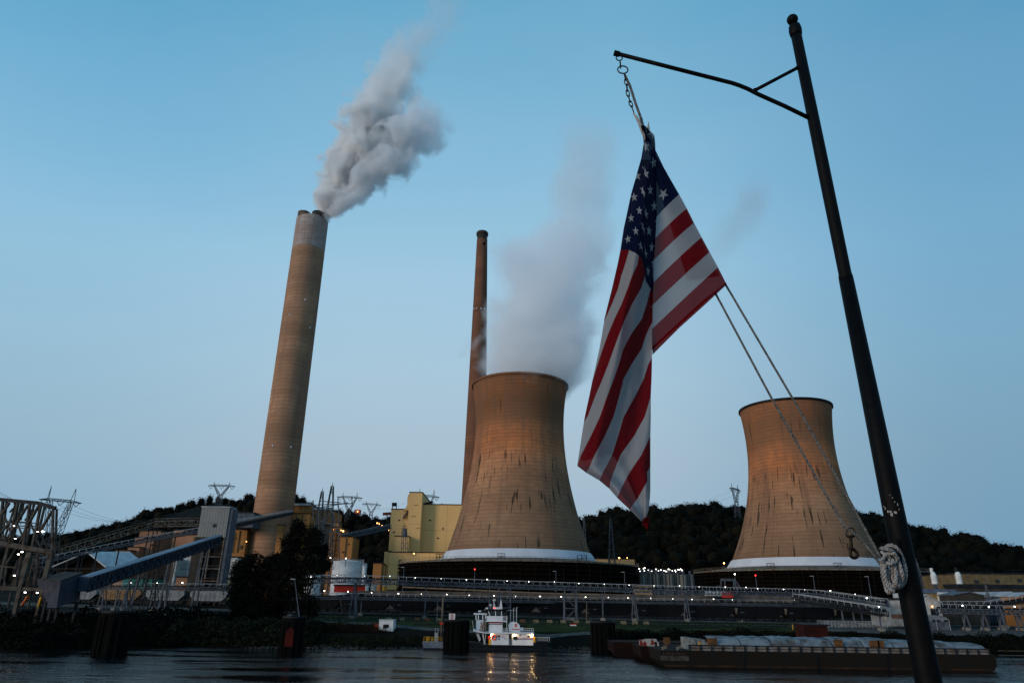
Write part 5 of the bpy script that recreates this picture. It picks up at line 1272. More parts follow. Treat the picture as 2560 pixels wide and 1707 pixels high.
for y0, y1, x0, x1, w in ((1295, 1306, -60, 80, .22), (1304, 1308, 4, 100, .22), (1313, 1316, 10, 112, .25), (1318, 1322, 20, 108, .2), (1345, 1380, -60, 130, .9), (1352, 1384, -60, 132, .4), (1410, 1418, -60, 40, .35), (1464, 1472, -60, 112, .4), (1470, 1476, -60, 110, .3)):
    for Y in (UF, UB): MB().bar(at(x0, y0, Y), at(x1, y1, Y), w).build('cross_beam', mu, un)
for x0, y0, x1, y1, Y, w in ((24, 1355, 5, 1425, UF, .5), (6, 1425, -8, 1480, UF, .5), (76, 1380, 58, 1440, UF, 1.1), (58, 1440, 38, 1530, UF, .8), (130, 1380, 112, 1450, UF, 1.0), (112, 1450, 96, 1520, UF, .6), (54, 1388, 38, 1465, UB, .6), (96, 1384, 84, 1460, UB, .4), (18, 1400, 8, 1480, UB, .4)):
    p = at(x1, y1, Y); MB().bar(at(x0, y0, Y), (p.x, Y, p.z if y1 < 1500 else gz(p.x, Y)), w).build('tower_leg', mu, un)
for i, (x0, y0, x1, y1) in enumerate(((70, 1490, 55, 1512), (104, 1492, 96, 1516))):
    MB().bar(at(x0, y0, UF-1), at(x1, y1, UF-1), .7, .3).build('orange_brace', M['orange'] if i == 0 else M['yellow'], un)
q = MB()
bbox(q, 30, 56, 1425, UB+2, 4, 1470); bbox(q, 62, 92, 1440, UB+2, 4, 1490); q.build('machinery_cabin', M['dark_concrete'], un)
for i, (x, y, L_, nm) in enumerate(((35, 1314, 1, 'lamp_white'), (38, 1346, 1.3, 'lamp_white'), (94, 1329, 1.2, 'lamp_white'), (107, 1328, 2.0, 'lamp_white'), (55, 1379, 1.6, 'lamp_white'), (46, 1385, 1.6, 'lamp_white'), (36, 1438, 1.4, 'lamp_white'), (63, 1480, 1.5, 'lamp_white'), (93, 1481, 1.5, 'lamp_white'))):
    p = at(x, y, UF-1.2); s_ = .085*L_; MB().ball(p, s_, 5, sq=(2.2, 1, .9)).build('lamp', M[nm], un).rotation_euler = (0, 0, 0)
# the dark mooring cells and timber clusters in the water
def cell(label, x0, x1, yt, Y, m, name='mooring_cell', z0=-2, timbers=True):
    r = (at(x1, 1600, Y).x-at(x0, 1600, Y).x)/2; cx = at((x0+x1)/2, 1600, Y).x; zt_ = ztop((cx, Y-r, 0), yt)
    t = thing(name, label, 'mooring cell', (cx, Y, 0), 'mooring cells along the bank'); q = MB(); n = 36
    L = [(r*(1+.02*(i % 2)), 0) for i in range(2)]
    MB().cyl((cx, Y, z0), r, zt_-z0, n).build('barrel', m, t)
    q = MB()
    for i in range(n):
        a = 2*math.pi*(i+.5)/n; x, y = cx+(r+.04)*math.cos(a), Y+(r+.04)*math.sin(a); q.bar((x, y, z0), (x, y, zt_+.05-.25*random.random()), .16)
    q.build('sheet_pile_ribs', m, t)
    MB().lathe([(r+.02, 0), (r+.18, 0), (r+.18, .35), (r-.2, .35)], (cx, Y, zt_-.1), n).build('cap_ring', M['dark_steel'], t)
    if timbers:
        q = MB()
        for a in (-150, -128, -108, -75, -50, -30):
            x, y = cx+(r+.25)*math.cos(R(a)), Y+(r+.25)*math.sin(R(a)); q.bar((x, y, z0), (x, y, zt_-random.random()), .42)
        q.build('fender_timbers', M['timber'], t)
    return t, cx, r, zt_
M['timber'] = mat('wet_dark_timber', (.0018, .0016, .0012), (.0009, .0009, .0007), .95, 1.5, stretch=(1, 1, .2))
M['cell'] = mat('dark_sheet_piling', (.0012, .0014, .0016), (.0022, .0016, .0012), .8, .5, 5)
cell('dark round mooring cell close to the left bank below the leaning conveyor legs', 246, 318, 1530, 145, M['cell'])
c2, cx, r, zt_ = cell('dark mooring cell with faded red mark and light pole, below the dark tree', 704, 758, 1543, 156, M['cell'])
q = MB(); 
for i, (xa, xb, ya, yb) in enumerate(((716, 731, 1566, 1616), )):
    a, b = at(xa, ya, 156-r-.35), at(xb, yb, 156-r-.35); q.prism([(a.x, 156-r-.42, b.z), (b.x, 156-r-.42, b.z), (b.x, 156-r-.42, a.z-.6), ((a.x+b.x)/2, 156-r-.42, a.z), (a.x, 156-r-.42, a.z-.9)], (0, .1, 0))
q.build('red_mark', mat('faded_red_paint', (.055, .006, .004), (.03, .004, .003), .9, .6), c2)
lp = thing('light_pole', 'slim pale light pole standing on the red-marked mooring cell', 'light pole', (cx+.6, 156, zt_))
b_ = Vector((cx+.9, 156, zt_)); t_ = at(737, 1448, 156); MB().tube([b_, Vector((t_.x, 156, t_.z))], [.14, .07], 8).build('pole', M['grey_steel'], lp)
MB().box(t_.x-.9, t_.x+.1, 155.8, 156.1, t_.z, t_.z+.16).build('lamp_head', M['pale_steel'], lp)
c3, cx3, r3, z3 = cell('broad dark mooring cell with timber facing, directly left of the towboat', 1110, 1171, 1551, 172, M['cell'])
c4, cx4, r4, z4 = cell('dark mooring cell between the towboat and the covered barge', 1478, 1536, 1555, 174, M['cell'])
c5 = thing('mooring_cell', 'square dark red mooring cell behind the middle of the covered barge', 'mooring cell', (at(2043, 1600, 162).x, 162, 0), 'mooring cells along the bank')
q = MB(); bbox(q, 2014, 2073, 1561, 162, 5, 1640); q.build('barrel', mat('dark_red_plate', (.035, .006, .004), (.014, .004, .003), .85, .5), c5)
q = MB(); b = bbox(q, 2012, 2075, 1560, 161.8, 5.4, 1563); q.build('cap', M['dark_steel'], c5)
# gauge board sign, timber post, and red marker on the third cell
sg = thing('gauge_board', 'white square sign with red gauge marks on the broad mooring cell', 'sign', (at(1130, 1550, 170).x, 170, z3))
q = MB(); a, b = at(1122, 1550.5, 169.9), at(1138, 1533, 169.9); q.box(a.x, b.x, 169.9, 169.98, a.z, b.z); q.build('board', M['white'], sg)
q = MB(); cxm = (a.x+b.x)/2; hh = b.z-a.z
q.box(cxm-.06, cxm+.06, 169.87, 169.897, a.z+.1, b.z-.1)
for i in range(7): zz_ = a.z+.14+i*(hh-.28)/6; ww = .42 if i % 2 == 0 else .32; q.box(cxm-ww, cxm+ww, 169.87, 169.896, zz_-.03, zz_+.03)
q.build('red_marks', M['red'], sg)
q = MB(); q.bar((cxm, 170.05, z3), (cxm, 170.05, a.z+.4), .12); q.build('post', M['dark_steel'], sg)
p_ = at(1107, 1551, 175); tp_ = at(1108, 1493, 175); wp = MB().tube([(p_.x-.2, 175, -1), (tp_.x, 175, tp_.z)], [.3, .2], 8).build('timber_post', mat('bare_timber', (.16, .13, .09), (.07, .055, .04), .9, 1, stretch=(1, 1, .2)), origin=(p_.x-.2, 175, -1)); tag(wp, 'tall bare timber post rising beside the broad mooring cell', 'post')
rm = thing('red_marker', 'small red diamond marker on the edge of the broad mooring cell', 'marker', at(1103, 1558, 170)); m_ = at(1103, 1557.5, 169.5)
MB().prism([(m_.x-.55, 169.5, m_.z), (m_.x, 169.5, m_.z-.25), (m_.x+.7, 169.5, m_.z), (m_.x, 169.5, m_.z+.25)], (0, .06, 0)).build('board', M['red'], rm)
MB().bar((m_.x+.3, 169.7, m_.z), (cx3-r3+.3, 170.2, m_.z-.1), .08).build('bracket', M['dark_steel'], rm)
# ---------------------------------------------------------------- towboat
TB = 170.0; tb = thing('towboat', 'white and red two-deck towboat with lit deck lamps moored by the bank', 'boat', (at(1275, 1625, TB).x, TB, 0))
MM = dict(hull=mat('dark_hull', (.005, .008, .012), (.003, .0035, .005), .6, .5), wh=mat('boat_white', (.68, .69, .72), (.55, .56, .6), .5, .4), gl=M['dark_window'])
wz = at(1275, 1625, TB).z
bxp = lambda q, x0, x1, y0, y1, Y=TB, d=5., mi=0: q.pbox(x0, x1, y0, y1, Y, d, mi)
hx0, hx1 = at(1171, 1615, TB).x, at(1372, 1615, TB).x; hz = at(1275, 1611.5, TB).z
q = MB(); q.prism([(hx0, TB-.4, hz+.5), (hx0+.4, TB-.4, -.5), (hx1-.5, TB-.4, -.5), (hx1, TB-.4, hz+.9), (hx1-2.6, TB-.4, hz+.9), (hx1-3.4, TB-.4, hz), (hx0+3.5, TB-.4, hz)], (0, 6.6, 0)); q.build('hull', MM['hull'], tb)
q = MB(); q.box(hx0+.3, hx1-.3, TB-.46, TB-.41, .5, .62); q.build('rub_rail', M['dark_steel'], tb)
q = MB(); bxp(q, 1226, 1333, 1583, 1612.5, TB, 5.4); q.build('main_deckhouse', MM['wh'], tb)
dk = MB(); a, b = at(1184, 1583, TB), at(1335, 1582, TB); zd = at(1275, 1583, TB).z
dk.prism([(a.x, TB-.5, zd+.45), (a.x+2.6, TB-.5, zd), (b.x, TB-.5, zd), (b.x, TB-.5, zd+.18), (a.x+2.6, TB-.5, zd+.18), (a.x-.15, TB-.5, zd+.75)], (0, 6.4, 0)); dk.build('upper_deck', MM['wh'], tb)
q = MB(); bxp(q, 1222, 1256, 1556, 1581, TB+.8, 3.6); q.build('upper_deckhouse', MM['wh'], tb)
q = MB(); bxp(q, 1216, 1257, 1539, 1551.5, TB+.5, 3.4); q.build('wheelhouse_base', MM['wh'], tb)
q = MB(); bxp(q, 1213, 1268, 1551.5, 1553.5, TB+.2, 4.2); q.build('bridge_deck', MM['wh'], tb)
q = MB(); bxp(q, 1221, 1257, 1526, 1539.5, TB+.7, 3.2); q.build('wheelhouse_window', MM['gl'], tb)
q = MB()
for x0, x1 in ((1220.5, 1225.5), (1238.5, 1239), (1254, 1253.5)):
    q.bar(at(x0, 1526, TB+.62), at(x1, 1539.5, TB+.62), .17)
q.build('window_mullions', MM['wh'], tb)
q = MB(); bxp(q, 1214, 1263, 1522, 1526, TB+.2, 4.2); q.build('wheelhouse_roof', MM['hull'], tb)
q = MB(); bxp(q, 1233, 1255, 1517, 1521.9, TB+1.2, 1.5); bxp(q, 1214, 1220, 1518, 1521.9, TB+1.2, .8); q.build('roof_locker', MM['wh'], tb)
a = at(1236, 1519, TB+.1); MB().ball(a, .16, 5).build('red_lamp', M['lamp_red'], tb)
q = MB(); a = at(1227, 1512, TB+1.5); q.ball(a, .36, 6); q.bar(a, (a.x, a.y, a.z-1), .12); q.build('searchlight', M['pale_steel'], tb)
q = MB(); q.bar(at(1235, 1520, TB+1.6), at(1235, 1496, TB+1.6), .16); q.bar(at(1231, 1500, TB+1.6), at(1239.5, 1500, TB+1.6), .12); q.bar(at(1232, 1520, TB+1.6), at(1235, 1506, TB+1.6), .1); q.bar(at(1239, 1520, TB+1.6), at(1235, 1506, TB+1.6), .1); q.bar(at(1232, 1497.5, TB+1.6), at(1239, 1497.5, TB+1.6), .16); q.build('radar_mast', MM['wh'], tb)
q = MB(); q.prism([at(1248, 1521, TB+1.4), at(1256, 1521, TB+1.4), at(1254, 1503, TB+1.4), at(1252, 1497, TB+1.4)], (0, .5, 0)); q.build('mast_fin', MM['wh'], tb)
# forward cabin, left
q = MB(); bxp(q, 1190, 1210, 1549, 1581, TB+1, 3.2); q.build('forward_cabin', mat('boat_pale_blue', (.45, .52, .60), (.36, .42, .5), .5, .5), tb)
q = MB(); bxp(q, 1191, 1214, 1536, 1549, TB+1.1, 3.0); q.build('cabin_window', MM['gl'], tb)
q = MB()
for x in (1190, 1196, 1207, 1214): q.bar(at(x, 1549, TB+.95), at(x, 1535.5, TB+.95), .2)
bxp(q, 1184, 1217, 1532.6, 1535.4, TB+.6, 3.9); q.build('cabin_roof', MM['wh'], tb)
q = MB(); a = at(1199, 1527, TB+1.4); q.ball(a+Vector((-.12, 0, 0)), .19, 5); q.ball(a+Vector((.25, 0, 0)), .19, 5); q.bar(a, (a.x, a.y, a.z-.7), .08); q.build('floodlights', MM['wh'], tb)
q = MB(); 
for x0, y0, x1, y1 in ((1202, 1556, 1210, 1581), (1210, 1551, 1204, 1581), (1214, 1545, 1214, 1582), (1206, 1560, 1216, 1560), (1203, 1570, 1214, 1566)): q.bar(at(x0, y0, TB+.4), at(x1, y1, TB+.4), .18)
for k in range(9): a = at(1200+random.random()*14, 1555+random.random()*24, TB+.5); q.ball(a, .12+.12*random.random(), 4)
q.build('deck_gear', mat('rusty_gear', (.30, .22, .18), (.10, .06, .04), .9, 3), tb)
# stripes, door, openings and lamps of the deckhouse
q = MB()
for y, m_ in ((1594, 0),): bxp(q, 1294, 1333, 1593, 1594.6, TB-.03, .028)
for x0, x1, y in ((1227, 1250, 1587.2),): bxp(q, x0, x1, 1587, 1588.8, TB-.03, .028)
q.bar(at(1250, 1587.8, TB-.03), at(1260, 1588.5, TB-.03), .12, .03); q.bar(at(1258, 1588, TB-.04), at(1266, 1594.5, TB-.04), .12, .03); q.bar(at(1266, 1594.5, TB-.03), at(1272, 1594.8, TB-.03), .12, .03)
bxp(q, 1222, 1256, 1554.2, 1557, TB+.77, .03); q.build('red_stripe', M['red'], tb)
q = MB(); bxp(q, 1294, 1333, 1596.4, 1598, TB-.03, .028); bxp(q, 1227, 1250, 1590.4, 1592, TB-.03, .028); q.bar(at(1250, 1591, TB-.03), at(1258, 1591.5, TB-.03), .12, .03); q.bar(at(1256, 1591, TB-.04), at(1265, 1598, TB-.04), .12, .03); q.bar(at(1264, 1598, TB-.03), at(1272, 1598.3, TB-.03), .12, .03)
bxp(q, 1222, 1256, 1558.6, 1560.4, TB+.77, .03); q.build('blue_stripe', mat('navy_paint', (.02, .04, .14)), tb)
q = MB(); bxp(q, 1272, 1280, 1584, 1596, TB-.06, .05); q.build('doorway', MM['gl'], tb)
q = MB(); bxp(q, 1272, 1280, 1596, 1611, TB-.07, .06); q.build('door', M['grey_steel'], tb)
q = MB()
for x0, x1, y0, y1 in ((1244.5, 1250, 1588, 1592), (1246, 1250, 1594.5, 1598), (1319, 1325, 1587.5, 1592), (1299, 1301.5, 1585, 1589)): bxp(q, x0, x1, y0, y1, TB-.06, .05)
q.build('porthole', MM['gl'], tb)
q = MB(); a = at(1288.5, 1594, TB-.05); n = 16; q.prism([(a.x+.55*math.cos(6.283*i/n), TB-.07, a.z+.45*math.sin(6.283*i/n)) for i in range(n)], (0, .06, 0)); q.build('round_window', MM['gl'], tb)
q = MB(); a = at(1235, 1592.5, TB-.15); q.tube([a+Vector((.42*math.cos(6.283*i/16), 0, .48*math.sin(6.283*i/16))) for i in range(17)], .13, 8, cap=False); q.build('life_ring', mat('orange_red_ring', (.75, .09, .03)), tb)
q = MB(); bxp(q, 1221.5, 1227, 1597, 1612, TB-.12, .5); bxp(q, 1333.5, 1338, 1591, 1605, TB-.05, .6); q.build('push_knee', M['yellow'], tb)
q = MB(); bxp(q, 1220, 1225.5, 1589, 1597, TB-.1, .4); q.build('fire_locker', M['red'], tb)
for x in (1228, 1286, 1330):
    a = at(x, 1586.5, TB-.28); MB().ball(a, .15, 5).build('deck_lamp', M['lamp_deck'] if 'lamp_deck' in M else M.setdefault('lamp_deck', emis('warm_deck_lamp_glow', (1, .62, .26), 110)), tb)
# stack housing, pipes, rail
q = MB(); q.prism([at(1274, 1581, TB+.8), at(1301, 1581, TB+.8), at(1299, 1562, TB+.8), at(1293, 1556, TB+.8), at(1284, 1553, TB+.8), at(1275, 1555, TB+.8), at(1271, 1562, TB+.8)], (0, 2.6, 0)); q.build('engine_casing', MM['wh'], tb)
q = MB(); bxp(q, 1299, 1308, 1568, 1574, TB+1.2, 1.2); q.build('vent_trunk', MM['wh'], tb)
q = MB(); bxp(q, 1286.5, 1293, 1558.5, 1562, TB+.77, .03); bxp(q, 1286.5, 1293, 1562.8, 1566.2, TB+.77, .03); bxp(q, 1280, 1299, 1570.2, 1573.2, TB+.77, .03); q.build('red_emblem', M['red'], tb)
q = MB()
for x, y0 in ((1284, 1519), (1291.5, 1517)): q.tube([at(x, 1557, TB+1.6), at(x, y0+2, TB+1.6), at(x+2, y0, TB+1.6)], .11, 8)
q.tube([at(1276.5, 1553, TB+1.6), at(1277, 1524, TB+1.6)], .07, 6); q.bar(at(1266, 1525, TB+1.6), at(1291, 1525, TB+1.6), .07); q.build('exhaust_pipes', M['pale_steel'], tb)
q = MB()
P = [(1258, 1570.5), (1334, 1569.5)]
for k in range(15): x = 1258+76*k/14; q.bar(at(x, 1570, TB-.35), at(x, 1583, TB-.35), .055)
for y in (1570, 1574.3, 1578.6): q.bar(at(1258, y+.5, TB-.35), at(1334, y, TB-.35), .06)
for k in range(5): x = 1258+2.4*k; q.bar(at(x, 1540, TB+.3), at(x, 1552, TB+.3), .05)
q.bar(at(1257, 1540, TB+.3), at(1268, 1540, TB+.3), .06); q.bar(at(1267, 1538, TB+.2), at(1267, 1582, TB+.2), .1)
for k in range(7): x = 1342+5.2*k; q.bar(at(x, 1592, TB+.5), at(x, 1606, TB+.5), .07)
q.bar(at(1342, 1593, TB+.5), at(1373, 1592, TB+.5), .05); q.bar(at(1181, 1550, TB+.5), at(1185, 1579, TB+.5), .06); q.build('railing', MM['wh'], tb)
q = MB(); q.prism([at(1190, 1583, TB), at(1197, 1583, TB), at(1202, 1598, TB), at(1198, 1603, TB)], (0, .4, 0)); q.prism([at(1205, 1583, TB), at(1209, 1583, TB), at(1213, 1610, TB), at(1210, 1610, TB)], (0, .3, 0)); q.bar(at(1214, 1584, TB+.2), at(1213, 1608, TB+.2), .15); q.build('bow_supports', M['pale_steel'], tb)
# small work float left of the cell
wf = thing('work_float', 'small blue-grey work float with yellow rails left of the broad mooring cell', 'boat', (at(1085, 1620, 173).x, 173, 0))
X0, X1 = at(1055, 1615, 173).x, at(1110, 1615, 173).x; zt_ = at(1080, 1604, 173).z
MB().prism([(X0, 173, zt_), (X0+.5, 173, -.4), (X1, 173, -.4), (X1, 173, zt_)], (0, 4, 0)).build('hull', mat('blue_grey_hull', (.17, .20, .25), (.10, .12, .16), .7, .6), wf)
MB().box(X0+.4, X1, 172.93, 172.997, -.3, .35).build('boot_stripe', M['dark_steel'], wf)
q = MB()
for k in range(8): x = X0+.3+(X1-X0-.4)*k/7; q.bar((x, 173.1, zt_), (x, 173.1, zt_+1.05), .07)
for z in (.55, 1.05): q.bar((X0+.3, 173.1, zt_+z), (X1-.1, 173.1, zt_+z), .07)
q.build('yellow_railing', M['yellow'], wf)
q = MB(); q.cyl((X0+1.2, 174, zt_), .3, 1.1, 10); q.cyl((X0+2.2, 174.2, zt_), .25, .9, 10); q.build('yellow_bollard', M['yellow'], wf)
q = MB(); x = at(1091, 1580, 174).x; q.bar((x-.4, 174, zt_), (x-.25, 174, zt_+3.0), .12); q.bar((x+.45, 174, zt_), (x+.35, 174, zt_+3.0), .12); q.box(x-.3, x+.35, 173.9, 174.2, zt_, zt_+2); q.build('winch_frame', M['pale_steel'], wf)
# ---------------------------------------------------------------- barges
def barge(label, xl, xr, YF, wd, zdeck, hullm, cover=None, name='covered_barge', group='barges moored at the bank'):
    X0, X1 = xl, xr; t = thing(name, label, 'barge', ((X0+X1)/2, YF, 0), group)
    MB().prism([(X0, YF, zdeck), (X0+.2, YF, .9), (X0+1.8, YF, -.6), (X1-1.8, YF, -.6), (X1-.2, YF, .9), (X1, YF, zdeck)], (0, wd, 0)).build('hull', hullm, t)
    return t, X0, X1
YB = 136.0; XL, XR = at(1650, 1640, YB).x, at(2492, 1650, YB).x; zdk = at(1900, 1628, YB).z
mh = mat('rusty_barge_hull', (.0085, .0078, .0065), (.012, .008, .0055), .9, .35, 7, stretch=(1, 1, 1.5), lo=.42, hi=.58); 
bg, _, _ = barge('long rusty barge with lumpy pale blue-grey hatch covers, nearest in front of the bank', XL, XR, YB, 10.6, zdk, mh)
mcm = mat('worn_coaming_paint', (.19, .18, .175), (.10, .08, .065), .85, .5, 6, stretch=(1, 1, 1.5))
zc0 = zdk; zc1 = at(1900, 1615, YB).z; q = MB(); q.box(XL+5.5, XR-.8, YB+.55, YB+.9, zc0, zc1); q.build('coaming', mcm, bg)
q = MB(); n = 27
for i in range(n+1): x = XL+5.5+(XR-.8-XL-5.5)*i/n; q.box(x-.07, x+.07, YB+.2, YB+.548, zc0, zc1)
q.box(XL+5.4, XR-.7, YB+.3, YB+.95, zc1+.002, zc1+.12); q.build('coaming_brackets', M['dark_steel'], bg)
q = MB(); q.box(XL+5.6, XR-.9, YB+.45, YB+.547, (zc0+zc1)/2-.04, (zc0+zc1)/2+.04); q.build('coaming_rail', M['dark_steel'], bg)
mcv = mat('pale_blue_hatch_cover', (.155, .185, .21), (.06, .058, .056), .75, .45, 7, bump=.3, lo=.36, hi=.56)
z2 = zc1+.13; q = MB(); q.box(XL+.6, XR-.6, YB-.012, YB-.0015, .12, .42); q.build('rust_waterline', mat('orange_waterline_rust', (.04, .018, .008), (.012, .009, .007), .9, .5, 6), bg)
nC = 9; xa = XL+9.5; wC = (XR-1.2-xa)/nC
for i in range(nC):
    x0, x1 = xa+wC*i+.08, xa+wC*(i+1)-.08; hgt = 1.25+.2*random.random()-(.25 if i > 5 else 0)-(.3 if i == 8 else 0); V_, F_ = [], []; nu, nv = 14, 10
    for a in range(nu+1):
        for b in range(nv+1):
            u, v = a/nu, b/nv; z = z2+hgt*(math.sin(math.pi*v)**.32 if 0 < v < 1 else 0)*(1-.10*(2*u-1)**4) + (.14*nz(i*7+u*5, v*6, 1)+.06*nz(u*19+i, v*8, 2))*(0 < v < 1)
            V_.append((x0+(x1-x0)*u, YB+.5+9.5*v, z))
    for a in range(nu):
        for b in range(nv): k = a*(nv+1)+b; F_.append((k, k+nv+1, k+nv+2, k+1))
    q = MB(); q.add(V_, F_); q.build('hatch_cover', mcv, bg, smooth=False)
q = MB()
for x0, x1, zt_ in ((XL+5.8, XL+6.9, 1.7), (XL+7.1, XL+8.6, 1.5), (XL+8.7, XL+9.4, 1.1)): q.box(x0, x1, YB+.8, YB+8, zc0+.01, zc0+.3+zt_)
q.build('pump_boxes', mat('chipped_pale_paint', (.22, .24, .24), (.09, .085, .075), .85, 1.2, 6), bg)
MB().box(XL+7.4, XL+7.7, YB+.7, YB+.797, zc0+.1, zc0+1.5).build('yellow_strip', M['yellow'], bg)
mrs = mat('orange_rust_plate', (.15, .065, .025), (.06, .03, .015), .9, 1.2)
for px, w in ((1782, .9), (1668, .6), (2098, .8), (2188, .9), (2204, .6)): a = at(px, 1606, YB); MB().box(a.x-w, a.x+w, YB+.28, YB+.46, z2, z2+1.15).build('rusted_plate', mrs, bg)
for px in (1859, 2043, 2218): a = at(px, 1640, YB-.02); MB().box(a.x-.22, a.x+.22, YB-.09, YB-.003, -.3, zdk-.2).build('fender_mark', M['black'], bg)
q = MB(); q.box(XL+.1, XL+5.2, YB-.02, YB-.0015, 1.1, 1.9); q.build('pale_bow_band', mat('pale_bow_paint', (.06, .055, .048), (.025, .022, .018), .9, .8), bg)
q = MB()
for k in range(10):
    x = XL+.6+.42*k; q.bar((x, YB-.026, 2.05), (x+.12, YB-.026, 2.45-.06*(k % 3)), .08, .03)
for k in range(9):
    for base_ in (XL+5.9+2.2, XR-6.2):
        if k == 4: continue
        x = base_+.5*k; q.bar((x, YB+.18, zc0+.55), (x+.14, YB+.18, zc0+.95-.07*(k % 2)), .09, .03)
q.build('worn_lettering', mat('worn_white_lettering', (.16, .155, .15), (.07, .065, .06), .9, 2), bg)
for k in range(6):
    x = XL+.8+k*.9; MB().cyl((x, YB+1+(k % 3)*2.5, zdk), .2, .55, 8).build('mooring_bitt', M['rusty_steel'], bg)
b2, _, _ = barge('dark red-brown open barge moored behind the covered one, its end showing to the left', at(1600, 1620, 148).x, at(2300, 1620, 148).x, 148, 9.5, at(1700, 1616, 148).z, mat('dark_red_barge', (.011, .0035, .0025), (.006, .003, .0025), .9, .4, 6), name='open_barge')
q = MB()
for x, y, w, h, Yq in ((1606, 1606, .5, 1.1, 150), (1618, 1606, .5, 1.2, 150), (1630, 1608, 1.0, 1.3, 149), (1642, 1608, .4, .8, 149)):
    a = at(x, y, Yq); zb_ = at(1700, 1616, 148).z; q.box(a.x-w, a.x+w, Yq, Yq+1, zb_, zb_+h)
q.build('deck_lockers', mat('red_white_lockers', (.30, .28, .27), (.14, .02, .015), .8, .9, lo=.45, hi=.5), b2)
b3, _, _ = barge('low dark red barge reaching to the third mooring cell behind the other barges', at(1530, 1608, 160).x, at(1640, 1608, 160).x+34, 159, 9, at(1540, 1603, 160).z, bpy.data.materials['dark_red_barge'], name='open_barge')
b4, _, _ = barge('dark red barge at the right edge, behind the end of the covered barge', at(2485, 1640, 146).x, at(2485, 1640, 146).x+50, 126, 10, at(2520, 1617, 126).z, bpy.data.materials['dark_red_barge'], name='open_barge')
q = MB()
for z in (1.4, 2.1, 2.9): q.box(at(2485, 1640, 146).x+1, at(2485, 1640, 146).x+49, 145.9, 145.997, z, z+.08)
q.build('rub_rails', M['rusty_steel'], b4)
# ---------------------------------------------------------------- small things along the bank road
def rowobj(): pass
sd = thing('site_hut', 'small white site hut with one dark window standing on the grass bank', 'hut', pcen(946, 984, 1582, 184))
q = MB(); b = bbox(q, 947, 983, 1549, 184, 4, 1582); q.build('wall', M['white'], sd)
MB().box(b[0]-.15, b[1]+.15, 183.85, 188.15, b[3]+.002, b[3]+.12).build('roof', M['pale_steel'], sd)
q = MB(); bbox(q, 958, 972, 1560, 183.93, .1, 1568.5); q.build('window', M['black'], sd)
q = MB()
for x in (b[0]+.3, b[1]-.3): q.box(x-.15, x+.15, 184.2, 187.8, gz(b[0], 184)-.3, b[2])
q.build('skids', M['dark_steel'], sd)
rb = thing('red_tarp_stack', 'dark red covered stack just left of the white site hut', 'stack', pcen(934, 946, 1580, 185))
q = MB(); b = bbox(q, 935, 946, 1558, 185, 2.5, 1581); q.build('cover', mat('dark_red_tarp', (.14, .02, .012), (.07, .015, .01), .8, 2), rb)
MB().box(b[0]-.1, b[1]+.1, 184.9, 187.6, b[2]-.4, b[2]-.003).build('pallet', M['timber'], rb)
ws = thing('warning_sign', 'white sign with a red top strip on a post in the mown grass', 'sign', pcen(1433, 1434, 1575, 196))
q = MB(); a, b_ = at(1425, 1567, 196), at(1441, 1561, 196); q.box(a.x, b_.x, 196, 196.06, a.z, b_.z); q.build('board', M['white'], ws)
MB().box(a.x, b_.x, 195.99, 196.07, b_.z+.003, b_.z+.25).build('red_strip', M['red'], ws)
q = MB(); xm = (a.x+b_.x)/2; q.bar((xm, 196.12, gz(xm, 196)-.1), (xm, 196.12, b_.z+.2), .1); q.build('post', M['dark_steel'], ws)
bar0 = None
bx_ = [(972, 1548, 0), (1005, 1549, 0), (1042, 1549, 1), (1068, 1550, 1), (1099, 1550, 0), (1307, 1551, 1), (1340, 1551, 0), (1374, 1552, 0), (1408, 1552, 0), (1441, 1553, 0), (1472, 1553, 0), (1529, 1554, 0), (1559, 1554, 0), (1588, 1554, 0), (1616, 1555, 0)]
mcb = [mat('precast_concrete', (.20, .17, .11), (.12, .10, .07), .9, 1.5), mat('rusty_concrete_block', (.13, .07, .045), (.08, .045, .03), .9, 1.5)]
for i, (x, y, k) in enumerate(bx_):
    Y = 206; p = at(x, y, Y); g_ = gz(p.x, Y)
    t = thing('concrete_barrier', ('rust-stained' if k else 'pale')+' concrete block on the road edge, %s from the left in the row' % ['first', 'second', 'third', 'fourth', 'fifth', 'sixth', 'seventh', 'eighth', 'ninth', 'tenth', 'eleventh', 'twelfth', 'thirteenth', 'fourteenth', 'last'][i], 'barrier', (p.x, Y, g_), 'concrete blocks along the riverside road')
    q = MB(); q.prism([(p.x-.78, Y, g_-.05), (p.x+.78, Y, g_-.05), (p.x+.78, Y, g_+.3), (p.x+.7, Y, g_+.85), (p.x-.7, Y, g_+.85), (p.x-.78, Y, g_+.3)], (0, .6, 0)); q.build('block', mcb[k], t)
    q = MB(); q.box(p.x-.3, p.x-.15, Y-.02, Y+.1, g_+.852, g_+.92); q.box(p.x+.15, p.x+.3, Y-.02, Y+.1, g_+.852, g_+.92); q.build('lifting_eyes', M['dark_steel'], t)
for i, x in enumerate((1981, 1988, 1995)):
    p = at(x, 1560, 198); g_ = gz(p.x, 198); t = thing('bollard', '%s of three yellow bollards beside the gravel yard' % ('left', 'middle', 'right')[i], 'bollard', (p.x, 198, g_), 'yellow bollards by the gravel yard')
    MB().cyl((p.x, 198, g_), .12, 1.35, 10).build('post', M['yellow'], t); MB().ball((p.x, 198, g_+1.35), .12, 5).build('cap', M['yellow'], t)
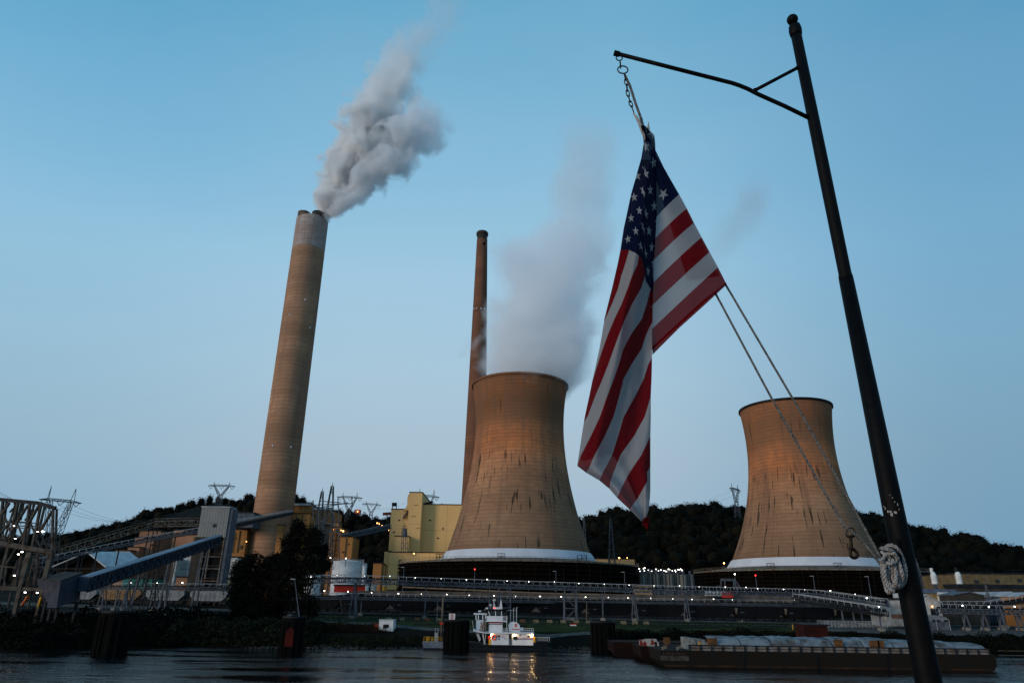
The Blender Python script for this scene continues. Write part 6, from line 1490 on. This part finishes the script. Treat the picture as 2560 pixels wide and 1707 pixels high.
# chain link fence right of the gravel yard
fn = thing('chain_link_fence', 'pale chain-link fence running left from the white block house', 'fence', pcen(2050, 2210, 1560, 204))
q = MB(); X0, X1 = at(2044, 1555, 204).x, at(2215, 1555, 204).x
for k in range(21): x = X0+(X1-X0)*k/20; q.bar((x, 204, gz(x, 204)), (x, 204, gz(x, 204)+1.9), .07)
q.bar((X0, 204, gz(X0, 204)+1.85), (X1, 204, gz(X1, 204)+1.85), .06); q.build('posts', M['pale_steel'], fn)
q = MB(); x = X0
while x < X1:
    z = gz(x, 204); q.bar((x, 204, z), (x+1.8, 204, z+1.85), .022); q.bar((x+1.8, 204, z), (x, 204, z+1.85), .022); x += .22
q.build('wire_mesh', M['pale_steel'], fn)
# utility poles standing before the yard
for i, (xt, yt, xb, yb, Y, lab) in enumerate(((1224, 1466, 1222, 1545, 204, 'thin grey steel post rising behind the towboat wheelhouse'), (888, 1470, 884, 1556, 203, 'thin dark pole between the foreground tree and the white site hut'), (1467, 1502, 1466, 1556, 204, 'short timber pole with rusty lower half near the third mooring cell'), (1094, 1500, 1092, 1556, 204, 'slim dark pole left of the broad mooring cell'), (2497, 1508, 2514, 1572, 196, 'leaning grey pole in front of the right-hand conveyor'), (300, 1478, 294, 1545, 200, 'pale thin pole before the tan hopper wagon'))):
    b_ = at(xb, yb, Y); g_ = gz(b_.x, Y); tt_ = at(xt, yt, Y); t = thing('utility_pole', lab, 'pole', (b_.x, Y, g_), 'plain poles standing along the bank')
    MB().tube([(b_.x, Y, g_-.2), (tt_.x, Y, tt_.z)], [.16, .1], 8).build('shaft', M['grey_steel'] if i != 2 else bpy.data.materials['bare_timber'], t)
    MB().bar((tt_.x-.5, Y, tt_.z-.4), (tt_.x+.5, Y, tt_.z-.4), .1).build('crossarm', M['dark_steel'], t)
# ---------------------------------------------------------------- lit pole lamps
def lamp_master(kind, R_, h):
    t = thing('pole_lamp', '', 'lamp', (0, 0, 0)); q = MB(); q.tube([(0, 0, -h), (0, 0, -.25)], [.11, .07], 6); q.build('pole', M['grey_steel'], t)
    MB().ball((0, 0, 0), R_, 5).build('lamp_globe', M[kind], t)
    MB().cyl((0, 0, R_*.9), R_*.9, .08, 8).build('lamp_cap', M['dark_steel'], t)
    return t
rows_ = [
 ('lamp_white', 260, 'row of white lamps above the long upper conveyor', [(911, 1438), (975, 1440), (1038, 1443), (1103, 1445), (1166, 1448), (1218, 1448), (1268, 1451), (1322, 1453), (1386, 1454), (1447, 1457), (1511, 1459), (1573, 1461), (1635, 1463), (1699, 1464), (1748, 1466), (1813, 1467), (1865, 1468), (1894, 1470), (1959, 1472), (2012, 1473), (2076, 1476), (2138, 1485)], 'white pole lamp above the long upper conveyor', .24),
 ('lamp_white', 276, 'row of white lamps along the retaining wall', [(811, 1476), (870, 1478), (929, 1481), (996, 1483), (1053, 1484), (1117, 1485), (1173, 1487), (1235, 1488), (1289, 1490), (1350, 1490), (1403, 1491), (1464, 1492), (1521, 1493), (1570, 1494), (1627, 1495), (1682, 1496), (1730, 1497), (1784, 1497), (1831, 1498), (1986, 1500)], 'white pole lamp along the retaining wall above the black train', .22),
 ('lamp_white', 284, 'white lamps below the enclosed conveyor', [(327, 1456), (393, 1457), (456, 1456), (521, 1455), (584, 1453), (597, 1434)], 'white lamp in the yard below the enclosed conveyor', .25),
 ('lamp_white', 296, 'white lamps around the white tanks', [(778, 1441), (843, 1437), (826, 1394), (865, 1395)], 'white lamp around the large white tank', .24),
 ('lamp_orange', 395, 'orange lamps on the plant structures', [(616, 1353), (833, 1323), (853, 1325), (858, 1327), (1035, 1383), (1465, 1380), (1548, 1394), (1568, 1394), (1810, 1407), (2040, 1397), (894, 1278)], 'orange lamp on the plant structures', .38),
 ('lamp_orange', 520, 'orange lamps stepping down the wooded slope', [(943, 1307), (948, 1309), (955, 1313), (960, 1317), (972, 1325)], 'orange lamp in the line down the wooded slope', .36),
 ('lamp_green', 205, 'bright lamps at the right', [(2167, 1494), (2197, 1516), (2406, 1513), (2472, 1516), (2537, 1516)], 'bright lamp beside the right-hand conveyors', .20),
]
OR = ['first', 'second', 'third', 'fourth', 'fifth', 'sixth', 'seventh', 'eighth', 'ninth', 'tenth', 'eleventh', 'twelfth', 'thirteenth', 'fourteenth', 'fifteenth', 'sixteenth', 'seventeenth', 'eighteenth', 'nineteenth', 'twentieth', 'twenty-first', 'twenty-second', 'twenty-third', 'twenty-fourth', 'twenty-fifth', 'twenty-sixth', 'twenty-seventh', 'twenty-eighth']
for kind, Y, grp, pts, lab, R_ in rows_:
    R_ *= .68
    m0 = None
    for i, (x, y) in enumerate(pts):
        Yj = Y+random.uniform(-3, 3); p = at(x, y, Yj)
        if m0 is None:
            m0 = lamp_master(kind, R_, 3.2 if kind != 'lamp_orange' else 2.2); t = m0; t['group'] = grp
        else: t = dup(m0, (0, 0, 0), '', grp)
        t.location = p; t['label'] = '%s, %s from the left' % (lab, OR[i]); k_ = random.choice((.75, .9, 1, 1, 1.2, 1.45)); t.scale = (k_, k_, 1 if kind != 'lamp_orange' else k_)
# taller lamp masts with dark heads in front of the basins
for i, (x, yt, yb, Y, red, lab) in enumerate(((1187, 1424, 1470, 290, 1, 'slim lamp mast with a small red light before the left basin'), (1010, 1418, 1470, 288, 0, 'slim unlit lamp mast before the left end of the left basin'), (1390, 1428, 1472, 290, 0, 'slim unlit lamp mast before the middle of the left basin'), (1561, 1430, 1474, 290, 0, 'slim unlit lamp mast before the right end of the left basin'), (1889, 1439, 1476, 294, 1, 'slim lamp mast with a small red light before the right basin'), (1837, 1436, 1474, 292, 2, 'slim lamp mast with a white light beside the grey gantry'), (2033, 1440, 1480, 292, 0, 'slim unlit lamp mast before the middle of the right basin'), (2170, 1441, 1496, 292, 0, 'slim unlit lamp mast near the right end of the right basin'))):
    p = at(x, yt, Y); g_ = gz(p.x, Y); t = thing('lamp_mast', lab, 'lamp mast', (p.x, Y, g_), 'slim lamp masts before the basins')
    MB().tube([(p.x, Y, g_), (p.x, Y, p.z)], [.2, .1], 6).build('pole', M['grey_steel'], t)
    if red: MB().ball((p.x, Y, p.z+.25), .26, 5).build('lamp_globe', M['lamp_red'] if red == 1 else M['lamp_white'], t)
    else: MB().box(p.x-1.3, p.x+.1, Y-.2, Y+.2, p.z, p.z+.18).build('lamp_head', M['pale_steel'], t)
# lights crowded over the grey silos
SL = [(1598, 1421), (1600, 1427), (1609, 1420), (1611, 1426), (1621, 1424), (1629, 1427), (1640, 1422), (1646, 1426), (1652, 1424), (1660, 1425), (1664, 1427), (1667, 1429), (1671, 1422), (1675, 1424), (1681, 1426), (1688, 1425), (1695, 1423), (1699, 1424), (1702, 1422), (1705, 1425), (1689, 1428), (1612, 1419)]
rk = thing('silo_gantry', 'light steel catwalk gantry over the row of grey silos', 'gantry', at(1600, 1430, 350))
q = MB()
for y in (1423, 1428): q.bar(at(1592, y, 350), at(1710, y+2, 350), .25)
for x in range(1592, 1712, 9): q.bar(at(x, 1421, 350), at(x, 1436, 350), .2)
q.build('frame', M['grey_steel'], rk)
m0 = None
for i, (x, y) in enumerate(sorted(SL)):
    p = at(x, y, 349+random.random()*4)
    if m0 is None:
        m0 = thing('silo_lamp', '', 'lamp', (0, 0, 0), 'bright lamps crowded above the grey silos'); MB().ball((0, 0, 0), .2, 5).build('lamp_globe', M['lamp_white'], m0); MB().bar((0, 0, -1.4), (0, 0, -.2), .1).build('bracket', M['dark_steel'], m0); t = m0
    else: t = dup(m0, (0, 0, 0), '')
    t.location = p; t['label'] = 'bright lamp above the grey silos, %s from the left' % OR[i]
# grey loading gantry left of the right basin
gg = thing('loading_gantry', 'grey steel loading gantry with teeth along its top, before the right basin', 'gantry', pcen(1800, 1850, 1475, 290))
q = MB()
q.bar(at(1802, 1449, 290), at(1838, 1450, 290), .5)
for k in range(9): q.bar(at(1803+4.2*k, 1449, 290), at(1803+4.2*k, 1445, 290), .25)
for x0, y0, x1, y1 in ((1803, 1449, 1801, 1475), (1812, 1450, 1812, 1475), (1834, 1449, 1835, 1476), (1838, 1450, 1856, 1477), (1836, 1455, 1846, 1476), (1790, 1466, 1802, 1464)): q.bar(at(x0, y0, 290), at(x1, y1, 290), .4)
q.build('frame', M['grey_steel'], gg)
tk = thing('parked_tanker', 'parked white and red tanker trailer under the loading gantry', 'trailer', pcen(1790, 1822, 1490, 282.0))
p = at(1763, 1483, 280); p2 = at(1820, 1484.5, 280); g_ = 13.2
MB().tube([p, p2], .9, 12).build('tank_body', M['white'], tk)
q = MB(); q.bar(p+Vector((0, 0, -1.1)), p2+Vector((0, 0, -1.1)), 1.6, .3)
for x in (p.x+1, p.x+2.2, p2.x-1.5): q.cyl((x, 279.2, p.z-1.8), .45, .4, 8)
q.build('chassis', M['dark_steel'], tk)
MB().box(p2.x-2.6, p2.x+1.6, 279, 281, p.z-1.4, p.z+.6).build('red_cab', M['red'], tk)
# ---------------------------------------------------------------- pylons and masts
M['pylon'] = mat('pylon_steel', (.07, .085, .10), (.05, .06, .07), .7, .3)
def lattice_leg(q, a, b, w0, w1, n, t=.2):
    a, b = Vector(a), Vector(b); pr = None
    for i in range(n+1):
        f = i/n; c = a.lerp(b, f); w = (w0+(w1-w0)*f)/2; cs_ = [c+Vector((sx*w, sy*w, 0)) for sx, sy in ((-1, -1), (1, -1), (1, 1), (-1, 1))]
        for k in range(4): q.bar(cs_[k], cs_[(k+1) % 4], t*.7)
        if pr:
            for k in range(4): q.bar(pr[k], cs_[k], t); q.bar(pr[k], cs_[(k+1) % 4], t*.6)
        pr = cs_
def pylon(label, xc, yb, yt, Y, half, tilt=0, t=.35, vees=True, horns=True, base=None, wk=.34):
    """delta-type pylon: waist, V arms, truss beam with two earth-wire horns"""
    P = lambda x, y, dy=0: at(x, y, Y+dy)
    B = P(xc, yt); g_ = base if base is not None else gz(B.x, Y)-1
    o = thing('transmission_pylon', label, 'pylon', (B.x, Y, g_), 'steel transmission pylons')
    a = R(tilt); ux = Vector((math.cos(a), math.sin(a), 0))
    L = half; c = Vector((B.x, Y, 0)); zt_ = P(xc, yt).z; q = MB(); zw = g_+(zt_-g_)*.55; zb_ = g_+(zt_-g_)*.86
    w = L*wk
    lattice_leg(q, (c.x, Y, g_), (c.x, Y, zw), w*1.5, w*.7, 5, t)
    for s in (-1, 1):
        p0 = c+Vector((0, 0, zw)); p1 = c+ux*(s*L*.52)+Vector((0, 0, zb_)); lattice_leg(q, p0+ux*s*w*.3, p1, w*.5, w*.25, 4, t*.8)
        if horns: q.bar(p1+ux*(-w*.1), p1+ux*(s*w*.12)+Vector((0, 0, zt_-zb_)), t*.9); q.bar(p1+ux*(w*.2*s), p1+ux*(s*w*.12)+Vector((0, 0, zt_-zb_)), t*.8)
    q.build('tower_body', M['pylon'], o)
    q = MB(); dz = Vector((0, 0, L*.10))
    bl, br = c+ux*(-L)+Vector((0, 0, zb_)), c+ux*L+Vector((0, 0, zb_))
    b0, b1 = c+ux*(-L*.55)+Vector((0, 0, zb_))+dz, c+ux*(L*.55)+Vector((0, 0, zb_))+dz
    for dy in (-w*.12, w*.12):
        D = Vector((0, dy, 0)); q.bar(bl+D, br+D, t*1.2); q.bar(b0+D, b1+D, t); q.bar(bl+D, b0+D, t); q.bar(br+D, b1+D, t)
        n = 8
        for i in range(n): f0, f1 = i/n, (i+1)/n; u = b0.lerp(b1, f0); v = u.lerp(u, 0)-dz; u2 = b0.lerp(b1, f1); q.bar((u if i % 2 else v)+D, ((u2-dz) if i % 2 else u2)+D, t*.5)
    q.build('cross_beam', M['pylon'], o)
    if vees:
        q = MB()
        for f in (-.78, 0, .78):
            m = c+ux*(L*f)+Vector((0, 0, zb_-L*.22)); q.bar(m+ux*(-L*.17)+Vector((0, 0, L*.20)), m, t*.9); q.bar(m+ux*(L*.17)+Vector((0, 0, L*.20)), m, t*.9)
        q.build('insulators', M['pylon'], o)
    return c, ux, L, zb_
p1 = pylon('large transmission pylon standing just right of the truss unloader', 160, 1400, 1218, 420, 10.8, 44, .36, base=12, wk=.72)
p2 = pylon('small pylon on the left ridge above the wooded slope', 556, 1250, 1205, 800, 15, 8, .42)
p3 = pylon('wide pylon on the skyline left of the yellow powerhouse', 876, 1278, 1231, 760, 13.5, 12, .42)
p4 = pylon('pylon behind the roof of the yellow powerhouse', 1068, 1282, 1222, 690, 13.5, 28, .38)
p5 = pylon('small distant pylon on the skyline in the gap before the yellow powerhouse', 930, 1285, 1252, 860, 12, 25, .34)
p6 = pylon('pylon on the ridge between the flag and the right cooling tower', 1836, 1250, 1209, 780, 14, 48, .38)
def mast(label, xt, yt, Y, w, t=.25, base=None):
    p = at(xt, yt, Y); g_ = gz(p.x, Y) if base is None else base; o = thing('lattice_mast', label, 'mast', (p.x, Y, g_), 'slender lattice masts'); q = MB()
    n = max(5, int((p.z-g_)/(w*1.6))); lattice_leg(q, (p.x, Y, g_), (p.x, Y, p.z), w, w*.12, min(n, 16), t); q.build('frame', M['pylon'], o)
    MB().bar((p.x, Y, p.z-.2), (p.x, Y, p.z+1.6), t*.8).build('tip_rod', M['pylon'], o)
mast('tall tapering lattice mast above the ochre boiler house, right one of two', 831, 1215, 340, 8.5, .34)
mast('narrower lattice mast above the ochre boiler house, left one of two', 806, 1228, 340, 7.5, .3)
mast('tall lattice mast against the dark hill between the towers', 1526, 1297, 440, 6, .35)
mast('thin lattice mast hugging the right side of the left cooling tower', 1460, 1293, 450, 4.5, .3)
mast('small lattice mast before the right-hand warehouses', 2464, 1462, 236, 2.2, .14)
mast('thin lattice mast right beside the flagpole', 2292, 1405, 300, 2.5, .2)
sb = thing('substation_gantry', 'tangle of steel substation crossarms between the lattice masts over the ochre roofs', 'gantry', at(815, 1275, 338))
q = MB()
for x0, y0, x1, y1 in ((778, 1262, 880, 1258), (790, 1270, 870, 1256), (800, 1252, 852, 1256), (783, 1250, 783, 1300), (880, 1240, 880, 1270), (845, 1240, 845, 1268), (798, 1300, 850, 1318), (800, 1318, 832, 1276), (832, 1276, 842, 1330), (797, 1330, 852, 1330), (797, 1262, 797, 1350), (846, 1262, 850, 1470)): q.bar(at(x0, y0, 338), at(x1, y1, 338), .4)
q.build('frame', M['pylon'], sb)
ho = thing('headframe', 'tiny red-roofed frame beside the left wall of the yellow powerhouse', 'headframe', at(970, 1310, 500)); q = MB()
for x in (967, 976): q.bar(at(x, 1284, 500), at(x, 1312, 500), .4)
q.build('frame', M['dark_steel'], ho); q = MB(); q.bar(at(957, 1284.5, 500), at(978, 1283, 500), .7, 2); q.build('roof', mat('dull_red_roof', (.25, .06, .04)), ho)
rs = thing('red_hut', 'small red lit hut among the trees on the skyline', 'hut', at(894, 1280, 640)); q = MB(); bbox(q, 888, 900, 1273, 640, 5, 1283); q.build('wall', mat('lit_red_wall', (.6, .12, .07)), rs)
MB().bar(at(893, 1290, 641), at(893, 1274, 641), .4).build('post', M['dark_steel'], rs)
# overhead wires between the pylons
def wire(label, a, b, sag, r=.06):
    a, b = Vector(a), Vector(b); pts = [a.lerp(b, i/20)-Vector((0, 0, sag*4*(i/20)*(1-i/20))) for i in range(21)]
    tag(MB().tube(pts, r, 4).build('power_line', M['pylon'], origin=a), label, 'power line', 'overhead power lines')
c, ux, L, zb_ = p1
for i, f in enumerate((-.78, 0, .78)):
    a = c+ux*(L*f)+Vector((0, 0, zb_-L*.22)); c2_, u2_, L2_, z2_ = p2; b = c2_+u2_*(L2_*f)+Vector((0, 0, z2_-L2_*.22))
    wire('%s power line from the large left pylon to the ridge pylon' % ('left', 'middle', 'right')[i], a, b, 22)
    wire('%s power line leaving the large left pylon toward the frame edge' % ('left', 'middle', 'right')[i], a, at(-80, 1150+18*i, 300), 6)
c, ux, L, zb_ = p4; c3_, u3_, L3_, z3_ = p3
for i, f in enumerate((-.8, .8)): wire('%s power line between the powerhouse pylon and the skyline pylon' % ('left', 'right')[i], c+ux*(L*f)+Vector((0, 0, zb_-3)), c3_+u3_*(L3_*f)+Vector((0, 0, z3_-3)), 10)
c, ux, L, zb_ = p6
for i, f in enumerate((-.8, .8)): wire('%s power line from the right-hand ridge pylon running left behind the flag' % ('upper', 'lower')[i], c+ux*(L*f)+Vector((0, 0, zb_-3)), at(1450, 1286+6*i, 800), 12)
# ---------------------------------------------------------------- trees and bushes
def leafy(name, crowns, m, parent, n, size, rg):
    C_ = []
    for (x, y, z, rx, ry, rz, wgt) in crowns:
        k = int(n*wgt); p = rg.normal(size=(k, 3)); p /= np.linalg.norm(p, axis=1)[:, None]; p *= (rg.random((k, 1))**.45)
        # clumps: pull leaves toward a handful of centres
        cc = rg.normal(size=(14, 3)); cc /= np.linalg.norm(cc, axis=1)[:, None]; cc *= .78; j = rg.integers(0, 14, k); p = np.where(rg.random((k, 1)) < .62, cc[j]+rg.normal(size=(k, 3))*.20, p)
        C_.append(p*np.array([rx, ry, rz])+np.array([x, y, z]))
    C_ = np.concatenate(C_); V, Fq = quads(C_, 0, rg.uniform(size*.55, size*1.2, len(C_)), rg); return fast(name, V, Fq, m, parent)
rg = np.random.default_rng(5)
def crown(x, y, Y, wx, hy): p = at(x, y, Y); s_ = ((p-O).dot(fw))/F; return (p.x, Y+rg.uniform(-1, 1), p.z, wx*s_, wx*s_*.8, hy*s_, 1)
YT = 188; bx = at(762, 1560, YT)
tr1 = thing('river_tree', 'tall dark leafy tree on the bank in front of the ochre boiler house', 'tree', (bx.x, YT, gz(bx.x, YT)), 'dark trees by the river')
cr = [crown(742, 1320, YT, 20, 24), crown(757, 1352, YT, 40, 36), crown(728, 1360, YT, 26, 28), crown(785, 1345, YT, 26, 28), crown(742, 1398, YT, 48, 40), crown(790, 1400, YT, 34, 36), crown(720, 1425, YT, 40, 34), crown(765, 1440, YT, 46, 34), crown(805, 1415, YT, 24, 16), crown(802, 1375, YT, 18, 14), crown(716, 1392, YT, 22, 20), crown(752, 1485, YT, 40, 40), crown(705, 1470, YT, 40, 40), crown(770, 1520, YT, 30, 26)]
leafy('crown', cr, M['leaf_dark'], tr1, 1500, .32, rg)
q = MB(); g_ = gz(bx.x, YT); top_ = at(748, 1322, YT)
q.tube([(bx.x, YT, g_-.3), (bx.x-.3, YT, g_+5), (top_.x+.6, YT, (g_+top_.z)/2), (top_.x, YT, top_.z)], [.5, .42, .28, .08], 8)
for c_ in cr[1:11]:
    s_ = g_+4+rg.random()*9; q.tube([(bx.x-.3, YT, min(s_, c_[2]-1)), ((bx.x+c_[0])/2, c_[1], (s_+c_[2])/2), (c_[0], c_[1], c_[2])], [.2, .13, .05], 5)
q.build('trunk', M['bark'], tr1)
YT2 = 192; bx = at(640, 1560, YT2); tr2 = thing('river_tree', 'broad rounded dark tree left of the tall one on the bank', 'tree', (bx.x, YT2, gz(bx.x, YT2)), 'dark trees by the river')
cr = [crown(640, 1415, YT2, 50, 32), crown(606, 1430, YT2, 30, 30), crown(680, 1420, YT2, 34, 34), crown(620, 1470, YT2, 48, 44), crown(668, 1475, YT2, 50, 44), crown(600, 1495, YT2, 30, 36), crown(640, 1520, YT2, 54, 36), crown(696, 1515, YT2, 36, 32), crown(606, 1540, YT2, 34, 18)]
leafy('crown', cr, M['leaf_dark'], tr2, 3000, .34, rg)
q = MB(); g_ = gz(bx.x, YT2); q.tube([(bx.x, YT2, g_-.3), (bx.x, YT2, g_+4), (bx.x+.5, YT2, g_+10)], [.45, .35, .15], 8)
for c_ in cr: q.tube([(bx.x, YT2, g_+2), ((bx.x+c_[0])/2, c_[1], (g_+3+c_[2])/2), (c_[0], c_[1], c_[2])], [.2, .13, .05], 5)
q.build('trunk', M['bark'], tr2)
# scrub along the water's edge: one mass nobody could count
def scrub(name, label, X0, X1, Yf, n, hh, m, seed, sz=.35, wid=6):
    r_ = np.random.default_rng(seed); X = r_.uniform(X0, X1, n); d = r_.uniform(.3, wid, n); P = []
    for x, dd in zip(X, d):
        y = (Yf(x) if callable(Yf) else Yf)+dd; hgt = hh*(.45+.55*abs(nz(x*.16, seed, dd*.1))*2.0)*min(1, .4+dd/3); P.append((x, y, max(.05, gz(x, y))+r_.random()*hgt))
    V, Fq = quads(np.array(P), 0, r_.uniform(sz*.5, sz*1.2, n), r_); o = fast(name, V, Fq, m); tag(o, label, None, kind='stuff'); return o
M['leaf_rust'] = mat('autumn_scrub_leaves', (.022, .010, .004), (.006, .005, .003), .9, .5)
scrub('bank_scrub', 'low green scrub along the water edge on the left bank', -78, -45, shore, 26000, 3.6, M['leaf'], 1, .34, 12)
scrub('bank_scrub', 'dark scrub covering the far left bank under the unloader', -150, -72, shore, 26000, 3.6, M['leaf_dark'], 2, .42, 26)
scrub('bank_scrub', 'low green scrub below the white site hut', -46, -6, shore, 14000, .8, M['leaf'], 3, .24, 6)
scrub('bank_scrub', 'dark scrub behind the barges on the right bank', 26, 180, shore, 52000, 2.3, M['leaf_dark'], 4, .34, 9)
scrub('bank_scrub', 'rust-tinted weeds above the right bank scrub', 48, 90, lambda x: shore(x)+7, 9000, 1.3, M['leaf_rust'], 5, .26, 6)
scrub('bank_scrub', 'reddish weeds on the bank left of the white site hut', -52, -30, lambda x: shore(x)+9, 5000, 1.2, M['leaf_rust'], 6, .24, 8)
scrub('yard_weeds', 'sparse weeds along the trackside', -110, 120, lambda x: 200, 9000, .7, M['leaf'], 7, .2, 14)
# stones along the water line
r_ = np.random.default_rng(9); v, f = blob(1, 1, 3); VV, FF2 = [], []; b0 = 0
for k in range(700):
    x = r_.uniform(-60, 40); y = shore(x)+r_.uniform(-.6, 1.6); s_ = r_.uniform(.12, .5); VV.append(v*s_*np.array([1.4, 1, .7])+np.array([x, y, max(0, gz(x, y))])); FF2.append(f+b0); b0 += len(v)
tag(fast('riprap_stones', np.concatenate(VV), np.concatenate(FF2), mat('riprap_stone', (.05, .048, .044), (.02, .02, .018), .9, 2)), 'scattered stones along the water line', kind='stuff')
